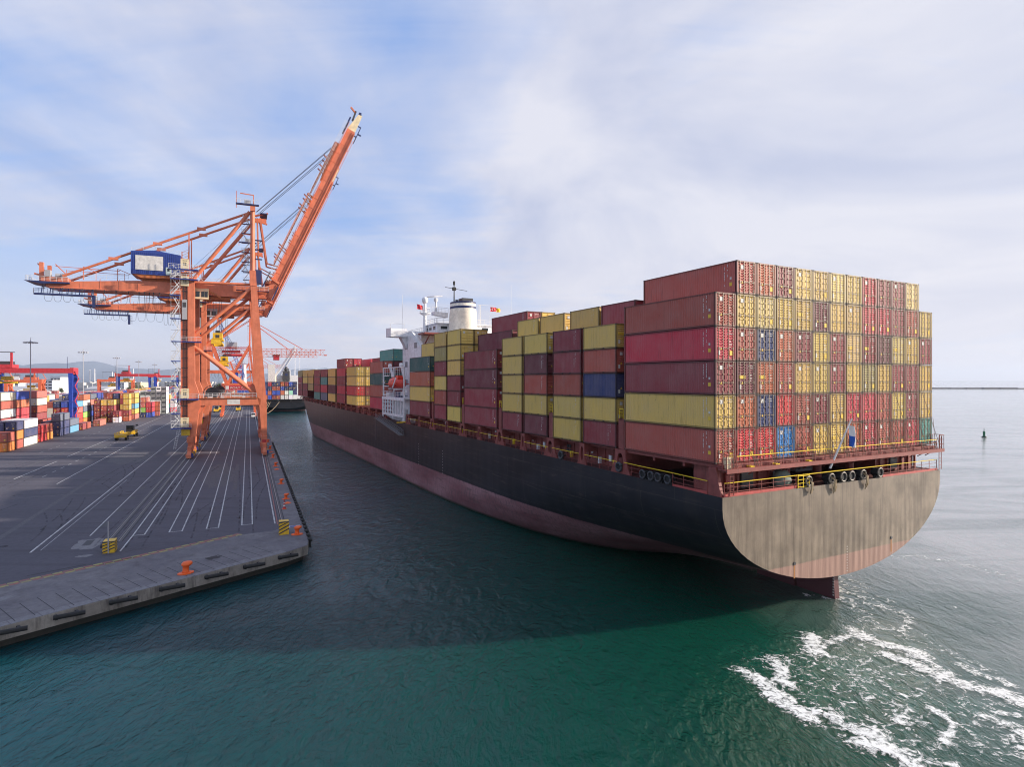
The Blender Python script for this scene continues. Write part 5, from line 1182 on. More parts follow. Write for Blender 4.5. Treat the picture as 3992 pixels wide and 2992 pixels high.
    B(MB().box(-32.3,-26.3,-4.72,-4.66,49.0,52.6), 'blank_panel', M['concrete_lt'], house); dd = MB(); dd.box(-25.7,-24.5,-4.75,-4.66,48.1,50.0,0); dd.box(-25.35,-24.85,-4.78,-4.75,49.0,49.7,1); B(dd, 'door', [plain('pale_green_door', (.42,.52,.50), .5), M['glass']], house)
    mbp = MB(); mbp.prism([(-33.0,47.9),(-22.4,47.9),(-22.4,47.2),(-31,47.0)], -4.4, 4.4, 'y'); mbp.box(-31,-25,-3,3,46.3,47.2); B(mbp, 'house_base', M['orange_dk'])
    hr_ = MB(); hr_.rail([(-33.2,-4.4,53.7),(-28,-4.4,54.2),(-22.6,-4.4,53.4)], .9, 2.2, .03); hr_.rail([(-24.4,-5.6,48.2),(-19.5,-5.6,48.2)], 1.15, 1.0, .04); hr_.box(-24.4,-19.5,-5.6,-4.6,48.0,48.2); B(hr_, 'house_railing', M['rail_w'])
    lt = MB()
    for x in (-21.8,-20.4):
        for yy in (-8.6,-7.4): lt.beam((x,yy,49),(x,yy,53.6),.10,.10)
    for k in range(6): z = 49.4+k*.8; lt.beam((-21.8,-8.6,z),(-20.4,-8.6,z+.7),.06,.06); lt.beam((-21.8,-8.6,z),(-20.4,-8.6,z),.06,.06)
    B(lt, 'lift_head', M['orange_dk'])
    for yy in (-3.6, 3.6):
        bs = MB(); bs.tube([(-6.2,yy,66.4),(-47.4,yy,46.4)], .30, 10)
        for f in (.28,.52,.75): p = Vector((-6.2,yy,66.4)).lerp(Vector((-47.4,yy,46.4)), f); bs.box(p.x-1.0,p.x+1.0,yy-.3,yy+.3,p.z-.32,p.z+.36)
        bs.beam((-20.6,yy,46.6),(-20.6,yy,59.2),.28,.28); B(bs, 'backstay', O)
    ap = MB(); ap.box(-6.1,-4.9,-9,9,65.6,66.9,0); ap.box(-4.9,-2.0,-1.6,-1.2,64.4,65.6,0); ap.beam((-5,-1.4,66.2),(-1.6,-1.4,67.2),.5,.4,0); ap.beam((-5,-1.4,65.0),(-1.8,-1.4,64.2),.5,.4,0); ap.box(-9.5,-4,-9.2,-8.2,67.0,67.3,1); ap.box(-3.6,-1.8,-3,3,66.6,66.85,1)
    ap.rail([(-9.5,-9.1,67.3),(-4,-9.1,67.3)], 1.1, 1.1, .035, 2); ap.box(-7.5,-6,-8.8,-8,67.3,68.3,3); ap.beam((-8.5,-8.5,70.0),(-5.2,-8.5,69.8),.22,.22,0); ap.beam((-5.3,-8.5,67),(-5.3,-8.5,69.9),.2,.2,0); ap.beam((-9.4,-8.8,66),(-9.3,-8.8,70.4),.14,.14,0)
    B(ap, 'apex_beam', [O, M['navy'], M['rail_w'], M['grey']])
    # tower stairs between the pipes
    ts = MB(); z = 50.0; k = 0
    while z < 65:
        ts.box(-8.2,-5.9,-7.2,-6.4,z-.14,z,0); ts.rail([(-8.2,-7.2,z),(-5.9,-7.2,z)], 1.0, 1.1, .03, 1)
        x0, x1 = (-8.0,-6.3) if k % 2 == 0 else (-6.3,-8.0)
        for dy in (-.3,.3): ts.beam((x0,-6.8+dy,z),(x1,-6.8+dy,z+2.5),.05,.16,1)
        for i in range(7): f = (i+.5)/7; ts.box(x0+(x1-x0)*f-.12,x0+(x1-x0)*f+.12,-7.1,-6.5,z+2.5*f-.02,z+2.5*f+.02,1)
        if 50 < z < 60: ts.box(-5.0,-3.2,-7.2,-6.4,z+.8,z+1.0,0)
        z += 2.5; k += 1
    ts.box(-4.8,-3.3,-7.4,-5.6,46.9,50.5,0); B(ts, 'tower_stairs', [M['navy'], M['rail_w']])
    # folded forestays hanging from the apex
    fo = MB()
    for yy in (-2.6,2.6): fo.beam((-3.6,yy,65.5),(-1.9,yy,53.2),.42,.30); fo.beam((-4.3,yy,65.4),(-3.9,yy,52),.3,.3); fo.beam((-1.9,yy,53.2),(.9,yy,52.6),.5,.3); fo.beam((-3.9,yy,52),(-.4,yy,50.2),.3,.25)
    B(fo, 'folded_forestay', O)
    # raised boom
    P0_, P1_ = Vector((-.7,0,45.9)), Vector((22.8,0,98.5)); dd_ = (P1_-P0_).normalized(); nn = Vector((dd_.z,0,-dd_.x))   # nn: towards the water / underside
    def bp_(a, n_, yy): p = P0_+dd_*a+nn*n_; return (p.x, yy, p.z)
    Lb = (P1_-P0_).length
    bm = MB()
    def bbox(a0,a1,n0,n1,y0,y1,mi=0,mb=None):
        mb = mb or bm; vs = [bp_(a,n_,yy) for a in (a0,a1) for n_,yy in ((n0,y0),(n1,y0),(n1,y1),(n0,y1))]; mb.add(vs, [(3,2,1,0),(4,5,6,7),(0,1,5,4),(1,2,6,5),(2,3,7,6),(3,0,4,7)], mi)
    bbox(0,Lb-5.5,-1.15,1.15,-2.9,2.9,0); bbox(1,Lb-6,.55,.65,-3.1,3.1,0); bbox(1,Lb-6,1.15,1.35,-3.3,-2.5,0); bbox(1,Lb-6,1.15,1.35,2.5,3.3,0); bbox(.5,Lb-8,1.75,1.87,-2.9,-2.7,0)
    for a in range(2, 50, 3): bbox(a,a+.12,-1.15,1.2,-2.96,-2.9,0)
    for a in range(4, 50, 6): bbox(a,a+.15,1.3,1.8,-2.9,-2.7,0)
    vs = [bp_(a,n_,yy) for (a,n_) in ((Lb-5.5,-1.15),(Lb-5.5,1.15),(Lb,1.0),(Lb-.2,-.1)) for yy in (-2.9,2.9)]
    bm.add(vs, [(0,2,4,6),(7,5,3,1),(0,1,3,2),(2,3,5,4),(4,5,7,6),(6,7,1,0)], 1)
    bbox(-2.2,.6,-1.3,.9,-3.2,3.2,0); boom = B(bm, 'boom', [O, M['cream']])
    bw_ = MB(); a = 2.0
    bbox(1.5,Lb-4,-1.4,-1.3,-3.9,-3.0,1,bw_)
    while a < Lb-5:
        p = Vector(bp_(a,-1.4,-3.85)); q_ = Vector(bp_(a,-2.5,-3.85)); bw_.beam(p,q_,.06,.06,0); a += 1.5
    for n_ in (-1.8,-2.15,-2.5): bw_.beam(bp_(1.5,n_,-3.85), bp_(Lb-4,n_,-3.85), .06,.06,0)
    for a in (Lb-7.5,): bbox(a,a+5.2,-1.9,-1.5,-3.4,-2.2,2,bw_); bbox(a+1,a+4.5,1.9,2.1,-2.5,2.5,2,bw_); bbox(a+1,a+1.3,1.1,2.0,-2.5,-2.3,2,bw_); bbox(a+4.2,a+4.5,1.1,2.0,-2.5,-2.3,2,bw_); bbox(a+2,a+2.4,1.9,3.0,-2.5,-2.3,2,bw_)
    bbox(-.5,4.5,-2.6,-2.3,-3.6,-2.4,2,bw_); bbox(-2.5,1.5,1.0,1.3,-4,-2,2,bw_)
    B(bw_, 'boom_walkway', [M['rail_w'], M['orange_dk'], M['navy']])
    bt = MB()
    for yy in (-2.0,2.0):
        bt.beam(bp_(7.5,-2.6,yy), bp_(29.5,-2.6,yy), .45,.40,0); bt.beam(bp_(31,-2.4,yy), bp_(44,-2.3,yy), .45,.40,0); bt.beam(bp_(36,-1.2,yy), bp_(47,-1.9,yy), .6,1.0,0)
        for a in (9,12,25,28,38,41): bt.beam(bp_(a,-1.1,yy), bp_(a+.8,-3.6,yy), .35,.28,0)
        bt.beam(bp_(29,-1.1,yy), bp_(29.5,-2.9,yy), .6,.5,0)
    bbox(44,46.8,-2.6,-1.1,-2.6,2.6,0,bt)
    B(bt, 'forestay_links', O)
    tip = MB(); tip.beam(bp_(Lb-1.5,-.9,0), bp_(Lb+1.6,-1.2,0), .5,.5,1); tip.beam(bp_(Lb+1.0,-1.0,0), bp_(Lb+1.9,-2.9,0), .5,.4,0); tip.box(23.2,23.9,-.5,.5,99.4,100.1,2); B(tip, 'boom_tip', [O, M['dgrey'], M['navy']])
    hg = MB(); hg.beam((-2.6,-2.5,46.4),(.4,-2.5,47.6),1.4,.6,0); hg.beam((-2.6,2.5,46.4),(.4,2.5,47.6),1.4,.6,0); hg.beam((-1.4,-3.2,49.6),(1.2,-3.2,47.8),.5,.6,0); hg.box(-2.4,-1.0,-3.4,3.4,47.6,48.6,0); B(hg, 'boom_hinge', O)
    ro = MB()
    for yy, dz in ((-1.2,0),(-.5,.45),(.4,-.55),(1.1,-.9)): ro.tube([(-4.5,yy,67.3+dz*.8), bp_(45.5,-2.4-dz*.8,yy)], .065, 5)
    for yy in (-2.4,2.4): ro.tube([(-20.5,yy,50),(-6,yy,66)], .03, 5)
    B(ro, 'boom_rope', M['lime'])
    # trolley, ropes, cab
    tr = MB(); tr.box(-17.6,-11.0,-2.9,2.9,42.7,43.4,0); tr.box(-16.5,-15.7,-2.5,-1.5,42.0,42.8,0); B(tr, 'trolley', M['orange_dk'])
    cb_ = MB(); cb_.box(-19.5,-16.0,-6.4,-4.2,42.2,44.7,0); cb_.box(-19.6,-15.9,-6.5,-4.1,44.7,44.85,0); cb_.beam((-15.9,-5,44.5),(-13.2,-4,43),.2,.35,1)
    cab_ = B(cb_, 'operator_cab', [M['cream'] if not far else M['grey'], M['orange_dk']])
    for x in (-18.9,-17.6,-16.8): B(MB().box(x,x+.7 if x > -18 else x+.95,-6.46,-6.4,42.7,44.1), 'window', M['glass'], cab_)
    rp_ = MB()
    for x in (-15.0,-14.4,-13.6,-13.1):
        for yy in (-1.4,1.4): rp_.tube([(x,yy,34.0-drop),(x-.1,yy,42.8)], .03, 5)
    B(rp_, 'hoist_rope', M['lime'])
    sp2 = MB(); sp2.box(-15.2,-12.9,-1.7,1.7,32.4,33.9,0); sp2.box(-15.6,-12.6,-1.9,1.9,31.8,32.3,0); sp2.box(-14.6,-13.5,-1.2,1.2,33.9,34.6,1); sp2.box(-14.5,-13.6,-1.75,-1.7,32.6,33.4,2)
    for x in (-15.25,-12.95): sp2.box(x-.12,x+.12,-6,6,30.9,31.3,0)
    for yy in (-6,6): sp2.box(-15.4,-12.8,yy-.15,yy+.15,30.7,31.4,0)
    sp2.prism([(-15.4,31.3),(-12.8,31.3),(-13.3,32.0),(-14.9,32.0)], -6.1, -5.9, 'y', 0); sp2.prism([(-15.4,31.3),(-12.8,31.3),(-13.3,32.0),(-14.9,32.0)], -2, 2, 'y', 1)
    sp2.v = [(a, b, c-drop) for a, b, c in sp2.v]
    B(sp2, 'spreader', [M['yellow'], M['dgrey'], M['dgrey']])
    # festoon catwalk and cable loops
    fc_ = MB(); fc_.box(-52.8,-41.0,-4.6,-3.6,41.6,42.0,0); fc_.rail([(-52.8,-4.6,42.0),(-41,-4.6,42.0)], 1.1, .9, .04, 0, mids=3)
    for x in (-51.5,-49.8,-47.9,-46.3,-44.0,-41.5): fc_.beam((x,-4,42),(x,-3,44),.16,.12,0)
    fc_.box(-41.3,-40.8,-4.6,-3.6,39.0,42,0); fc_.rail([(-40.8,-4.5,39),(-40.2,-4.5,39)], 2.6, .3, .03, 0, mids=4)
    fc_.rail([(-53,-4.1,41.9),(-53,-3.6,41.9)], 1.2, .4, .03, 1)
    B(fc_, 'festoon_catwalk', [M['navy'], M['rail_w']])
    fs2 = MB(); x = -51.0
    spans = [1.9,1.8,1.9,2.0,2.2,2.3,2.4,2.6,2.3,1.2,1.0,.9,1.3,2.2,2.4,2.4,2.0,1.4,1.2]
    for w_ in spans:
        sag = 3.2 if w_ > 1.5 else 4.2; pts = []
        for i in range(9):
            u = i/8; pts.append((x+w_*u, -4.3 if x < -41 else -3.9, 43.3-sag*(1-(2*u-1)**4)**.5 if 0 < i < 8 else 43.3))
        fs2.tube(pts, .035, 5); fs2.box(x-.08,x+.08,-4.2,-3.6,43.1,43.5); x += w_
    B(fs2, 'festoon_cable', M['dgrey'])
    if txt:
        ang = math.atan2(dd_.z, dd_.x); p = bp_(7.5,.95,-3.0)
        # letters run up the boom side
        t = text_mesh('lettering', txt, 1.35, M['dgrey'], root, (p[0]+12, -3.02, p[2]-QZ), (0,0,0), .01)
        t.rotation_euler = (Matrix(((dd_.x, -nn.x, 0),(0,0,-1),(dd_.z,-nn.z,0)))).to_euler(); t.scale = (1.75,1,1)
    if portal_sign:
        bd = MB(); bd.box(-13.6,-2.2,-8.95,-8.85,18.0,19.6,0); s_ = B(bd, 'sign_board', M['rtg_red']); q2 = MB(); q2.box(-13.4,-12.4,-8.97,-8.95,18.2,19.4); B(q2, 'sign_emblem', M['concrete_lt'], s_)
        t = text_mesh('sign_lettering', 'PORT OF MERSIN', 1.05, M['decal'], s_, (-12.0+12, -8.98, 18.4-QZ), (R(90),0,0), .01); t.scale = (1.12,1,1)
    return root
sts(102, 'nearest orange quay crane with raised boom and blue machinery house with blank panel')
sts(149, 'second orange quay crane half hidden behind the nearest one, port name on its boom', 'MERSIN INTERNATIONAL PORT', True, far=True, drop=4.6)

# ------------------------------------------------------------------ far red orange crane with lattice boom
def lattice(mb, a, b, w_, h, n, r=.12, mi=0, tri=False):
    a = Vector(a); b = Vector(b); d = (b-a).normalized(); up = Vector((0,0,1)) if abs(d.z) < .9 else Vector((0,1,0)); s_ = d.cross(up).normalized(); u = s_.cross(d)
    cs = [(-w_/2,-h/2),(w_/2,-h/2),(w_/2,h/2),(-w_/2,h/2)]; P = lambda i, k: a+(b-a)*(i/n)+s_*cs[k][0]+u*cs[k][1]
    for k in range(4): mb.beam(P(0,k), P(n,k), r*1.6, r*1.6, mi)
    for i in range(n):
        for k in range(4):
            q = (k+1) % 4; mb.beam(P(i,k), P(i,q), r, r, mi); mb.beam(P(i,k) if i % 2 == 0 else P(i,q), P(i+1,q) if i % 2 == 0 else P(i+1,k), r, r, mi)
def far_crane(tc, label, withtrolley=True, group=None):
    root = empty('lattice_quay_crane', LT(-12, tc, QZ), QA); tag(root, label, 'quay crane', group)
    O = M['redorange']
    def B(mb, name, mats, parent=None): mb.v = [(x+12,y,z-QZ) for x,y,z in mb.v]; return mb.build(name, mats, parent or root)
    for y in (-8,8):
        mb = MB(); mb.beam((-3.2,y,2),(-3.6,y,19),1.2,1.2); mb.beam((-3.6,y,19),(-6.0,y,40),.9,1.0); mb.beam((-19.5,y,2),(-17.5,y,19),1.2,1.2); B(mb, 'leg', O)
        mb = MB(); mb.box(-19.5,-2.8,y-.7,y+.7,17.6,19.6); B(mb, 'portal_beam', O)
        mb = MB(); mb.beam((-16.6,y,19.5),(-6.1,y,39.6),.9,1.1); mb.beam((-17.2,y,19.5),(-24.6,y,41.5),1.4,1.4); mb.beam((-6,y,27),(-3.8,y,24),.3,.3); B(mb, 'diagonal_leg', O)
    mb = MB()
    for x in (-19.5,-3.2): mb.box(x-.6,x+.6,-12,12,2.2,4.0)
    B(mb, 'bogie_beam', O)
    mb = MB(); lattice(mb, (-28,-3.4,37.0), (33.4,-3.4,37.0), 1.2, 3.2, 24, .11); lattice(mb, (-28,3.4,36.0), (30,3.4,36.0), 1.2, 3.2, 24, .11); mb.box(33,34.4,-4,-2.6,35.2,35.8); B(mb, 'lattice_boom', O)
    mb = MB()
    for y in (-4,4): mb.beam((-5.9,y*2,40),(-5.7,y,54.5),.8,.8)
    mb.box(-6.2,-5.3,-4.5,4.5,54,54.8); mb.box(-7,-5.8,-4.6,-4.2,50.5,50.7); mb.box(-7,-5.8,-4.6,-4.2,46.5,46.7)
    for k in range(24): mb.box(-7,-6.5,-4.6,-4.5,40.5+k*.6,40.6+k*.6)
    B(mb, 'apex_tower', O)
    mb = MB()
    for y, x1, z1 in ((-3.4,21.5,38.6),(3.4,15.5,37.8)): mb.beam((-5.6,y,54.2),(x1,y,z1),.34,.34)
    for y in (-3.4,3.4): mb.beam((-5.8,y,54.0),(-27.0,y,38.8),.32,.32); mb.tube([(-5.6,y,53.6),(5,y,46),(x1-2,y,38.4)], .05, 5)
    B(mb, 'stay_pipe', O)
    mb = MB(); mb.box(-17.5,-12.0,-3.5,3.5,38.5,41.8,0); mb.box(-19.5,-10.5,-4,4,36.2,37.4,1); mb.box(-18.5,-9.5,-4.2,4.2,34.4,35.4,1); B(mb, 'machinery_house', [M['grey'], M['rtg_red']])
    mb = MB(); lattice(mb, (-28,-5,38.6),(-5,-5,38.6),.4,1.2,18,.08); B(mb, 'walkway_rail', M['rtg_red'])
    mb = MB(); mb.box(6.2,9.2,-3,3,32.5,34.9,0); mb.box(5.8,9.6,-3,3,34.9,35.3,1); B(mb, 'trolley_cab', [M['rtg_red'], M['dgrey']])
    return root
far_crane(280, 'red orange crane with horizontal lattice boom reaching over the far ship', group='lattice boom cranes down the quay')
far_crane(640, 'small red orange lattice crane far beyond along the quay', group='lattice boom cranes down the quay')
# a box girder crane far down the quay, seen between the legs
g3 = empty('far_box_crane', LT(-12, 430, QZ), QA); tag(g3, 'distant orange box girder crane seen between the legs of the near cranes', 'quay crane')
mb = MB(); mb.box(-28,14,-3,3,24.5,27.0); mb.build('girder', M['redorange'], g3)
for x in (-7,9.5):
    for y in (-8,8): MB().box(x-.7,x+.7,y-.7,y+.7,0,25).build('leg', M['redorange'], g3)
mb = MB(); mb.box(-7,9.5,-8.7,-7.3,13,15); mb.beam((-6,-8,14),(9,-8,24),.6,.6); mb.build('portal_beam', M['redorange'], g3)
mb = MB()
for k in range(9): x = -27+k*2.3; mb.tube([(x+2.3*i/6,-3.4,24.4-3.6*math.sin(math.pi*i/6)**.6) for i in range(7)], .05, 4)
mb.build('festoon_cable', M['dgrey'], g3)
# harbour mobile crane, blue lattice jib
hm = empty('mobile_harbour_crane', LT(-9.5, 420, QZ), QA); hm.scale = (1.2,1.2,1.2); tag(hm, 'mobile harbour crane with white tower and leaning blue lattice jib', 'mobile crane')
MB().box(-6,6,-7,7,1.2,3.4).build('chassis', M['dgrey'], hm); MB().tube([(0,0,3),(0,0,26)], [1.6,1.2], 14).build('tower', M['white'], hm)
mb = MB(); mb.box(-4,3,-3,4,6,11); mb.box(-6.5,-3.5,-2.5,2.5,13,21); mb.build('engine_house', M['rtg_blue'], hm); 
mb = MB(); lattice(mb, (0,-2,18),(-14.0,-4,52), 1.7, 1.7, 16, .13); mb.build('lattice_jib', M['rtg_blue'], hm); MB().box(-15.2,-13.2,-5,-3,51,54.0).build('jib_head', M['redorange'], hm)
mb = MB(); mb.tube([(0,0,26),(-13.5,-4,52)], .06, 4); mb.tube([(1,0,26),(-13.5,-3.4,51.5)], .06, 4); mb.tube([(-14.2,-4,51),(-14.2,-4,14)], .06, 4); mb.build('luffing_rope', M['dgrey'], hm)

# ------------------------------------------------------------------ second ship moored down the quay
def QP(x, y, z): return LT(2.2+x, 345+y, z)
s2 = empty('moored_cargo_ship', LT(2.2,345,0), QA); tag(s2, 'dark hulled container ship with deck cranes moored far down the quay', 'container ship')
mb = MB(); st = [0,4,9,15,24,150,170,185,200]; K = 12; vs = []
for s in st:
    for sd_ in (-1,1):
        for k in range(K+1):
            a = math.pi/2*k/K; hb = 15*(1 if s < 150 else max(.02, 1-((s-150)/50)**2)); zb = 2.4-2.8*min(1,s/9)-4*min(1,s/24); zt_ = 6.2-3*min(1,s/30)
            z = zt_-(zt_-zb)*math.cos(a) if k < K else 6.2; b_ = hb*math.sin(a); 
            vs.append((15+sd_*b_, s + (0 if s > 0 else (6.2-z)*.25), z))
n = K+1; fs = []
for i in range(len(st)-1):
    for sd_ in (0,1):
        for k in range(K): a = i*2*n+sd_*n+k; c = a+2*n; fs.append((a,a+1,c+1,c))
for k in range(K): fs.append((k, k+1, n+k+1, n+k))
mb.add(vs, fs); mb.box(.2,29.8,.3,150,6.0,6.15); mb.build('hull', M['hull2'], s2); MB().box(1.2,28.8,9,15,6.2,8.2).build('deck_bulkhead', M['dgrey'], s2)
mb = MB(); mb.box(1,29,2,14,8.2,8.5)
for x in (1.2,9,17,28): mb.box(x,x+.6,1,1.8,6.1,8.3)
mb.rail([(.5,.5,6.2),(29.5,.5,6.2)],1.1,1.5,.05); mb.build('mooring_deck', M['dgrey'], s2)
mb = MB(); mb.box(3,27,30,46,6,21.5); mb.box(9,24,30,44,21.5,24.8); mb.box(14,19,32,38,24.8,28.5); mb.tube([(12,34,24.5),(12,34,32)], [.3,.15], 6); mb.tube([(22,34,24.5),(22,34,30)], .3, 6); mb.box(10,12,29,30,22,23.3)
mb.build('superstructure', M['white'], s2); mb = MB()
for x in (17.0,17.8): mb.box(x,x+.5,29.9,30,22,22.8)
mb.build('window', M['glass'], s2)
mb = MB(); mb.box(13.5,18.0,26,30,20.5,27.8,0); mb.box(15.0,16.6,25.9,26,24.4,26.0,1); mb.lathe([(.9,27.8),(1.2,29.0),(.8,30.4),(.2,31)],12,15.8,28,0); mb.tube([(14.4,27,27.5),(14.4,27,29.6)],.3,8); mb.tube([(17.4,27,27.5),(17.4,27,29.6)],.3,8); mb.build('funnel', [M['dgrey'], M['navy']], s2)
for x0, x1, z1, yy in ((7.5,21,44.5,20),(12,23.5,43.5,60)):
    mb = MB(); mb.tube([(x0,yy,8),(x0,yy,24)], 1.4, 12); mb.build('crane_pedestal', M['cream'], s2)
    mb = MB(); mb.beam((x0,yy,23),(x1,yy-4,z1),1.3,1.3); mb.beam((x1-1,yy-4,z1-1.2),(x1+.8,yy-4,z1+.8),1.1,.7); mb.tube([(x1,yy-4,z1),(x1,yy-4,26)],.08,4); mb.tube([(x1+3,yy-4,z1-3),(x1+3,yy-4,28)],.08,4); mb.build('crane_jib', M['white'], s2)
MB().box(3.5,8,16,22,19,32).build('derrick_house', M['concrete_lt'], s2)
cols2 = 'navy crimson navy navy rust maroon cobalt navy|navy navy brown brown cobalt navy navy navy|cobalt rust cobalt cobalt rust white mint navy|rust cobalt maroon brown white white white white'.split('|')
for r_, row in enumerate(cols2):
    for c_, nm in enumerate(row.split()):
        container(QP(1.6+c_*2.62, 2.5, 8.5+(3-r_)*2.93), QA, 12.19, H1, nm, f'{CN[nm]} container on the far moored ship, {NTH[c_]} stack from left, {ORD[3-r_] if r_ else "topmost"}', 'containers on the far moored ship', 1)
for k, (a, b_) in enumerate((((2.5,0,6.8),(-2.4,-60,1.2)),((3.5,0,6.8),(-2.5,-48,1.2)),((4.5,0,6.8),(-2.5,-62,1.2)),((10,0,6.8),(-2.6,-80,1.2)))):
    A_ = QP(*a); B_ = QP(b_[0], b_[1], QZ+.5); mb = MB(); mb.tube([A_.lerp(B_, i/8) - Vector((0,0,1.6*math.sin(math.pi*i/8))) for i in range(9)], .11, 5)
    tag(mb.build('mooring_line', M['rope']), f'slack mooring rope from the far ship stern to the quay, {NTH[k]} from the left', 'mooring line', 'mooring lines of the far ship')

# ------------------------------------------------------------------ rubber tyred gantries
def rtg(L0, t, label, red='rtg_red', bl='rtg_blue', w_=24.0, Z=26.0, group='yard gantry cranes', trolley=.12):
    root = empty('yard_gantry_crane', LT(L0, t, QZ), QA); tag(root, label, 'gantry crane', group); h = Z-QZ
    for y in (-3.2, 3.2): MB().box(-.9, w_+.9, y-.55, y+.55, h-1.9, h).build('main_beam', M[red], root)
    MB().box(-1.0,.2,-3.7,3.7,h-2.4,h+.25).build('end_tie', M[red], root); MB().box(w_-.2,w_+1.0,-3.7,3.7,h-2.4,h+.25).build('end_tie', M[red], root)
    for x in (0, w_):
        for y in (-3.2, 3.2):
            mb = MB(); sg = 1 if x == 0 else -1
            mb.prism([(x-.75,h-1.9),(x+.75,h-1.9),(x+.45,2),(x-.45,2)], y-.6, y+.6, 'y'); mb.build('leg', M[bl], root)
        mb = MB(); mb.box(x-.5,x+.5,-5.5,5.5,1.3,2.2); mb.build('sill_beam', M[bl], root)
        for y in (-4.6,-3.2,3.2,4.6): MB().tube([(x-.35,y,.75),(x+.35,y,.75)], .75, 14).build('wheel', M['black'], root)
    mb = MB()
    for k in range(7): z = 2+k*3.0; s_ = 1 if k % 2 else -1; mb.beam((w_+1.3,-3*s_,z),(w_+1.3,3*s_,z+3),.12,.5); mb.box(w_+.9,w_+1.8,3*s_-.5,3*s_+.5,z+2.9,z+3.0)
    mb.build('ladder', M[red], root)
    x = w_*trolley; mb = MB(); mb.box(x-2.6,x+2.6,-3.6,3.6,h+.1,h+1.4,0); mb.box(x-2,x+1.6,-3,3,h+1.4,h+2.6,1); mb.box(x+1.8,x+2.5,-3.0,-2.4,h+1.0,h+6.0,0); mb.box(x-7,x+3.2,-3.0,-2.6,h+6.0,h+6.25,1); mb.beam((x-6.5,-2.8,h+1),(x-6.5,-2.8,h+6),.12,.12,1); mb.build('trolley', [M[red], M['dgrey']], root)
    mb = MB(); mb.box(x-3.5,x+3.5,-1.2,1.2,h-6.0,h-5.2,0); mb.box(x-1.6,x+1.6,-1.4,1.4,h-4.8,h-3.2,0)
    for q in (-2,-1,1,2): mb.tube([(x+q,0,h-5),(x+q*.7,0,h)], .06, 4, 1)
    mb.build('spreader', [M['yellow'], M['dgrey']], root); MB().box(x+2.8,x+4.4,-2.6,-1.0,h-4.6,h-2.4).build('operator_cab', M['white'], root)
    MB().tube([(w_-1.2,-3,h),(w_-1.2,-3,h+4.6)], .09, 5).build('aerial', M['navy'], root)
    return root
rtg(-95.3, 215, 'nearest red and blue yard gantry crane standing over the containers at left')
rtg(-95, 445, 'red and blue yard gantry crane in the middle distance', trolley=.22)
rtg(-95, 600, 'farther red and blue yard gantry crane partly behind the quay crane leg', trolley=.25)
rtg(-141, 300, 'orange yard gantry crane behind the blue legged one', 'redorange', 'redorange', 24, 21.6, 'orange yard gantry cranes', .3)
rtg(-139, 345, 'second orange yard gantry crane behind the stacks', 'redorange', 'redorange', 24, 21.6, 'orange yard gantry cranes', .8)
rtg(-121, 520, 'small orange yard gantry crane in front of the far sheds', 'redorange', 'redorange', 24, 21.8, 'orange yard gantry cranes', .4)

# ------------------------------------------------------------------ light masts
def mast(L, t, h, label):
    root = empty('light_mast', LT(L, t, QZ)); tag(root, label, 'light mast', 'tall light masts in the yard')
    MB().tube([(0,0,0),(0,0,h)], [.22,.12], 10).build('pole', M['grey'], root)
    mb = MB()
    for k in range(10):
        a = k*math.pi/5; mb.beam((0,0,h-.6),(1.7*math.cos(a),1.7*math.sin(a),h-.7),.07,.07); mb.box(1.7*math.cos(a)-.25,1.7*math.cos(a)+.25,1.7*math.sin(a)-.25,1.7*math.sin(a)+.25,h-1.1,h-.7)
    mb.lathe([(.7,h-.8),(.8,h-.6),(.1,h-.4)], 12); mb.tube([(0,0,h-.6),(0,0,h+.9)],.06,5); mb.build('floodlights', M['grey'], root)
for L,t,h,lb_ in ((-74.7,176.5,33.2,'nearest and tallest looking light mast in front of the hills at left'),(-76.5,256,33.2,'second light mast to the right of the nearest gantry crane'),(-77,336,33.2,'third light mast behind the middle gantry crane'),(-76.7,410,33.2,'fourth light mast standing over the middle gantry crane beam'),(-78,498,33.2,'fifth and smallest light mast near the quay crane leg'),(-190,330,31,'thin light mast just left of the nearest one, farther away'),(-215,560,33,'short looking light mast far behind the nearest gantry crane')): mast(L,t,h,lb_)
# dark post at the far basin end
dp = MB(); dp.tube([(0,0,0),(0,0,30)], [.5,.3], 8); dp.box(-3,3,-.3,.3,26.5,27); dp.box(-2.4,2.4,-.3,.3,29,29.4); o = dp.build('signal_tower', M['dgrey']); o.location = (-236,420,0); tag(o, 'thin dark signal tower rising behind the bow containers', 'tower')

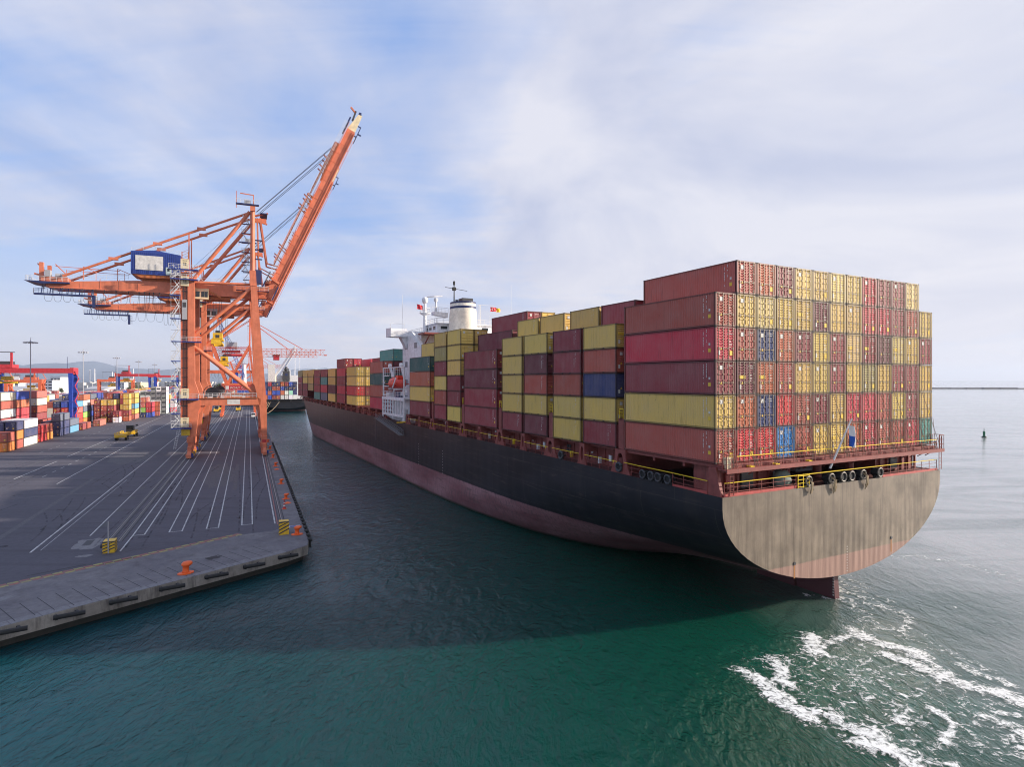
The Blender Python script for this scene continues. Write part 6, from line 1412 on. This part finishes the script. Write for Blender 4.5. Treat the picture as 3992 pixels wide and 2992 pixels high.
# ------------------------------------------------------------------ vehicles
def trailer_truck(L, t, rz, label, cabcol='dgrey'):
    root = empty('terminal_tractor', LT(L,t,QZ), QA+rz); tag(root, label, 'terminal tractor', 'yellow terminal tractors')
    mb = MB()
    for x in (-.75,.75): mb.box(x-.18,x+.18,-6.2,6.0,1.05,1.45)
    mb.box(-1.25,1.25,-6.4,-5.6,.8,1.6)
    for k in range(7):
        y = -5.6+k*1.75; mb.box(-1.3,1.3,y-.12,y+.12,1.2,1.5)
        for s_ in (-1,1): mb.add([(s_*1.25,y-.25,1.5),(s_*1.45,y-.25,2.05),(s_*1.3,y-.25,2.05),(s_*1.1,y-.25,1.5),(s_*1.25,y+.25,1.5),(s_*1.45,y+.25,2.05),(s_*1.3,y+.25,2.05),(s_*1.1,y+.25,1.5)], [(0,1,2,3),(7,6,5,4),(0,4,5,1),(2,6,7,3),(1,5,6,2)])
    mb.build('chassis', M['yellow'], root)
    mb = MB(); mb.box(-1.15,1.15,6.2,10.4,.8,1.35); mb.box(-1.15,1.15,8.9,10.6,1.3,1.9); mb.build('tractor_frame', M['yellow'], root)
    mb = MB(); mb.prism([(8.2,1.3),(10.2,1.3),(10.1,2.3),(9.8,3.3),(8.3,3.3)], -1.15, .5, 'x'); cabo = mb.build('cab', M[cabcol], root)
    MB().box(-1.0,.35,8.14,8.2,2.1,3.1).build('window', M['glass'], cabo); MB().tube([(.9,8.2,1.3),(.9,8.2,3.6)], .09, 8).build('exhaust', M['grey'], root); MB().box(.75,1.25,10.2,10.4,3.0,3.5).build('mirror', M['dgrey'], root)
    for y in (-5.2,-3.9,6.9,9.9):
        for s_ in (-1,1): MB().tube([(s_*.8,y,.5),(s_*1.3,y,.5)], .5, 14).build('wheel', M['black'], root)
    return root
t1_ = trailer_truck(-43.9, 156, -.04, 'yellow terminal trailer with dark tractor cab driving alone across the open quay')
t1_.scale = (1.3,1.05,1.15)
trailer_truck(-24.2, 326, 0, 'small yellow terminal tractor seen beside the landside crane legs')
trailer_truck(-22.6, 352, 0, 'yellow terminal tractor just behind another near the crane leg')
trailer_truck(-12.3, 338, 0, 'yellow terminal tractor seen under the crane portals in the middle lane')
# people and van far down the quay
def person(L, t, shirt, label):
    x0 = LT(L, t, QZ); pts = [((0,0,.95),.17),((0,0,1.25),.19),((0,0,1.48),.14),((0,0,1.56),.06),((0,.02,1.66),.105),((0,.02,1.78),.07)]
    me = bpy.data.meshes.new('person'); vs = [p for p,_ in pts]+[(-.10,0,.5),(-.12,.02,.06),(-.12,.14,.03),(.10,.05,.5),(.12,-.05,.06),(.12,.08,.03),(-.22,0,1.42),(-.27,.03,1.12),(-.25,.12,.88),(.22,0,1.42),(.27,-.03,1.12),(.25,.08,.88)]
    rr = [r for _,r in pts]+[.08,.055,.05,.08,.055,.05,.07,.05,.035,.07,.05,.035]
    ed = [(0,1),(1,2),(2,3),(3,4),(4,5),(0,6),(6,7),(7,8),(0,9),(9,10),(10,11),(2,12),(12,13),(13,14),(2,15),(15,16),(16,17)]
    me.from_pydata(vs, ed, []); o = bpy.data.objects.new('person', me); COL.objects.link(o); o.location = x0; o.rotation_euler.z = QA
    sk = o.modifiers.new('skin', 'SKIN'); 
    for i, r_ in enumerate(rr): me.skin_vertices[0].data[i].radius = (r_, r_*.75)
    me.skin_vertices[0].data[0].use_root = True; ss = o.modifiers.new('sub', 'SUBSURF'); ss.levels = 1; ss.render_levels = 1
    me.materials.append(shirt); tag(o, label, 'person', 'people walking on the quay'); return o
def add_skin(o): pass
try:
    person(-3.9, 240, plain('dark_clothes', (.03,.035,.06), .8), 'person in dark clothes walking on the far quay, left of the pair')
    person(-3.0, 241, plain('blue_clothes', (.05,.06,.12), .8), 'person in dark clothes walking on the far quay, right of the pair')
except Exception as e: print('person', e)
vn = empty('parked_van', LT(-4.2, 262, QZ), QA); tag(vn, 'white van parked far down the quay near the waterside rail', 'van')
mb = MB(); mb.prism([(-2.6,.4),(2.7,.4),(2.7,1.2),(1.9,1.5),(1.2,2.4),(-2.6,2.4)], -1.0, 1.0, 'x'); mb.build('body', M['white'], vn); MB().box(-.85,.85,-2.64,-2.6,1.4,2.1).build('rear_window', M['glass'], vn)
for y in (-1.7,1.7):
    for s_ in (-1,1): MB().tube([(s_*.75,y,.38),(s_*1.02,y,.38)], .38, 12).build('wheel', M['black'], vn)
cr_ = empty('parked_car', LT(-1.6, 236, QZ), QA); tag(cr_, 'small dark blue car parked at the quay edge beside the walking people', 'car')
mb = MB(); mb.prism([(-2.1,.35),(2.1,.35),(2.1,.85),(1.2,.95),(.6,1.45),(-1.3,1.45),(-2.0,.95)], -.85, .85, 'x'); mb.build('body', plain('car_blue', (.03,.04,.09), .3), cr_); MB().box(-.7,.7,-1.95,-1.75,1.0,1.35).build('rear_window', M['glass'], cr_)
for y in (-1.3,1.3):
    for s_ in (-1,1): MB().tube([(s_*.65,y,.32),(s_*.88,y,.32)], .32, 12).build('wheel', M['black'], cr_)

# ------------------------------------------------------------------ the container yard
def ystack(L, t, Lc, names, desc, doors=1, H=H2, jit=True):
    names = names.split()
    for i, nm in enumerate(names):
        tier = len(names)-1-i; wh = 'topmost' if i == 0 and len(names) > 1 else (ORD[tier] if len(names) > 1 else 'standing alone')
        container(LT(L+ (rng(-.05,.05) if jit else 0), t+(rng(-.06,.06) if jit else 0), QZ+.02+tier*(H+.02)), QA, Lc, H, nm, f'{CN[nm]} container, {wh}, {desc}', 'containers stacked in the quay yard', doors)
S20, S40 = 6.06, 12.19
ystack(-67.1, 125.4, S20, 'brown orange', 'the leftmost front stack of the yard')
ystack(-69.8, 125.4, S20, 'brown orange', 'the stack left of the leftmost front one')
ystack(-67.1, 131.8, S20, 'navy orange brown', 'the second front stack of the yard')
ystack(-69.8, 131.8, S20, 'navy brown brown', 'the stack behind the second front one')
ystack(-67.1, 138.3, S40, 'white navy white', 'the white topped front stack')
ystack(-70.0, 138.3, S40, 'white green navy', 'the row behind the white topped front stack')
ystack(-67.1, 153.6, S20, 'red red', 'the two high bright red front stack')
ystack(-67.1, 160.1, S20, 'brown orange', 'the front stack right of the bright red one')
ystack(-67.1, 174.0, S40, 'slate navy navy', 'the tall dark blue front stack')
ystack(-70.0, 174.0, S40, 'navy navy', 'the row behind the tall dark blue front stack')
ystack(-67.1, 187.2, S40, 'slate sky', 'the light blue based front stack')
ystack(-66.6, 202.0, S20, 'maroon', 'the front line right of the light blue one')
ystack(-66.4, 209.0, S20, 'brown', 'the front line just before the gap')
ystack(-64.9, 222.5, S40, 'coral', 'front of the right hand block with visible doors', 2)
# main block, six rows deep behind the first gantry lane
BL = {0:['cream darkm brown cream maroon','cobalt rust crimson maroon brown','coral cream brown maroon navy'], 1:['white brown cream maroon brown','maroon brown coral maroon navy','cobalt red coral brown maroon']}
main = [(-74.6,148.5,'white brown cream maroon brown','a'),(-74.6,161.2,'cobalt rust crimson crimson maroon','b'),(-74.6,189,'coral cream brown maroon navy','c')]
ystack(-75.6,149,S40,'cream brown white maroon brown maroon','the tall block right behind the white topped stack')
ystack(-75.6,162,S40,'cobalt rust crimson crimson maroon brown','the tall block with the cobalt blue top')
ystack(-75.6,181.5,S40,'coral cream brown maroon brown maroon','the tall block with the coral top')
ystack(-75.6,194.5,S20,'brown maroon','the low stack behind the dark blue front one')
ystack(-73.2,132,S20,'coral coral brown maroon','the coral stack at the left picture edge')
ystack(-78.2,149,S40,'slate brown white maroon brown brown','the second row behind the white topped stack')
ystack(-78.2,162,S40,'cobalt brown red red maroon brown','the second row behind the cobalt topped block')
ystack(-78.2,181.5,S40,'maroon navy brown maroon brown brown','the second row behind the coral topped block')
ystack(-80.8,149,S40,'cream maroon brown slate','the third row at left')
ystack(-80.8,162,S40,'maroon coral brown navy maroon','the third row behind the cobalt topped block')
ystack(-80.8,181.5,S40,'teal maroon cobalt brown','the third row behind the coral topped block')
ystack(-83.5,136,S40,'maroon brown maroon brown','the fourth row at the left edge')
for k, (t, a, b_, c_) in enumerate(((228,'sky coral red brown','cobalt red maroon brown','navy maroon brown maroon'),(241,'rust white slate lime orange','mint rust coral lime coral','navy red brown maroon teal'),(254,'slate coral navy cobalt navy','navy coral cobalt navy maroon','maroon navy brown rust maroon'))):
    nm_ = ['the stack framed by the blue gantry leg','the mixed stack with green boxes low down','the stack of dark blue boxes past the gantry'][k]
    ystack(-74.5,t,S40,a,nm_); ystack(-77.1,t,S40,b_,nm_+', second row'); 
    if k < 2: ystack(-79.8,t,S40,c_,nm_+', third row')
RB = [(-69.4,247,'maroon maroon maroon maroon'),(-66.8,247,'yellow brown maroon yellow'),(-64.2,247,'yellow maroon maroon maroon'),(-61.5,243,'maroon white'),(-59.3,254,'yellow yellow yellow maroon rust'),(-61.9,262,'rust maroon yellow maroon brown'),(-64.6,262,'navy yellow maroon brown brown'),(-67.3,262,'brown maroon maroon brown maroon'),(-59.0,268,'yellow yellow sky yellow coral'),(-56.4,283,'coral coral lime navy'),(-54.0,283,'crimson crimson cobalt')]
wn_ = ['the far left stack of the right hand block','the yellow topped stack of the right hand block','the three box wide front of the right hand block','the low stack over a white reefer','the tall corner stack with three yellow boxes','the stack behind the white reefer stack','the stack with a navy top behind','the innermost stack of the right hand block','the tall stack just behind the yellow corner','the coral stack with a lime box','the crimson stack at the quay road edge']
for (L,t,nm), dsc in zip(RB, wn_): ystack(L, t, S40 if t not in (247,243,254) else S20, nm, dsc)
ystack(-52.2, 296, S20, 'rust rust coral', 'the rust stack before the reefers')
# reefers: white, machinery end towards us
for c_ in range(5):
    ystack(-61.5+c_*2.6, 318, S40, 'white white white white white white' if c_ > 1 else 'white white white white white', f'the white reefer block, {NTH[c_]} stack from left', 0)
rg = MB()
for c_ in range(5):
    for k in range(6 if c_ > 1 else 5):
        z = QZ+.02+k*2.61; x = -61.5+c_*2.6
        a = [LT(x-.85,317.9,z+1.0),LT(x+.85,317.9,z+1.0),LT(x+.85,317.9,z+1.75),LT(x-.85,317.9,z+1.75)]; rg.add(a, [(0,1,2,3)])
tag(rg.build('reefer_grilles', M['dgrey']), 'dark cooling unit grilles on the ends of the white reefer block', 'grille', kind='stuff')
ystack(-51.5, 340, S40, 'yellow brown teal navy', 'the mixed stack just past the reefers'); ystack(-49.0, 340, S40, 'white white crimson', 'the low white and crimson stack past the reefers')
print('individual containers', NCONT[0])
# everything farther: one mass of boxes nobody could point at singly
fb = MB(); cols = []
for pos, rz, L_, H_, c in REST:
    m_ = Matrix.Translation(pos) @ Matrix.Rotation(rz, 4, 'Z'); X = CW/2-.01
    fb.add([m_ @ Vector(q) for q in ((-X,.01,.02),(X,.01,.02),(X,L_-.01,.02),(-X,L_-.01,.02),(-X,.01,H_-.01),(X,.01,H_-.01),(X,L_-.01,H_-.01),(-X,L_-.01,H_-.01))], [(3,2,1,0),(4,5,6,7),(0,1,5,4),(1,2,6,5),(2,3,7,6),(3,0,4,7)]); cols += [c]*6
names = list(CC); wts = {'maroon':6,'brown':6,'rust':4,'coral':4,'navy':4,'cobalt':4,'white':5,'yellow':4,'crimson':4,'cream':3,'slate':2}
pool = [n_ for n_ in names for _ in range(wts.get(n_,1))]
def fbox(L, t, z, Lc):
    nm = random.choice(pool); a = [LT(L+dx, t+dy, z+dz) for dz in (0,2.57) for dx, dy in ((-1.2,0),(1.2,0),(1.2,Lc-.1),(-1.2,Lc-.1))]
    fb.add(a, [(3,2,1,0),(4,5,6,7),(0,1,5,4),(1,2,6,5),(2,3,7,6),(3,0,4,7)]); j = rng(.8,1.2); cols.extend([(CC[nm][0]*j, CC[nm][1]*j, CC[nm][2]*j, 1)]*6)
def block(L0, nrow, t0, t1, hmax, hmin=2):
    t = t0
    while t < t1:
        Lc = S40 if random.random() < .75 else S20
        for r_ in range(nrow):
            for k in range(random.randint(hmin, hmax)): fbox(L0-r_*2.62, t, QZ+k*2.59, Lc)
        t += Lc+.5
        if random.random() < .06: t += 8
block(-86, 4, 140, 200, 4); block(-82.4, 4, 228, 268, 5, 3); block(-74.5, 6, 270, 430, 5, 3); block(-56, 6, 332, 415, 5, 4); block(-56, 6, 430, 560, 5, 3); block(-74.5, 6, 460, 590, 5, 3); block(-54, 6, 580, 760, 5, 3); block(-75, 6, 615, 760, 5, 3)
block(-118, 6, 150, 290, 4); block(-118, 6, 300, 430, 4, 3); block(-145, 6, 170, 330, 3, 1); block(-118, 6, 460, 640, 4, 2); block(-150, 6, 360, 560, 4, 2); block(-176, 6, 230, 480, 3, 1); block(-25, 5, 720, 860, 5, 3); block(-30,6,900,1100,5,3)
me = bpy.data.meshes.new('distant_containers'); me.from_pydata(fb.v, [], fb.f); me.materials.append(M['cont_attr'])
ca_ = me.color_attributes.new('tint', 'FLOAT_COLOR', 'CORNER'); ca_.data.foreach_set('color', np.repeat(np.array(cols, dtype=np.float32), 4, axis=0).ravel())
o = bpy.data.objects.new('distant_containers', me); COL.objects.link(o); tag(o, 'mass of mixed coloured containers filling the yard beyond the front stacks', 'containers', kind='stuff')

# ------------------------------------------------------------------ buildings, sheds, chimneys, trees beyond the yard
def bpix(px, Y, dz=0): return ((px-CX)/F*Y, Y)
def building(px0, px1, Y, h, d, label, roof='flat', wall='concrete_lt', floors=0, rz=0.12):
    x0 = (px0-CX)/F*Y; x1 = (px1-CX)/F*Y; w_ = x1-x0; root = empty('shed' if roof == 'gable' else 'office_building', (x0, Y, QZ), rz); tag(root, label, 'building')
    mb = MB(); mb.box(0,w_,0,d,0,h); mb.build('wall', M[wall], root); mb = MB()
    if roof == 'gable': mb.prism([(-1,h),(d/2,h+d*.09),(d+1,h)], -1, w_+1, 'x')
    else: mb.box(-.4,w_+.4,-.4,d+.4,h,h+.7)
    mb.build('roof', M['tan_roof'], root); nf = floors or 1
    for k in range(nf):
        z0 = h*(k+.3)/nf; z1 = h*(k+.72)/nf; mb = MB(); n_ = max(3, int(w_/5))
        for i in range(n_): a = w_*(i+.15)/n_; mb.box(a, a+w_*.7/n_, -.08, -.01, z0, z1)
        mb.build('window_row' if floors else 'door_row', M['glass'] if floors else M['grey'], root)
building(150, 200, 760, 19, 24, 'pale green and white four storey office building behind the gantry crane', 'flat', 'white', 5)
building(196, 232, 800, 23, 20, 'white stair tower block beside the pale office building', 'flat', 'white', 4)
building(55, 146, 800, 10.5, 60, 'long white warehouse behind the yard at left', 'gable', 'white'); building(58, 70, 700, 17, 12, 'narrow white tower block in front of the long warehouse', 'flat', 'white', 4)
building(-60, 55, 640, 8, 50, 'white and grey shed at the left edge of the yard', 'gable', 'white'); building(0, 95, 420, 4.6, 26, 'low grey roofed shed close behind the left stacks', 'gable', 'concrete_lt'); building(100, 255, 470, 4.8, 30, 'long low shed with light roof behind the blue topped stacks', 'gable', 'white')
building(330, 400, 760, 8, 40, 'low white shed between the gantry cranes', 'gable', 'white'); building(560, 596, 720, 9.5, 20, 'beige block under the far gantry beam', 'flat', 'cream', 3); building(598, 632, 560, 7.5, 14, 'small pale building beside the trees', 'flat', 'concrete_lt', 2)
building(500, 545, 1100, 15, 30, 'cream town block behind the trees', 'flat', 'cream', 4); building(420, 480, 1250, 14, 30, 'distant white town block at centre left', 'flat', 'white', 4); building(640, 690, 1200, 15, 30, 'distant town block behind the crane leg', 'flat', 'concrete_lt', 4)
building(820, 870, 900, 8, 30, 'low pale shed seen through the crane legs', 'gable', 'white'); building(880, 935, 1000, 10, 30, 'second pale shed seen through the crane legs', 'flat', 'concrete_lt', 2); building(-40, 40, 1300, 14, 30, 'distant cream blocks at the left edge', 'flat', 'cream', 4)
for k, (px, Y, h) in enumerate(((350,1500,46),(369,1500,48),(438,1450,40),(446,1480,36),(520,1600,50),(812,1500,40))):
    o = MB().tube([(0,0,0),(0,0,h)], [1.6,1.0], 10).build('chimney', M['white']); o.location = (*bpix(px,Y), QZ); tag(o, ['thin white chimney, left of the far pair','thin white chimney, right of the far pair','left one of two short chimneys left of the middle gantry','right one of two short chimneys left of the middle gantry','thin white chimney behind the middle gantry beam','thin white chimney seen between the crane legs'][k], 'chimney', 'distant chimneys')
# town: many small pale houses beyond
tw = MB()
for k in range(420):
    px = rng(-150, 1000); Y = rng(1300, 2600); x = (px-CX)/F*Y; w_ = rng(8,24); h = rng(5,15); tw.box(x,x+w_,Y,Y+10,QZ,QZ+h)
tag(tw.build('distant_town', M['concrete_lt']), 'mass of small pale town buildings below the hills', 'town', kind='stuff')
def tree(px, Y, h, label):
    x, y = bpix(px, Y); root = empty('tree', (x, y, QZ), rng(0,6)); tag(root, label, 'tree', 'trees beyond the yard')
    mb = MB(); mb.tube([(0,0,0),(.2,.1,h*.35),(.1,.3,h*.6)], [h*.035,h*.025,h*.012], 6)
    for k in range(4): a = rng(0,6.28); mb.tube([(.1,.1,h*.35),(h*.2*math.cos(a),h*.2*math.sin(a),h*.62)], [h*.015,h*.006], 5)
    mb.build('trunk', M['bark'], root); cr = MB(); cl = [(rng(-.26,.26)*h, rng(-.26,.26)*h, rng(.42,.9)*h, rng(.12,.24)*h) for _ in range(11)]
    for cx_, cy_, cz, r_ in cl:
        for _ in range(60):
            d = Vector((random.gauss(0,1),random.gauss(0,1),random.gauss(0,.8))).normalized()*r_*rng(.6,1.08); p = Vector((cx_,cy_,cz))+d; s_ = h*.035
            a = Vector((rng(-1,1),rng(-1,1),rng(-1,1))).normalized()*s_; b_ = Vector((rng(-1,1),rng(-1,1),rng(-1,1))).normalized()*s_; cr.add([p-a,p+b_,p+a,p-b_], [(0,1,2,3)])
    cr.build('crown', M['leaf'], root)
for k, (px, Y, h) in enumerate(((478,640,10),(497,700,12),(520,760,13),(548,900,12),(622,620,13),(636,640,12),(648,600,11),(668,700,13),(683,660,12),(212,560,9),(240,700,10),(840,800,13),(858,900,15),(915,850,12))):
    tree(px, Y, h, ['dark tree at the left end of the tree line behind the middle gantry','second tree behind the middle gantry legs','tall tree under the middle gantry beam','hazy tree behind the beige block','dark tree just right of the middle gantry leg','bushy tree beside the small pale building','low tree in front of the farther gantry','large tree below the farther gantry beam','tree next to the near crane stairs','small dark tree in front of the office building','small tree left of the nearest gantry leg','dark tree seen between the near crane legs','hazy tree between the second crane legs','hazy tree right of the lattice crane base'][k])
# ------------------------------------------------------------------ haze over the whole place
HAZE = 0.000045
if HAZE:
    hz = MB(); hz.box(-31000,31000,-320,46000,-13,620); m = bpy.data.materials.new('haze_air'); m.use_nodes = True; ntz = m.node_tree
    for n_ in list(ntz.nodes):
        if n_.type == 'BSDF_PRINCIPLED': ntz.nodes.remove(n_)
    pv = ntz.nodes.new('ShaderNodeVolumePrincipled'); pv.inputs['Color'].default_value = (.74,.83,.98,1); pv.inputs['Density'].default_value = HAZE; pv.inputs['Anisotropy'].default_value = .2
    ntz.links.new(pv.outputs[0], ntz.nodes['Material Output'].inputs['Volume'])
    tag(hz.build('haze', m), kind='stuff')
print('objects', len(bpy.data.objects))
